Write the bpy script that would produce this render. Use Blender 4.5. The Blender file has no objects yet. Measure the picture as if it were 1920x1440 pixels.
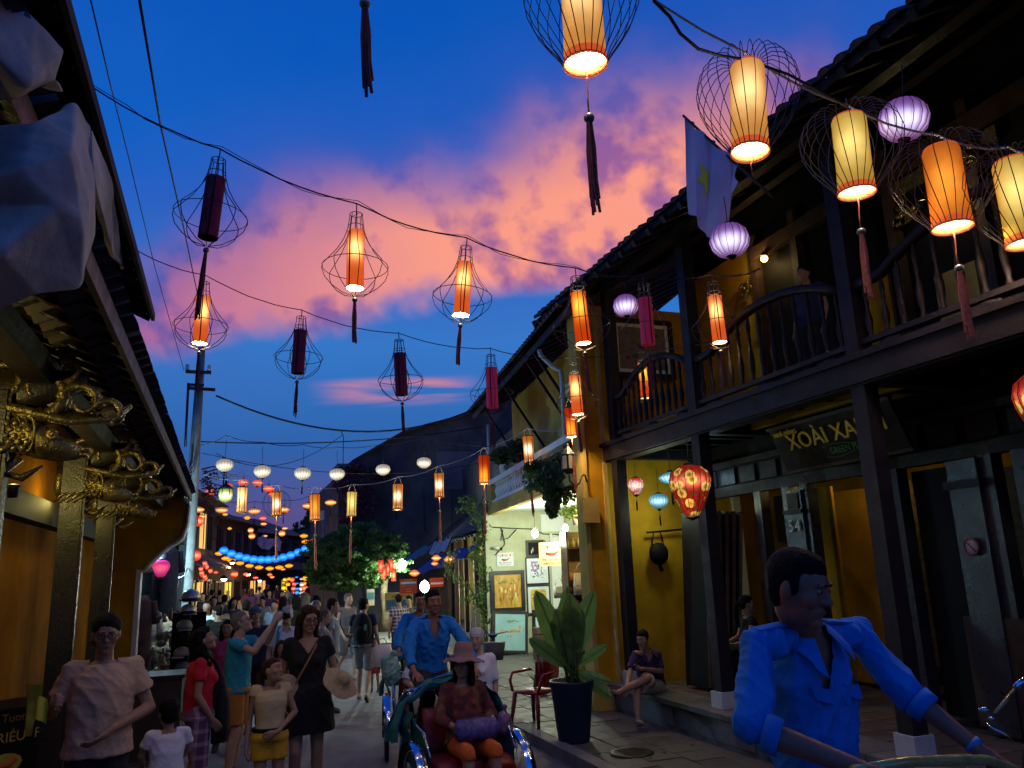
import bpy, bmesh, math, random
import numpy as np
from math import sin, cos, pi, radians as R_, sqrt
from mathutils import Vector, Matrix, Euler, noise

random.seed(7)
S = bpy.context.scene
COL = S.collection

# ------------------------------------------------------------------ camera
F_PX, H_CAM = 1477.0, 2.13
def _n(v):
    v = Vector(v); return v.normalized()
_u = _n((715-960, 720+5620, -F_PX)); _d = _n((424-960, -(1085-720), -F_PX))
_d = (_d - _u*_d.dot(_u)).normalized(); _x = _d.cross(_u)
RW = Matrix((_x, _d, _u))                      # camera space -> world
CAM = Vector((0, 0, H_CAM))
cd = bpy.data.cameras.new('camera'); cam = bpy.data.objects.new('camera', cd); COL.objects.link(cam)
cam.matrix_world = Matrix.Translation(CAM) @ RW.to_4x4()
cd.sensor_width = 36; cd.lens = F_PX/1920*36; cd.clip_start = .05; cd.clip_end = 2000
S.camera = cam

def ray(px, py): return RW @ _n((px-960, 720-py, -F_PX))
def PY(px, py, Y): r = ray(px, py); return CAM + r*(Y/r.y)
def PX(px, py, X): r = ray(px, py); return CAM + r*(X/r.x)
def PZ(px, py, Z): r = ray(px, py); return CAM + r*((Z-H_CAM)/r.z)
def PD(px, py, D): return CAM + ray(px, py)*D

# ------------------------------------------------------------------ view
S.view_settings.view_transform = 'Standard'; S.view_settings.look = 'None'
S.view_settings.exposure = 0.0; S.view_settings.gamma = 1.0
try: S.view_settings.use_curve_mapping = False
except Exception: pass
S.render.engine = 'CYCLES'
cy = S.cycles
cy.use_denoising = True
try: cy.denoiser = 'OPENIMAGEDENOISE'
except Exception: pass
cy.max_bounces = 5; cy.diffuse_bounces = 2; cy.glossy_bounces = 3; cy.transmission_bounces = 4; cy.transparent_max_bounces = 8
cy.sample_clamp_indirect = 3.0; cy.caustics_reflective = False; cy.caustics_refractive = False
cy.use_light_tree = True

# ------------------------------------------------------------------ node helpers
class NT:
    def __init__(s, nt): s.nt = nt; s.N = nt.nodes; s.L = nt.links
    def a(s, t, **k):
        n = s.N.new(t)
        for q, v in k.items(): setattr(n, q, v)
        return n
    def set(s, sock, v):
        if isinstance(v, bpy.types.NodeSocket): s.L.new(v, sock)
        elif v is not None: sock.default_value = v
    def m(s, op, a, b=None, c=None, clamp=False):
        n = s.a('ShaderNodeMath', operation=op, use_clamp=clamp)
        for i, v in enumerate((a, b, c)):
            if v is not None: s.set(n.inputs[i], v)
        return n.outputs[0]
    def vm(s, op, a, b=None):
        n = s.a('ShaderNodeVectorMath', operation=op); s.set(n.inputs[0], a)
        if b is not None: s.set(n.inputs[1], b)
        return n.outputs['Value'] if op in ('DOT_PRODUCT', 'LENGTH', 'DISTANCE') else n.outputs[0]
    def mix(s, f, a, b, mode='MIX'):
        n = s.a('ShaderNodeMix', data_type='RGBA', blend_type=mode); s.set(n.inputs[0], f)
        s.set(n.inputs[6], c4(a) if not isinstance(a, bpy.types.NodeSocket) else a)
        s.set(n.inputs[7], c4(b) if not isinstance(b, bpy.types.NodeSocket) else b); return n.outputs[2]
    def mr(s, v, a, b, c=0., d=1., smooth=False):
        n = s.a('ShaderNodeMapRange', clamp=True)
        if smooth: n.interpolation_type = 'SMOOTHSTEP'
        for i, q in enumerate((v, a, b, c, d)): s.set(n.inputs[i], q)
        return n.outputs[0]
    def noise(s, vec=None, scale=5., detail=3., rough=.5, dist=0.):
        n = s.a('ShaderNodeTexNoise')
        if vec is not None: s.L.new(vec, n.inputs['Vector'])
        n.inputs['Scale'].default_value = scale; n.inputs['Detail'].default_value = detail
        n.inputs['Roughness'].default_value = rough; n.inputs['Distortion'].default_value = dist
        return n.outputs['Fac']
    def xyz(s, v):
        n = s.a('ShaderNodeSeparateXYZ'); s.L.new(v, n.inputs[0]); return n.outputs
    def ramp(s, f, stops):
        n = s.a('ShaderNodeValToRGB'); s.L.new(f, n.inputs[0]); e = n.color_ramp.elements
        while len(e) < len(stops): e.new(.5)
        for q, (p, c) in zip(e, stops): q.position = p; q.color = c4(c)
        return n.outputs[0]
def c4(c): return (c[0], c[1], c[2], 1.0) if len(c) == 3 else tuple(c)
def srgb(r, g, b):
    def f(x):
        x /= 255.; return x/12.92 if x <= .04045 else ((x+.055)/1.055)**2.4
    return (f(r), f(g), f(b))

# ------------------------------------------------------------------ sky (world)
W = bpy.data.worlds.new('World'); S.world = W; W.use_nodes = True
t = NT(W.node_tree); t.N.clear()
tc = t.a('ShaderNodeTexCoord').outputs['Generated']
dirv = t.vm('NORMALIZE', tc)
el = t.xyz(dirv)[2]                                   # sine of the elevation
# base dusk gradient: purple haze at the skyline, cobalt overhead
base = t.ramp(t.mr(el, -.1, .95), [(0.0, srgb(52, 42, 66)), (.10, srgb(92, 62, 112)), (.16, srgb(84, 74, 136)), (.235, srgb(40, 94, 168)),
                             (.36, srgb(44, 122, 204)), (.50, srgb(14, 98, 200)), (.68, srgb(0, 84, 186)), (1., srgb(0, 62, 150))])
# cloud deck: a flat sheet seen in perspective (a fixed chart round the sunset bearing)
cA = ray(960, 560); cU = Vector((cA.y, -cA.x, 0)).normalized(); cV = cU.cross(cA)
def comb(v): return (v.x, v.y, v.z)
den = t.m('MAXIMUM', t.vm('DOT_PRODUCT', dirv, comb(cA)), .08)
u = t.m('DIVIDE', t.vm('DOT_PRODUCT', dirv, comb(cU)), den)
v = t.m('DIVIDE', t.vm('DOT_PRODUCT', dirv, comb(cV)), den)
cx = t.a('ShaderNodeCombineXYZ'); t.L.new(u, cx.inputs[0]); t.L.new(v, cx.inputs[1]); uv = cx.outputs[0]
big = t.noise(uv, 3.0, 4., .5); mid = t.noise(uv, 7.5, 4., .5, .25); fine = t.noise(uv, 22., 3., .5)
def tilt(expr_u, k0, k1): return t.m('MULTIPLY_ADD', expr_u, k1, k0)
wob = t.m('MULTIPLY_ADD', big, .26, -.13)
wob2 = t.m('MULTIPLY_ADD', mid, .10, -.05)
# lavender veil round the band
veil = t.m('MULTIPLY', t.mr(t.m('ABSOLUTE', t.m('SUBTRACT', v, tilt(u, .12, .26))), .26, .05, smooth=True), t.mr(big, .35, .65, .05, .42))
base = t.mix(veil, base, srgb(84, 84, 168))
# lower edge (crisp, puffy) and upper edge (soft)
lo = t.m('ADD', t.m('ADD', tilt(u, .012, .14), t.m('MULTIPLY', wob, .45)), t.m('MULTIPLY', wob2, .9))
hi = t.m('ADD', t.m('SUBTRACT', tilt(u, .20, .32), t.m('MULTIPLY', t.mr(u, .18, .5), .12)), wob)
e_lo = t.mr(t.m('SUBTRACT', v, lo), -.012, .03, smooth=True)
e_hi = t.mr(t.m('SUBTRACT', hi, v), -.07, .08, smooth=True)
body_c = t.m('MULTIPLY', e_lo, e_hi)
tex = t.mr(t.m('ADD', t.m('MULTIPLY', mid, .62), t.m('MULTIPLY', fine, .38)), .38, .54, .0, 1.)
uf = t.mr(u, -.46, -.08)
ccol = t.mix(uf, srgb(176, 104, 156), srgb(255, 158, 134))
ccol = t.mix(t.mr(tex, .1, .8), t.mix(uf, srgb(104, 80, 156), srgb(170, 98, 146)), ccol)
ccol = t.mix(t.m('MULTIPLY', t.mr(t.m('SUBTRACT', hi, v), .085, -.05), .80), ccol, srgb(96, 76, 158))
ccol = t.mix(t.mr(u, .22, .42, 0., .75), ccol, srgb(120, 84, 160))
out = t.mix(t.m('MULTIPLY', body_c, t.mr(tex, .2, .6, .88, 1.0)), base, ccol)
# thin wisps low down
cy2 = t.a('ShaderNodeMapping'); cy2.inputs['Scale'].default_value = (3.5, 30., 1.); cy2.inputs['Location'].default_value = (2.3, .35, 0); t.L.new(uv, cy2.inputs[0])
wis = t.noise(cy2.outputs[0], 1.0, 3., .5, .4)
wz = t.m('MULTIPLY', t.mr(t.m('ABSOLUTE', t.m('ADD', v, .112)), .022, .006, smooth=True), t.mr(t.m('ABSOLUTE', t.m('ADD', u, .155)), .12, .04, smooth=True))
out = t.mix(t.m('MULTIPLY', t.mr(wis, .44, .60), wz), out, srgb(214, 132, 150))
grain = t.noise(uv, 5., 5., .6)
out = t.mix(.035, out, t.ramp(grain, [(.3, (.0, .02, .08)), (.7, (.12, .2, .42))]))
# the physical dusk sky underneath
sk = t.a('ShaderNodeTexSky', sky_type='NISHITA', sun_disc=False); sk.sun_elevation = R_(-4); sk.sun_rotation = R_(20)
out = t.mix(1., out, t.mix(1., sk.outputs[0], (.05, .05, .05), 'MULTIPLY'), 'ADD')
bg = t.a('ShaderNodeBackground'); t.L.new(out, bg.inputs[0]); bg.inputs[1].default_value = 1.0
wo = t.a('ShaderNodeOutputWorld'); t.L.new(bg.outputs[0], wo.inputs[0])
# last light of a sun that is already down: a faint wide pink source from the sunset side
sd = bpy.data.lights.new('sun', 'SUN'); sd.energy = .05; sd.angle = R_(25); sd.color = (1., .55, .5)
so = bpy.data.objects.new('sun', sd); COL.objects.link(so); so.rotation_euler = (R_(75), 0, R_(160))

# ------------------------------------------------------------------ materials
MATS = {}
def mat(name, col, rough=.7, metal=0., spec=.5, var=.25, vs=6., bump=.0, bs=60., emit=None, es=1., trans=0., col2=None, stain=None, coord='Object'):
    if name in MATS: return MATS[name]
    M = bpy.data.materials.new(name); M.use_nodes = True; t = NT(M.node_tree); t.N.clear()
    p = t.a('ShaderNodeBsdfPrincipled'); o = t.a('ShaderNodeOutputMaterial'); t.L.new(p.outputs[0], o.inputs[0])
    tc = t.a('ShaderNodeTexCoord').outputs[coord]
    n1 = t.noise(tc, vs, 4., .6)
    c2 = col2 or tuple(x*(1-var) for x in col[:3]); c1 = tuple(min(1, x*(1+var*.6)) for x in col[:3]) if not col2 else col
    c = t.mix(t.mr(n1, .3, .7), c2, c1)
    if stain:
        c = t.mix(t.mr(t.noise(tc, vs*.35, 5., .65), .5, .68, 0., .85), c, stain)
    t.L.new(c, p.inputs['Base Color'])
    p.inputs['Roughness'].default_value = rough; p.inputs['Metallic'].default_value = metal
    p.inputs['Specular IOR Level'].default_value = spec
    if rough < .65: t.set(p.inputs['Roughness'], t.mr(t.noise(tc, vs*2.3, 3.), .25, .75, max(.04, rough-.1), rough+.15))
    if bump:
        b = t.a('ShaderNodeBump'); b.inputs['Strength'].default_value = bump; b.inputs['Distance'].default_value = .02
        t.L.new(t.noise(tc, bs, 4., .6), b.inputs['Height']); t.L.new(b.outputs[0], p.inputs['Normal'])
    if emit:
        p.inputs['Emission Color'].default_value = c4(emit); p.inputs['Emission Strength'].default_value = es
        M.cycles.emission_sampling = 'NONE' if es < 6 else 'AUTO'
    if trans: p.inputs['Transmission Weight'].default_value = trans
    M.diffuse_color = c4(col); MATS[name] = M; return M

# ------------------------------------------------------------------ mesh builder
class MB:
    def __init__(s): s.v = []; s.f = []; s.sm = []; s.mi = []; s.cur = 0
    def add(s, vs, fs, smooth=False):
        o = len(s.v); s.v.extend(tuple(q) for q in vs)
        for f in fs: s.f.append(tuple(i+o for i in f)); s.sm.append(smooth); s.mi.append(s.cur)
        return s
    def box(s, c, d, M=None):
        vs = [Vector(((i & 1)-.5, ((i >> 1) & 1)-.5, ((i >> 2) & 1)-.5)) for i in range(8)]
        vs = [Vector((q.x*d[0], q.y*d[1], q.z*d[2])) for q in vs]
        if M is not None: vs = [M @ q for q in vs]
        c = Vector(c); vs = [q+c for q in vs]
        return s.add(vs, [(0, 2, 3, 1), (4, 5, 7, 6), (0, 1, 5, 4), (2, 6, 7, 3), (0, 4, 6, 2), (1, 3, 7, 5)])
    def bb(s, a, b): 
        a, b = Vector(a), Vector(b); d = b-a
        return s.box((a+b)/2, (abs(d.x), abs(d.y), abs(d.z)))
    def beam(s, a, b, w, h, up=(0, 0, 1)):
        a, b = Vector(a), Vector(b); z = (b-a); L = z.length; z.normalize(); up = Vector(up)
        if abs(z.dot(up)) > .98: up = Vector((1, 0, 0))
        x = z.cross(up).normalized(); y = x.cross(z)
        M = Matrix((x, z, y)).transposed()
        return s.box((a+b)/2, (w, L, h), M)
    def tube(s, pts, r, n=6, cap=True, rr=None):
        pts = [Vector(p) for p in pts]; vs = []; fs = []; m = len(pts)
        prev = None
        for i, p in enumerate(pts):
            d = (pts[min(i+1, m-1)]-pts[max(i-1, 0)])
            d = d.normalized() if d.length > 1e-9 else Vector((0, 0, 1))
            if prev is None:
                a = d.cross(Vector((0, 0, 1)) if abs(d.z) < .9 else Vector((1, 0, 0))).normalized()
            else:
                a = (prev - d*prev.dot(d)); a = a.normalized() if a.length > 1e-6 else d.orthogonal().normalized()
            prev = a; b = d.cross(a); q = rr[i] if rr else r
            for k in range(n):
                g = 2*pi*k/n; vs.append(p + a*(cos(g)*q) + b*(sin(g)*q))
        for i in range(m-1):
            for k in range(n):
                k2 = (k+1) % n; fs.append((i*n+k, i*n+k2, (i+1)*n+k2, (i+1)*n+k))
        if cap: fs.append(tuple(range(n-1, -1, -1))); fs.append(tuple((m-1)*n+k for k in range(n)))
        return s.add(vs, fs, n > 4)
    def lathe(s, prof, n=16, c=(0, 0, 0), M=None, cap=True, smooth=True, flute=0, fa=0.):
        vs = []; fs = []; c = Vector(c)
        for r, z in prof:
            for k in range(n):
                g = 2*pi*k/n; q = r*(1+(fa*cos(flute*g) if flute else 0))
                w = Vector((q*cos(g), q*sin(g), z)); vs.append((M @ w if M is not None else w)+c)
        m = len(prof)
        for i in range(m-1):
            for k in range(n):
                k2 = (k+1) % n; fs.append((i*n+k, i*n+k2, (i+1)*n+k2, (i+1)*n+k))
        if cap: fs.append(tuple(range(n-1, -1, -1))); fs.append(tuple((m-1)*n+k for k in range(n)))
        return s.add(vs, fs, smooth)
    def ell(s, c, r, n=14, m=9, M=None):
        if not hasattr(r, '__len__'): r = (r, r, r)
        vs = [Vector((0, 0, r[2]))]; c = Vector(c)
        for i in range(1, m):
            a = pi*i/m
            for k in range(n):
                g = 2*pi*k/n; vs.append(Vector((r[0]*sin(a)*cos(g), r[1]*sin(a)*sin(g), r[2]*cos(a))))
        vs.append(Vector((0, 0, -r[2])))
        fs = []
        for k in range(n): fs.append((0, 1+k, 1+(k+1) % n))
        for i in range(m-2):
            for k in range(n):
                k2 = (k+1) % n; fs.append((1+i*n+k, 1+(i+1)*n+k, 1+(i+1)*n+k2, 1+i*n+k2))
        L = len(vs)-1
        for k in range(n): fs.append((L, 1+(m-2)*n+(k+1) % n, 1+(m-2)*n+k))
        return s.add([(M @ q if M is not None else q)+c for q in vs], fs, True)
    def cap(s, a, b, ra, rb, n=12):
        a, b = Vector(a), Vector(b); d = b-a; L = d.length
        if L < 1e-6: return s.ell(a, ra, n, 7)
        d /= L; pts = []; rr = []
        for k in (80, 60, 40, 20): g = R_(k); pts.append(a-d*(ra*sin(g))); rr.append(ra*cos(g))
        pts += [a, b]; rr += [ra, rb]
        for k in (20, 40, 60, 80): g = R_(k); pts.append(b+d*(rb*sin(g))); rr.append(rb*cos(g))
        return s.tube(pts, 0, n, True, rr)
    def loft(s, rings, n=20, cap=True):
        """rings: (centre, xaxis, yaxis, rx, ry[, squareness])"""
        vs = []; fs = []
        for q in rings:
            c, X, Y, rx, ry = q[:5]; e = q[5] if len(q) > 5 else 1.
            for k in range(n):
                g = 2*pi*k/n; a, b = cos(g), sin(g)
                a = math.copysign(abs(a)**e, a); b = math.copysign(abs(b)**e, b)
                vs.append(Vector(c)+Vector(X)*(rx*a)+Vector(Y)*(ry*b))
        m = len(rings)
        for i in range(m-1):
            for k in range(n):
                k2 = (k+1) % n; fs.append((i*n+k, i*n+k2, (i+1)*n+k2, (i+1)*n+k))
        if cap: fs.append(tuple(range(n-1, -1, -1))); fs.append(tuple((m-1)*n+k for k in range(n)))
        return s.add(vs, fs, True)
    def prism(s, poly, h, M=None, c=(0, 0, 0)):
        """poly in xy, extruded along z by h; M maps to place"""
        n = len(poly); vs = [Vector((x, y, z)) for z in (0, h) for x, y in poly]
        c = Vector(c); vs = [(M @ q if M is not None else q)+c for q in vs]
        fs = [tuple(range(n-1, -1, -1)), tuple(range(n, 2*n))]+[(i, (i+1) % n, n+(i+1) % n, n+i) for i in range(n)]
        return s.add(vs, fs)
    def grid(s, P, nu, nv, smooth=True):
        vs = [P(i/nu, j/nv) for j in range(nv+1) for i in range(nu+1)]
        fs = [(j*(nu+1)+i, j*(nu+1)+i+1, (j+1)*(nu+1)+i+1, (j+1)*(nu+1)+i) for j in range(nv) for i in range(nu)]
        return s.add(vs, fs, smooth)
    def mesh(s, name, mats):
        me = bpy.data.meshes.new(name); me.from_pydata(s.v, [], s.f)
        if not isinstance(mats, (list, tuple)): mats = [mats]
        for m in mats: me.materials.append(m)
        me.polygons.foreach_set('use_smooth', s.sm)
        if len(mats) > 1: me.polygons.foreach_set('material_index', s.mi)
        me.update(); return me
    def build(s, name, mats, parent=None, loc=None, world=False, kind=None):
        if world and parent is not None:
            Mi = LW(parent).inverted(); s.v = [tuple(Mi @ Vector(q)) for q in s.v]
        ob = bpy.data.objects.new(name, s.mesh(name, mats)); COL.objects.link(ob)
        if loc is not None: ob.location = loc
        if parent is not None: ob.parent = parent
        if kind: ob['kind'] = kind
        return ob
def LW(o):
    M = Matrix.LocRotScale(o.location, o.rotation_euler, o.scale)
    return (LW(o.parent) @ M) if o.parent else M
def tag(o, label=None, cat=None, group=None, kind=None):
    for k, q in (('label', label), ('category', cat), ('group', group), ('kind', kind)):
        if q: o[k] = q
    return o
def thing(name, label, cat, loc=(0, 0, 0), rz=0., group=None):
    o = bpy.data.objects.new(name, None); COL.objects.link(o); o.empty_display_size = .1
    o.location = loc; o.rotation_euler = (0, 0, rz); return tag(o, label, cat, group)
def inst(name, me, parent=None, loc=(0, 0, 0), rot=None, sc=None, mw=None):
    o = bpy.data.objects.new(name, me); COL.objects.link(o); o.location = loc
    if rot is not None: o.rotation_euler = rot
    if sc is not None: o.scale = sc if hasattr(sc, '__len__') else (sc, sc, sc)
    if parent is not None: o.parent = parent
    return o
def copy_tree(o, parent=None):
    c = o.copy(); COL.objects.link(c)
    if parent is not None: c.parent = parent
    for ch in list(o.children): copy_tree(ch, c)
    return c
def lamp(loc, energy, color, radius=.05, name='bulb_light', parent=None):
    l = bpy.data.lights.new(name, 'POINT'); l.energy = energy; l.color = color; l.shadow_soft_size = radius
    o = bpy.data.objects.new(name, l); COL.objects.link(o); o.location = loc
    if parent is not None: o.parent = parent
    return o
def sag(a, b, s, n=14, wig=0.):
    a, b = Vector(a), Vector(b); out = []
    for i in range(n+1):
        q = i/n; p = a.lerp(b, q); p.z -= s*4*q*(1-q)
        if wig and 0 < i < n: p += Vector((random.uniform(-wig, wig), random.uniform(-wig, wig), random.uniform(-wig, wig)))
        out.append(p)
    return out
def text_mesh(body, size, depth=.004, font=None, sx=1.):
    cu = bpy.data.curves.new('lettering', 'FONT'); cu.body = body; cu.size = size; cu.extrude = depth/2; cu.align_x = 'CENTER'; cu.align_y = 'CENTER'
    cu.resolution_u = 3
    ob = bpy.data.objects.new('lettering', cu); COL.objects.link(ob)
    dg = bpy.context.evaluated_depsgraph_get(); me = bpy.data.meshes.new_from_object(ob.evaluated_get(dg))
    bpy.data.objects.remove(ob); bpy.data.curves.remove(cu)
    if sx != 1.: me.transform(Matrix.Diagonal((sx, 1, 1, 1)))
    return me
def lettering(body, size, m, parent, loc, rot, depth=.004, sx=1., name='lettering'):
    me = text_mesh(body, size, depth, sx=sx); me.materials.clear(); me.materials.append(m)
    return inst(name, me, parent, loc, rot)
# ------------------------------------------------------------------ base materials
M_road = mat('road_asphalt', (.15, .15, .155), .6, var=.35, vs=1.3, bump=.6, bs=45., stain=(.075, .073, .077))
M_pave = mat('pavement_stone', (.085, .08, .075), .55, var=.35, vs=2.2, bump=.4, bs=30., stain=(.06, .055, .05))
M_kerb = mat('kerb_stone', (.18, .17, .16), .7, var=.3, vs=4., bump=.4)
M_earth = mat('ground_earth', (.07, .06, .05), .9)
M_wood = mat('dark_timber', (.019, .014, .018), .5, spec=.2, var=.45, vs=3., bump=.35, bs=22., stain=(.02, .013, .014))
M_wood2 = mat('brown_timber', (.05, .028, .018), .5, spec=.3, var=.45, vs=4., bump=.3, bs=20.)
M_black = mat('black_lacquer', (.007, .006, .006), .65, spec=.15, var=.4, vs=4.)
M_tile = mat('roof_tile_clay', (.085, .05, .045), .8, var=.5, vs=5., bump=.6, bs=25., stain=(.03, .026, .026))
M_yel = mat('yellow_plaster', (.50, .27, .012), .9, spec=.12, var=.35, vs=1.6, bump=.3, bs=35., stain=(.27, .13, .010))
M_yel2 = mat('ochre_plaster', (.52, .36, .09), .9, spec=.15, var=.25, vs=1.5, bump=.25, bs=35., stain=(.28, .21, .08))
M_green = mat('pale_green_plaster', (.55, .56, .37), .9, spec=.2, var=.2, vs=1.6, bump=.3, bs=30., stain=(.38, .37, .23))
M_white = mat('white_plaster', (.72, .72, .68), .7, var=.12, vs=2., bump=.15)
M_slate = mat('weathered_plaster', (.10, .092, .10), .9, spec=.15, var=.45, vs=.9, bump=.4, bs=20., stain=(.03, .028, .034))
M_steel = mat('dark_steel', (.03, .03, .032), .4, metal=.7, var=.2)
M_conc = mat('pole_concrete', (.20, .20, .20), .8, var=.3, vs=6., bump=.3)
M_cable = mat('cable_black', (.012, .012, .014), .5, var=.1)
M_cablel = mat('cable_grey', (.30, .30, .32), .4, var=.1)
M_gold = mat('gilded_carving', (.30, .24, .085), .28, metal=.75, var=.5, vs=14., bump=.5, bs=40., stain=(.07, .05, .02))
M_plast = mat('pipe_white', (.6, .6, .58), .4, var=.1)
M_cream = mat('cream_paint', (.6, .57, .48), .6, var=.15)

# ------------------------------------------------------------------ ground, road, pavements
def struct(name, mb, m, parent=None):
    o = mb.build(name, m, parent); o['kind'] = 'structure'; return o
g = MB(); g.grid(lambda a, b: (-260+520*a, -60+620*b, -.02), 6, 6, False); struct('ground', g, M_earth)
def bend(Y): return 0. if Y < 24 else (Y-24)**2*.0022          # the street swings to the right further on
g = MB(); g.grid(lambda a, b: ((-.55+(4.2*a)+bend(-8+b*98)), -8+b*98, 0.004*sin(pi*a)), 4, 50); struct('road', g, M_road)
side = thing('pavement', None, None); side['kind'] = 'structure'
side.name = 'pavement'
g = MB(); g.grid(lambda a, b: (3.8+bend(-8+b*98)+a*(8.-bend(-8+b*98)*.2), -8+b*98, .095), 2, 50, False); g.grid(lambda a, b: (3.8+bend(-8+b*98), -8+b*98, .095*a-.01), 1, 50, False)
g.build('pavement_bed', M_pave, side)['kind'] = 'structure'
pv = MB(); pv.box((0, 0, 0), (.385, .385, .03)); pm = pv.mesh('paver', M_pave)
pm2 = MB().box((0, 0, 0), (.385, .385, .03)).mesh('paver', mat('pavement_stone_dark', (.055, .05, .05), .5, var=.35, vs=2.2, bump=.4, bs=30.))
for j in range(30):
    for i in range(3 if j < 18 else 6):
        x = 4.02+i*.4+(.0 if i < 3 else 0); y = 3.9+j*.4
        o = inst('paver', random.choice((pm, pm, pm2)), side, (x+.0, y+(.2 if i % 2 else 0), .1+random.uniform(-.004, .004)), (random.uniform(-.006, .006), random.uniform(-.006, .006), random.uniform(-.006, .006)))
kb = MB().box((0, 0, 0), (.17, .98, .16)).mesh('kerb_stone', M_kerb)
for j in range(26):
    y = -2.+j*1.; x = 3.71+bend(y)
    inst('kerb_stone', kb, side, (x+random.uniform(-.008, .008), y, .05+random.uniform(-.006, .006)), (0, 0, random.uniform(-.006, .006)))
sl = thing('left_pavement', None, None); sl['kind'] = 'structure'
g = MB(); g.grid(lambda a, b: (-.62+bend(-8+b*98)-(1-a)*9, -8+b*98, .08), 2, 50, False); g.grid(lambda a, b: (-.62+bend(-8+b*98), -8+b*98, .08*(1-a)), 1, 50, False)
g.build('pavement_bed', M_pave, sl)['kind'] = 'structure'
# drain grates and leaves on the road
mh = thing('drain_cover', 'round iron drain cover sunk in the pavement near the step', 'drain cover', PZ(1185, 1412, .118))
MB().lathe([(.24, 0), (.24, .008), (.2, .012)], 20).build('cover_plate', M_steel, mh)
for k in range(5): MB().box((0, -.14+k*.07, .014), (.26, .02, .006)).build('grate_bar', M_steel, mh)
lf = MB()
for k in range(46):
    a, b = random.choice([(random.uniform(-.3, 1.3), random.uniform(8.2, 13)), (random.uniform(3.1, 3.6), random.uniform(9, 21)), (random.uniform(3.9, 5), random.uniform(6, 10))])
    z = .012 if a < 3.65 else .125; q = random.uniform(.025, .06); r = random.uniform(0, 6)
    lf.add([(a, b, z), (a+q*cos(r), b+q*sin(r), z+.012), (a+q*1.5*cos(r+.5), b+q*1.5*sin(r+.5), z+.002), (a+q*cos(r+1), b+q*sin(r+1), z+.008)], [(0, 1, 2, 3)])
tag(lf.build('leaf_litter', mat('dead_leaf', (.09, .06, .03), .8)), 'scattered dead leaves and scraps on road and pavement', 'litter', kind='stuff')
# broken edge of kerb / cracked patch
cr = MB(); pts = [PZ(*q, .02) for q in ((690, 1232), (705, 1240), (717, 1246), (728, 1258), (740, 1262))]
cr.tube(pts, .05, 5); tag(cr.build('kerb_debris', M_kerb), 'broken dark strip of kerb rubble beside the right road edge', 'rubble')

# ================================================================== NO. 54: the two-storey timber house
H54 = thing('timber_house', 'dark two-storey timber shophouse number 54 with carved balcony and tiled eave on the right', 'house', (6.2, 6.5, 0))
def hb(name, a, b, m=None, parent=None):
    return MB().bb(a, b).build(name, m or M_wood, parent or H54, world=True)
M_step = mat('step_stone', (.13, .125, .13), .7, var=.4, vs=3., bump=.5, bs=25., stain=(.07, .08, .05))
hb('porch_plinth', (5.30, -3, 0), (9.5, 10.88, .40), M_step)
for k in range(13): hb('step_slab', (5.22, -2.1+k*1.0, .402), (5.72, -1.115+k*1.0, .462), M_step)
for k in range(5): hb('step_panel', (5.275, 2.6+k*1.65, .15), (5.297, 4.1+k*1.65, .375), M_step)
pt = MB().box((0, 0, 0), (.38, .38, .02)).mesh('floor_tile', mat('porch_tile', (.13, .10, .085), .4, var=.4, vs=3.))
for i in range(3):
    for j in range(16): inst('floor_tile', pt, H54, Vector((5.93+i*.4, 4.5+j*.4, .412))-Vector(H54.location))
# the wall toward the shop next door, its front edge standing out as a yellow pillar
hb('party_wall', (5.08, 10.93, 0), (9.5, 11.12, 6.2), M_yel)
hb('pillar_moulding', (5.03, 10.88, 0), (5.10, 11.17, 6.1), M_yel2)
hb('pillar_moulding', (5.38, 10.87, 0), (5.44, 10.93, 6.1), M_yel2)
hb('pillar_base', (4.98, 10.82, .1), (5.5, 11.2, .42), M_yel2)
posts = [10.62, 8.38, 5.62, 2.85, .1]
whitepl = mat('painted_post_base', (.50, .50, .52), .6, var=.2)
for y in posts:
    hb('post', (5.43, y-.085, .64), (5.59, y+.085, 6.35))
    hb('post_base', (5.40, y-.11, .462), (5.62, y+.11, .64), whitepl)
hb('front_beam', (5.385, -2.6, 3.66), (5.425, 10.9, 3.90)); hb('front_beam', (5.425, -2.6, 3.64), (5.62, 10.9, 3.68))
hb('beam_moulding', (5.34, -2.6, 3.87), (5.385, 10.9, 3.93))
hb('balcony_floor', (5.62, -2.6, 3.84), (9.4, 10.9, 3.92), M_black)
for y in posts: hb('tie_beam', (5.6, y-.07, 3.66), (6.9, y+.07, 3.84))
for k in range(24): hb('floor_joist', (5.64, -1.3+k*.5, 3.76), (6.9, -1.23+k*.5, 3.84), M_black)
hb('painted_beam', (6.14, 5.75, 3.70), (6.22, 8.2, 3.83), M_yel)
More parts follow.
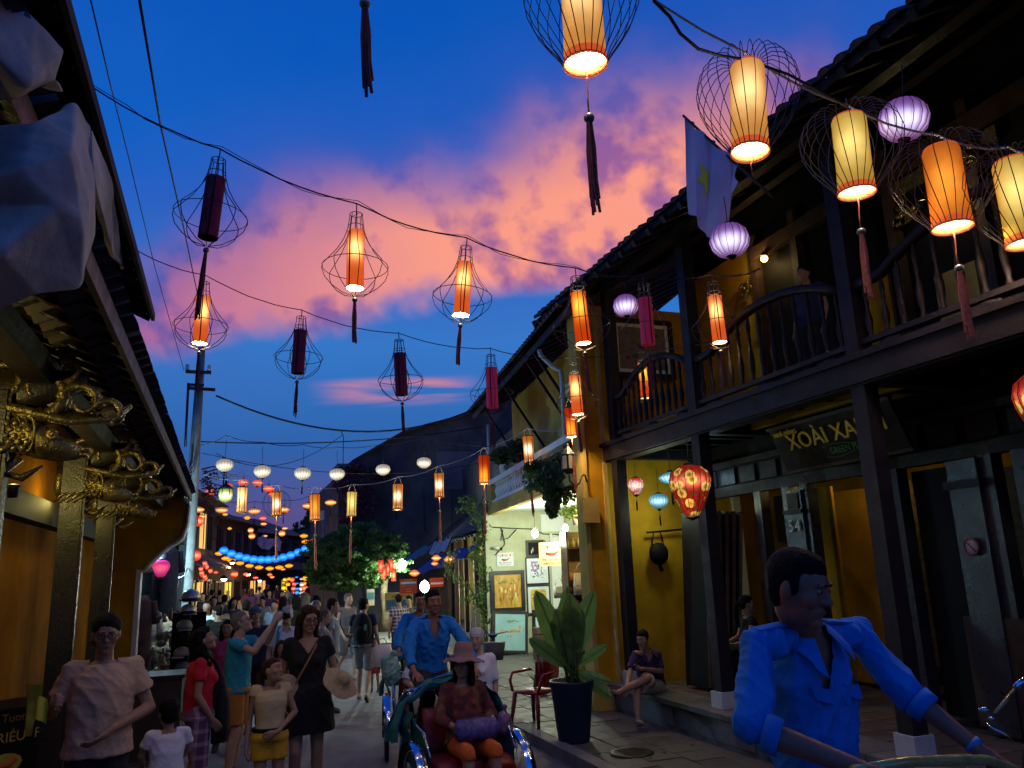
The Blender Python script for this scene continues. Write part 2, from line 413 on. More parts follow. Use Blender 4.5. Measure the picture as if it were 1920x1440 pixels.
# balusters (one turned shape, shared)
bal = MB(); bal.lathe([(.02, 0), (.03, .02), (.018, .05), (.03, .12), (.036, .2), (.022, .30), (.014, .36), (.024, .40), (.016, .44), (.026, .52), (.016, .60), (.02, .66)], 8)
balm = bal.mesh('baluster', M_wood)
def railz(q):                                             # q: 0..1 from the far post toward the near post
    return 4.60+.30*max(0, sin(pi*min(1, max(0, (q-.12)/.88))))**.8
for a, b in zip(posts[:-1], posts[1:]):
    ya, yb = a-.085, b+.085
    pts = [Vector((5.5, ya+(yb-ya)*k/16, railz(k/16))) for k in range(17)]
    rl = MB(); rl.loft([(p, (1, 0, 0), (0, 0, 1), .05, .045, .5) for p in pts], 10); rl.build('balcony_handrail', M_wood, H54, world=True)
    hb('bottom_rail', (5.465, yb, 4.02), (5.535, ya, 4.07))
    n = 13
    for k in range(n):
        q = (k+.5)/n; y = ya+(yb-ya)*q; h = railz(q)-4.06
        inst('baluster', balm, H54, Vector((5.5, y, 4.06))-H54.location, None, (1, 1, h/.66))
    for k in (.12, .5, .88):
        y = ya+(yb-ya)*k; c = MB(); c.ell((5.5, y, 3.985), (.03, .10, .035), 10, 6); c.ell((5.5, y-.09, 3.97), (.025, .05, .045), 8, 5); c.ell((5.5, y+.09, 3.97), (.025, .05, .045), 8, 5)
        c.build('carved_foot', M_wood, H54, world=True)
# shopfront behind the porch
XS = 6.9
hb('shop_lintel', (XS-.06, -2, 3.02), (XS+.08, 10.9, 3.16)); hb('shop_lintel', (XS-.1, -2, 3.44), (XS+.06, 10.9, 3.52))
hb('transom_panel', (XS, -2, 3.16), (XS+.05, 10.9, 3.78), M_black)
for k in range(20): hb('transom_block', (XS-.035, 1.2+k*.47, 3.19), (XS, 1.55+k*.47, 3.41))
frames = [9.15, 8.55, 8.2, 7.05, 6.75, 5.6, 5.25, 4.1, 3.7, 2.4, 1.9]
M_panel = mat('polished_timber', (.03, .028, .034), .3, var=.35, vs=3., bump=.2)
for y in frames: hb('door_post', (XS-.07, y-.07, .46), (XS+.08, y+.07, 3.02), M_panel)
def pilaster(y):
    hb('pilaster', (XS-.11, y-.15, .46), (XS-.03, y+.15, 2.95), M_panel)
    hb('pilaster_panel', (XS-.13, y-.10, 2.72), (XS-.11, y+.10, 2.92), M_wood); hb('pilaster_cap', (XS-.16, y-.18, 2.66), (XS-.03, y+.18, 2.71), M_wood)
pilaster(8.36)
# dim interior: back wall, patterned screen, pictures, door leaves
hb('inner_wall', (9.3, -2, .45), (9.38, 10.9, 3.84), M_yel); 
hb('inner_wall', (7.3, 8.25, .46), (7.34, 8.52, 3.0), M_yel)
M_lat = mat('lattice_screen', (.12, .085, .045), .7, var=.7, vs=16., bump=.6, bs=60.)
for (ya, yb) in ((9.35, 9.85), (7.3, 7.9), (6.1, 6.6)):
    hb('lattice_screen', (8.0, ya, .5), (8.04, yb, 3.0), M_lat)
hb('inner_wall', (8.1, 7.2, .46), (8.15, 9.8, 3.0), M_yel)
hb('inner_wall', (8.1, 4.9, .46), (8.15, 7.0, 3.0), M_yel)
for y, w in ((6.4, .5), (4.7, .5), (3.1, .5)): hb('door_leaf', (XS+.1, y-w/2, .5), (XS+.15, y+w/2, 2.98), M_black)
hb('lower_panel', (XS-.1, 4.3, .5), (XS, 6.1, 1.5), M_wood2)
# upper storey
hb('upper_wall', (7.1, -2, 3.92), (7.2, 10.9, 7.6), M_black)
hb('upper_wall_panel', (7.05, 8.95, 4.0), (7.098, 10.85, 6.6), M_yel)
hb('upper_wall_panel', (7.05, 6.6, 4.0), (7.098, 7.0, 5.3), M_yel); hb('upper_wall_panel', (7.05, 5.5, 4.0), (7.098, 6.0, 5.0), M_yel2)
for y in (8.88, 8.0, 7.1, 6.4, 5.3, 4.4, 3.4): hb('upper_door_post', (6.98, y-.06, 3.92), (7.1, y+.06, 6.7), M_wood2)
hb('upper_lintel', (6.96, -2, 6.3), (7.06, 8.9, 6.5), M_wood2)
hb('window_opening', (5.75, 10.90, 4.15), (5.83, 10.928, 5.8), M_black)
# roof: rafters, battens, deck and the tiles of the eave
EX, EZ, SL = 4.92, 6.25, math.tan(R_(27))
def rz_(x): return EZ+(x-EX)*SL
Y0, Y1 = -2.4, 12.35
rf = MB(); 
for i in range(34):                                        # boards between rafters, slightly uneven, with gaps
    y = Y0+i*(Y1-Y0)/34; w = (Y1-Y0)/34
    a = Vector((EX+.02, y+w/2, rz_(EX)+.075)); b = Vector((9.6, y+w/2, rz_(9.6)+.075)); rf.beam(a, b, w*.985, .025)
rf.build('roof_boarding', mat('roof_boarding', (.03, .022, .02), .8, var=.4, vs=3.), H54, world=True)
rb = MB().box((0, 0, 0), (5.3, .07, .09)).mesh('rafter', M_wood)
for i in range(38):
    y = Y0+.2+i*.385; o = inst('rafter', rb, H54, Vector((EX+2.33, y, rz_(EX+2.33)-.0))-H54.location, (0, -R_(27), 0))
bt = MB().box((0, 0, 0), (.05, Y1-Y0, .035)).mesh('batten', M_wood)
for i in range(9): inst('batten', bt, H54, Vector((EX+.12+i*.42, (Y0+Y1)/2, rz_(EX+.12+i*.42)+.055))-H54.location, (0, -R_(27), 0))
# purlins
for x in (5.5, 6.6): hb('purlin', (x-.07, Y0+.3, rz_(x)-.17), (x+.07, Y1-.4, rz_(x)-.05))
tl = MB()
def tilev(a, b, R0=.085, L=.34):
    g = pi*(a); return (b*L, -cos(g)*R0, sin(g)*R0*.75)
def halftile(R0=.085, L=.34):
    m = MB(); m.grid(lambda a, b: tilev(a, b, R0, L), 6, 1); m.grid(lambda a, b: Vector(tilev(1-a, b, R0-.014, L))-Vector((0, 0, .0)), 6, 1)
    m.add([(0, -R0, 0), (0, -R0*.5, R0*.62), (0, R0*.5, R0*.62), (0, R0, 0)], [(0, 1, 2, 3)]); return m
tm = halftile().mesh('roof_tile', M_tile)
tm2 = halftile(.075).mesh('roof_tile', mat('roof_tile_dark', (.05, .036, .036), .85, var=.5, vs=5., bump=.6, bs=25.))
n = int((Y1-Y0)/.20)
for i in range(n):
    for c in range(3):
        x = EX-.06+c*.30+random.uniform(-.015, .015)
        inst('roof_tile', random.choice((tm, tm2)), H54, Vector((x, Y0+.1+i*.20+random.uniform(-.01, .01), rz_(x)+.10+c*.006))-H54.location, (random.uniform(-.05, .05), -R_(27)+random.uniform(-.04, .05), random.uniform(-.03, .03)))
g = MB()
g.grid(lambda a, b: (EX+.8+a*4.0, Y0+b*(Y1-Y0), rz_(EX+.8+a*4.0)+.12+.05*abs(sin(b*n*pi))), 8, n*3)
g.build('tile_field', M_tile, H54, world=True, kind='stuff')
hb('eave_fascia', (EX+.0, Y0, EZ+.0), (EX+.03, Y1-.02, EZ+.075), M_wood)
hb('verge_board', (EX, Y1-.04, EZ-.02), (EX+.3, Y1, EZ+.1), M_wood)
MB().beam((EX, Y1-.03, rz_(EX)+.0), (9.4, Y1-.03, rz_(9.4)+.0), .05, .16).build('verge_board', M_wood, H54, world=True)
MB().beam((5.15, 11.15, 5.75), (5.05, 12.2, 6.2), .05, .05).build('verge_strut', M_wood, H54, world=True)
# carved brackets under the upper eave, lit from below
def scroll(c, s, seed, m, parent, flip=1):
    rnd = random.Random(seed); mb = MB(); c = Vector(c)
    for k in range(9):
        a0 = rnd.uniform(0, 6.28); r0 = rnd.uniform(.25, .6)*s; cc = c+Vector((rnd.uniform(-.03, .03), rnd.uniform(-.6, .6)*s, rnd.uniform(-.6, .6)*s))
        pts = []; rr = []
        for q in range(9):
            g = a0+q*.55; r = r0*(1-q/10)
            pts.append(cc+Vector((q*.004, r*cos(g)*flip, r*sin(g)))); rr.append(.035*s*2*(1-q/12))
        mb.tube(pts, 0, 6, True, rr)
    for k in range(6): mb.ell(c+Vector((rnd.uniform(-.03, .03), rnd.uniform(-.7, .7)*s, rnd.uniform(-.7, .7)*s)), (.05*s*2, .09*s*2, .07*s*2), 8, 6)
    return mb.build('carved_bracket', m, parent, world=True)
scroll((6.95, 5.35, 6.02), .24, 3, M_gold, H54); scroll((6.95, 6.15, 5.85), .22, 4, M_gold, H54); scroll((6.98, 9.05, 6.0), .17, 5, M_gold, H54)
hb('gilded_frieze', (7.02, 5.0, 6.08), (7.06, 6.5, 6.25), M_gold)

# ================================================================== the shop house beyond the party wall
A2 = Vector((5.35, 11.12, 0)); ang2 = math.atan2(.95, 7.8)
SH = thing('shop_house', 'pale yellow shop house with white balustrade balcony and lit paintings shop beneath', 'house', A2, -ang2)
def sb(name, a, b, m=None, parent=None): return MB().bb(a, b).build(name, m or M_yel2, parent or SH)
sb('end_wall', (-.28, 7.9, .1), (3.2, 8.1, 3.52), M_green)
sb('end_wall', (-.12, 7.92, 3.52), (3.2, 8.1, 3.9), M_green)
sb('back_wall', (2.3, 0, .1), (2.42, 7.9, 3.52), M_green)
M_ceil = mat('painted_ceiling', (.70, .74, .68), .7, var=.08)
sb('ceiling', (-.05, .1, 3.50), (2.3, 7.88, 3.54), M_ceil)
sb('balcony_slab', (-.16, .06, 3.545), (1.05, 8.08, 3.70), M_yel2)
sb('ceiling_edge', (-.2, .06, 3.42), (-.055, 8.12, 3.542), M_yel2)
# balustrade
sb('balustrade_rail', (-.14, .1, 4.17), (.06, 8.1, 4.29), M_white); sb('balustrade_rail', (-.14, .1, 3.70), (.06, 8.1, 3.76), M_white)
sb('balustrade_pier', (-.16, 7.6, 3.705), (.1, 8.1, 4.165), M_yel2); sb('balustrade_pier', (-.16, 3.2, 3.76), (.08, 3.5, 4.17), M_yel2)
bm_ = MB(); bm_.lathe([(.055, 0), (.06, .03), (.035, .06), (.03, .1), (.065, .2), (.06, .25), (.03, .32), (.035, .36), (.055, .38), (.055, .41)], 10)
bm_ = bm_.mesh('stone_baluster', M_white)
for k in range(15): inst('stone_baluster', bm_, SH, (-.04, 7.42-k*.26, 3.76))
# upper storey
sb('upper_wall', (.55, -.0, 3.7), (.7, 8.05, 6.35), M_yel2)
sb('upper_end_wall', (.7, 7.95, 3.7), (4, 8.1, 6.6), M_yel2)
sb('window_opening', (.5, 2.35, 4.25), (.548, 3.2, 5.25), M_black)
sb('window_surround', (.51, 3.22, 4.1), (.546, 3.32, 5.35), M_yel)
for k in range(2):
    sb('vent_grille', (.515, 2.3+k*.02, 5.45+k*.13), (.546, 3.5, 5.52+k*.13), M_white)
zE = 6.02
for k in range(15):
    y = .35+k*.55; MB().beam((-.42, y, zE), (3.2, y, zE+1.75), .07, .08).build('rafter', M_wood, SH)
MB().beam((-.44, -.6, zE-.02), (-.44, 8.3, zE-.02), .03, .12).build('eave_fascia', M_wood, SH)
g = MB(); nn = 48
g.grid(lambda a, b: (-.48+a*4.1, -.35+b*8.8, zE+.09+a*4.1*.483+.05*abs(sin(b*nn*pi))+.01*sin(b*37)), 6, nn*4)
g.grid(lambda a, b: (-.46+(1-a)*4.1, -.35+b*8.8, zE+.055+(1-a)*4.1*.483), 4, 6); g.build('tile_field', M_tile, SH, kind='stuff')
tm3 = halftile(.09, .36).mesh('roof_tile', M_tile)
for k in range(44): inst('roof_tile', tm3, SH, (-.56, -.3+k*.2, zE+.10), (random.uniform(-.05, .05), -R_(25.8)+random.uniform(-.05, .05), 0))
for y in (1.9, 2.5, 4.6, 7.0): MB().beam((.54, y, 4.5), (-.38, y+.05, zE-.03), .05, .05).build('eave_strut', M_wood, SH)
g = MB(); g.tube([(-.40, 1.5, zE-.1), (-.38, 1.5, zE-.2), (-.2, 1.42, zE-.42), (-.06, 1.36, zE-.52), (-.05, 1.35, zE-.7), (-.05, 1.35, 4.3)], .045, 8); g.build('drainpipe', M_plast, SH)
g = MB(); g.tube([(-.10, 8.05, 5.75), (-.1, 8.05, 3.6)], .04, 8); g.build('drainpipe', M_plast, SH)
# door and awning rod inside the porch
sb('white_door', (1.42, 7.84, .12), (2.1, 7.895, 2.85), M_white); sb('white_door_frame', (1.36, 7.82, .12), (1.42, 7.895, 2.93), M_white)
sb('white_panel', (1.15, 7.86, 2.98), (1.75, 7.895, 3.42), M_white)
g = MB(); g.tube([(.85, 5.6, 2.78), (1.65, 5.6, 2.80)], .015, 6); g.build('sign_rod', M_wood2, SH)
sb('inner_pier', (1.62, 5.2, .12), (1.75, 5.4, 3.5), M_cream)
sb('yellow_panel', (1.2, 3.3, 2.6), (2.28, 3.4, 3.45), M_yel)

# ================================================================== left house with carved fish brackets
LH = thing('yellow_house', 'low ochre house on the left with dark posts and carved gilt brackets under its eave', 'house', (-1.9, 9, 0))
def lb(name, a, b, m=None, parent=None): return MB().bb(a, b).build(name, m or M_wood, parent or LH, world=True)
M_ochre = mat('orange_plaster', (.34, .13, .003), .9, spec=.08, var=.35, vs=1.5, bump=.25, bs=35., stain=(.16, .055, .004))
lb('front_wall', (-2.0, 1, .08), (-1.85, 14.4, 3.9), M_ochre)
lb('end_wall_low', (-2.6, 14.4, .08), (-1.32, 14.6, 2.75), M_yel)
# corbelled end wall: stepped curve out to the eave
ang = MB(); cur = [(-1.32, .08), (-1.30, 1.9), (-1.28, 2.30), (-1.18, 2.42), (-1.05, 2.56), (-.92, 2.68), (-.80, 2.74), (-.72, 2.82), (-.66, 3.02), (-.64, 3.35), (-.9, 3.62), (-1.3, 3.9), (-1.9, 4.2), (-1.9, .08)]
Mx = Matrix(((1, 0, 0), (0, 0, -1), (0, 1, 0)))
ang.prism(cur, .2, Mx, (0, 14.39, 0)); ang.build('corbelled_end_wall', M_yel, LH, world=True)
edge = [Vector((x+.02, 14.25, z-.01)) for x, z in cur[2:10]]
ed = MB(); ed.loft([(p, (0, 1, 0), (cur[i+2][0]*0+.6, 0, -.6), .19, .035, .5) for i, p in enumerate(edge)], 8); ed.build('plaster_edge', M_cream, LH, world=True)
lb('plaster_edge', (-1.35, 14.1, .1), (-1.28, 14.39, 2.32), M_cream)
lpost = [5.15, 7.86, 9.95]
def carp_bracket(y, k):
    """carved carp and wave bracket running from the post out to the purlin; x outward, z up"""
    o = Vector((-1.24, y, 2.95)); r = random.Random(k)
    def v(x, yy, z): return o+Vector((x, yy, z))
    mb = MB()
    mb.loft([(v(x, 0, z), (0, 1, 0), (-.35, 0, 1), a, b) for x, z, a, b in ((-.10, .06, .05, .06), (.02, .05, .085, .115), (.14, .02, .095, .13), (.26, -.02, .085, .105), (.36, -.05, .06, .065), (.42, -.065, .035, .03))], 16)
    mb.ell(v(.43, 0, -.055), (.03, .045, .018), 10, 6); mb.ell(v(.42, 0, -.085), (.03, .04, .014), 10, 6)
    for s in (-1, 1):
        mb.lathe([(.034, 0), (.036, .012), (.022, .018)], 14, c=v(.27, s*.082, .02), M=Matrix.Rotation(-s*pi/2, 3, 'X')); mb.ell(v(.27, s*.092, .02), .020, 10, 6)
        for q in range(3): mb.tube([v(.15-.035*q+.03*sin(a_), s*(.088-.004*q), .02+.10*cos(a_)) for a_ in [pi*i/8 for i in range(9)]], .009, 5)
        for q in range(4): mb.tube([v(.10-.05*q, s*.08, -.02), v(.04-.06*q, s*.11, -.07), v(-.04-.05*q, s*.10, -.13)], 0, 5, True, [.012, .016, .005])
    for row in range(5):
        for c in range(6): mb.ell(v(-.10+.045*c+(row % 2)*.022, -.088+.0*c, -.06+.035*row), (.022, .012, .02), 6, 4)
    mb.build('carved_carp', M_gold, LH, world=True)
    # waves: thick volutes rising to the purlin
    w = MB()
    def vol(cx_, cz_, R0, a0, n, turn, th, yy=0.):
        pts = []; rr = []
        for i in range(n): g = a0+turn*i/(n-1); q = R0*(1-.72*i/(n-1)); pts.append(v(cx_+q*cos(g), yy, cz_+q*sin(g))); rr.append(th*(1-.6*i/(n-1)))
        w.tube(pts, 0, 8, True, rr)
    for yy in (-.05, .05):
        vol(.18, .28, .17, -2.4, 18, 6.2, .040, yy); vol(.40, .22, .12, 3.0, 16, -6., .030, yy); vol(-.02, .36, .12, -1.6, 14, 5.4, .032, yy); vol(.55, .16, .09, 2.8, 14, -5.6, .022, yy); vol(.30, .42, .10, -2.8, 14, 5.6, .026, yy)
    for q in range(5): w.tube([v(-.12, -.07+.035*q, .20+.02*q), v(.10, -.07+.035*q, .16), v(.34, -.06+.03*q, .10+.02*q), v(.55, -.05+.025*q, .12), v(.66, -.04+.02*q, .22)], 0, 6, True, [.03, .032, .026, .02, .006])
    w.build('carved_waves', M_gold, LH, world=True)
    b = MB(); b.loft([(v(x, 0, z), (0, 1, 0), (0, 0, 1), .065, h_) for x, z, h_ in ((-.2, .30, .16), (.1, .30, .14), (.28, .33, .09), (.40, .36, .05))], 12); b.build('bracket_core', M_lpost, LH, world=True)
    f = MB(); f.ell(v(-.17, .0, .05), (.05, .10, .13), 10, 7); f.tube([v(.1, 0, -.10), v(.02, 0, -.19), v(.12, 0, -.22), (v(.22, 0, -.15))], 0, 6, True, [.03, .035, .025, .008]); f.build('carved_fin', M_gold, LH, world=True)
M_lpost = mat('varnished_timber', (.020, .017, .012), .28, var=.4, vs=3., bump=.25)
for y in lpost:
    lb('post', (-1.38, y-.10, .1), (-1.21, y+.10, 3.22), M_lpost); lb('post_edge', (-1.208, y-.09, .1), (-1.19, y-.05, 3.2), M_lpost)
lb('wall_beam', (-1.88, 1.2, 2.72), (-1.7, 14.3, 2.95), M_black)
for k, y in enumerate(lpost): carp_bracket(y, k)
lb('purlin', (-1.14, 1.2, 3.27), (-1.0, 14.35, 3.42), M_wood)
lx0, lz0, lsl = -.60, 3.47, .42
def lz(x): return lz0+(lx0-x)*lsl
g = MB(); g.grid(lambda a, b: (lx0-.02-a*3.2, 1.0+b*13.5, lz(lx0-.02-a*3.2)+.06), 4, 8, False); g.grid(lambda a, b: (lx0-.02-(1-a)*3.2, 1.0+b*13.5, lz(lx0-.02-(1-a)*3.2)+.10), 4, 8, False)
g.build('roof_boarding', M_black, LH, world=True)
rbm = MB().box((0, 0, 0), (2.9, .06, .07)).mesh('rafter', M_wood)
for k in range(44):
    y = 1.2+k*.305; inst('rafter', rbm, LH, Vector((lx0-1.35, y, lz(lx0-1.35)+.01))-LH.location, (0, R_(22.8), 0))
# bright ceiling slats over the brackets
sm_ = MB().box((0, 0, 0), (.55, .085, .02)).mesh('eave_slat', mat('gilt_slat', (.42, .30, .09), .35, metal=.3, var=.3, vs=6.))
for k in range(60):
    y = 3.2+k*.16; inst('eave_slat', sm_, LH, Vector((-1.43, y, lz(-1.43)-.10))-LH.location, (random.uniform(-.15, .15), R_(22.8), 0))
lb('eave_fascia', (lx0-.03, 1, lz0-.06), (lx0, 14.5, lz0+.05), M_wood)
tml = halftile(.085, .30).mesh('roof_tile', mat('roof_tile_grey', (.10, .085, .09), .85, var=.5, vs=5., bump=.6, bs=25.))
for c in range(3):
    for k in range(70):
        x = lx0+.06-c*.27; inst('roof_tile', tml, LH, Vector((x, 1.0+k*.193, lz(x)+.13+random.uniform(-.008, .012)))-LH.location, (random.uniform(-.06, .06), R_(22.8)+random.uniform(-.05, .05), pi+random.uniform(-.04, .04)))
# flip: tiles point outward
# upper storey eave of the same house, only its dark edge in view
g = MB(); up = [(-1.0, 0.5), (-1.0, 10.55)]
zup = 5.40
for i in range(20):
    y = .4+i*.508; g.beam((-1.0, y+.25, zup), (-3.6, y+.25, zup+1.2), .50, .05)
g.build('upper_roof_edge', mat('tarred_boarding', (.03, .014, .014), .85), LH, world=True)
lb('upper_fascia', (-1.03, .4, zup-.05), (-.99, 10.5, zup+.05), mat('tarred_boarding', (.03, .014, .014)))
lb('upper_wall', (-2.4, .5, 4.3), (-2.2, 10.2, 6.5), M_black)
for k in range(34): 
    if k % 5 == 4: continue
    MB().beam((-1.05, .6+k*.3, zup-.03), (-2.2, .6+k*.3, zup+.5), .05, .05).build('upper_rafter', M_black, LH, world=True)
# ------------------------------------------------------------------ lanterns
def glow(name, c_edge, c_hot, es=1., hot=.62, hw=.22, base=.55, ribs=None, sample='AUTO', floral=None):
    """lit fabric: bulb glow painted as emission, strongest at bulb height and seen square on"""
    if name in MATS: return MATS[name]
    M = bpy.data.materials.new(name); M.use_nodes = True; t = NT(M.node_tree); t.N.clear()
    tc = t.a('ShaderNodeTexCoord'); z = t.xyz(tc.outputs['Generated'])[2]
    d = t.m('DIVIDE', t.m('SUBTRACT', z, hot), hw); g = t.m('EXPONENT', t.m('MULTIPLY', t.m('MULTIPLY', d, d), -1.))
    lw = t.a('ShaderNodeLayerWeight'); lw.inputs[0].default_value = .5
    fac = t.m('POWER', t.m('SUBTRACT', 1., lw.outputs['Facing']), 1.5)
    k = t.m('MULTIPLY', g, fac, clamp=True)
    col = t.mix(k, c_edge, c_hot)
    if floral:
        vo = t.a('ShaderNodeTexVoronoi', feature='F1'); t.L.new(tc.outputs['Object'], vo.inputs['Vector']); vo.inputs['Scale'].default_value = floral[2]; vo.inputs['Randomness'].default_value = .9
        a = t.mr(t.m('ADD', vo.outputs['Distance'], t.m('MULTIPLY', t.noise(tc.outputs['Object'], 60., 2.), .25)), .48, .56)
        col = t.mix(a, t.mix(t.mr(vo.outputs['Distance'], .1, .3), floral[1], floral[0]), col)
        h = t.mr(t.noise(tc.outputs['Object'], 34., 2.), .60, .64); col = t.mix(t.m('MULTIPLY', h, a), col, srgb(40, 90, 50))
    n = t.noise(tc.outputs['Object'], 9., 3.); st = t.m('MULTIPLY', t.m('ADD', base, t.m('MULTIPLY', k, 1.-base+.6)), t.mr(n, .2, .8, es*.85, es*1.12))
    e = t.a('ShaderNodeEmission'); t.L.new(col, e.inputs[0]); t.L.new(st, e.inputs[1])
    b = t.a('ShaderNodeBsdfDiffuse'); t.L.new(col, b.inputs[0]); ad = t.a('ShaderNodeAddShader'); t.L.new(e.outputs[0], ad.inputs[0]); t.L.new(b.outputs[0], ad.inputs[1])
    o = t.a('ShaderNodeOutputMaterial'); t.L.new(ad.outputs[0], o.inputs[0]); M.cycles.emission_sampling = sample
    MATS[name] = M; return M
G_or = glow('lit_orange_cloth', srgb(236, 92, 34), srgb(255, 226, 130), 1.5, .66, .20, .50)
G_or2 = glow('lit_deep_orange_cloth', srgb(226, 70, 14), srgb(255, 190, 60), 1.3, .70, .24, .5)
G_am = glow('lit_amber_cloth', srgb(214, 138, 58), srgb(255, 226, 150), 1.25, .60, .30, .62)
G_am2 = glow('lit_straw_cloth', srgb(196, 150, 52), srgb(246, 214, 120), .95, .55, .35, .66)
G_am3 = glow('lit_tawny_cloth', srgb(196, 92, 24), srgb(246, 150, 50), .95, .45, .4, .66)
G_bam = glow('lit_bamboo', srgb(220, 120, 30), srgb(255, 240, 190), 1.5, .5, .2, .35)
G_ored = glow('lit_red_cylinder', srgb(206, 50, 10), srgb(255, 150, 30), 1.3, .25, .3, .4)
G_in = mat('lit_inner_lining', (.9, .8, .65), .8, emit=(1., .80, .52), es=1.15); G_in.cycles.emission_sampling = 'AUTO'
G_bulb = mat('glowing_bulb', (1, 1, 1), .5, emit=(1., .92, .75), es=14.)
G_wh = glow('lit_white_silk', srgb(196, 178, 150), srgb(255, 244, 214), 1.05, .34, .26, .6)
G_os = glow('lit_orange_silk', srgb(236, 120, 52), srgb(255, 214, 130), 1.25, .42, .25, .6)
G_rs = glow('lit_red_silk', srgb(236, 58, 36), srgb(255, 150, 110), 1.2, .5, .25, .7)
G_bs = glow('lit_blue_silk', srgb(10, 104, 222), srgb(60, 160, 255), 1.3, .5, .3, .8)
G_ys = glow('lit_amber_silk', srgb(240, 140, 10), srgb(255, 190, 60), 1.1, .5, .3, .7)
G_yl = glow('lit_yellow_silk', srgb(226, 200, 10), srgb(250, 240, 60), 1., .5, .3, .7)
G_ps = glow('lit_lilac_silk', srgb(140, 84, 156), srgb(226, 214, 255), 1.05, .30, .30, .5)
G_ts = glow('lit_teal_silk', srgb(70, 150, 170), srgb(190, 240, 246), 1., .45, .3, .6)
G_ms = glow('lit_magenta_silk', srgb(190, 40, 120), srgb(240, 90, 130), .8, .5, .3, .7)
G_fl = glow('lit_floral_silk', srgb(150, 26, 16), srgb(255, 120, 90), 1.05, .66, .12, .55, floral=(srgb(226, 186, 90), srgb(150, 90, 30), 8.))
G_fl2 = glow('lit_red_white_silk', srgb(206, 44, 36), srgb(255, 220, 200), 1.1, .5, .25, .6, floral=(srgb(226, 200, 190), srgb(180, 120, 110), 9.))
M_crim = mat('crimson_cloth', (.34, .014, .05), .8, var=.2, vs=8.)
M_crim2 = mat('rose_cloth', (.58, .05, .13), .8, var=.12, vs=8., emit=(.5, .02, .07), es=.12)  # faint glow put into the cloth of the unlit lanterns
M_wire = mat('lantern_wire', (.02, .022, .026), .45, metal=.6, var=.1)
M_wirel = mat('lantern_wire_pale', (.10, .085, .075), .45, metal=.4, var=.1)
M_tass = mat('tassel_thread', (.22, .045, .04), .85, var=.4, vs=30.)
M_tass2 = mat('tassel_orange', (.42, .12, .07), .85, var=.4, vs=30.)
M_bead = mat('tassel_bead', (.14, .15, .13), .35, metal=.5)
LM = {}
def lm(key, f):
    if key not in LM: LM[key] = f()
    return LM[key]
def tassel_mesh(m, L, r=.02):
    def f():
        mb = MB(); n = 9
        for k in range(n):
            g = 2*pi*k/n; q = L*random.uniform(.8, 1.05)
            mb.tube([(r*.35*cos(g), r*.35*sin(g), 0), (r*.8*cos(g), r*.8*sin(g), -q*.35), (r*.75*cos(g+.2), r*.75*sin(g+.2), -q*.75), (r*cos(g+.5)*.9+.006, r*sin(g+.5)*.9, -q)], r*.36, 4)
        mb.ell((0, 0, -.012), (r*.7, r*.7, .02), 8, 5); return mb.mesh('tassel', m)
    return lm(('tas', m.name, L, r), f)
def bead_mesh(r=.022): return lm(('bead', r), lambda: MB().ell((0, 0, 0), r, 12, 8).mesh('bead', M_bead))
def ringpts(r, z, n=24): return [(r*cos(2*pi*k/n), r*sin(2*pi*k/n), z) for k in range(n+1)]
def cage_pear():
    mb = MB(); prof = [(.062, 0), (.066, -.06), (.080, -.16), (.115, -.27), (.175, -.38), (.25, -.475), (.315, -.55), (.318, -.60), (.29, -.68), (.22, -.76), (.12, -.83), (.015, -.86)]
    for k in range(8):
        g = 2*pi*(k+.3)/8; mb.tube([(r*cos(g), r*sin(g), z) for r, z in prof], .0042, 4)
    for r, z in ((.062, 0), (.316, -.56), (.075, -.13)): mb.tube(ringpts(r, z), .0042, 4, False)
    mb.tube([(-.062, 0, 0), (.062, 0, 0)], .0035, 4); mb.tube([(0, 0, .10), (0, 0, -.20)], .004, 4)
    return mb
def cage_apple(n=26, R=.40):
    mb = MB(); prof = [(.10, -.06), (.13, .005), (.20, .03), (.29, -.01), (.37, -.12), (R, -.26), (.385, -.38), (.33, -.52), (.25, -.65), (.18, -.75), (.145, -.82)]
    prof = [(r*R/.40, z) for r, z in prof]
    for k in range(n):
        g = 2*pi*k/n; mb.tube([(r*cos(g+i*.02), r*sin(g+i*.02), z) for i, (r, z) in enumerate(prof)], .0036, 4)
    mb.tube(ringpts(.10, -.06), .005, 4, False); mb.tube(ringpts(.147, -.82), .006, 4, False); mb.tube([(-.14, 0, -.82), (.14, 0, -.82)], .003, 4)
    return mb
def cage_ball(R=.27):
    mb = MB()
    for k in range(14):
        g = 2*pi*k/14; mb.tube([(R*sin(a)*cos(g), R*sin(a)*sin(g), -R*.95+R*cos(a)) for a in [pi*q/12 for q in range(1, 12)]], .003, 3)
    return mb
def shade(m, r, z0, z1, lit=True, seam=True, flute=0):
    def f():
        mb = MB(); N = 28
        pr = [(r*1.0, z0), (r*.985, z0-(z0-z1)*.33), (r*.98, z0-(z0-z1)*.66), (r*1.0, z1)]
        mb.lathe(pr, N, cap=False, flute=flute, fa=.02 if flute else 0)
        mb.cur = 1
        mb.lathe([(q*.97, z) for q, z in pr[::-1]], N, cap=False)
        return mb
    return f
def shade_mesh(m, r, z0, z1, lit): return lm(('sh', m.name, r, z0, z1), lambda: shade(m, r, z0, z1)().mesh('shade', [m, G_in if lit else m]))
SEAM = None
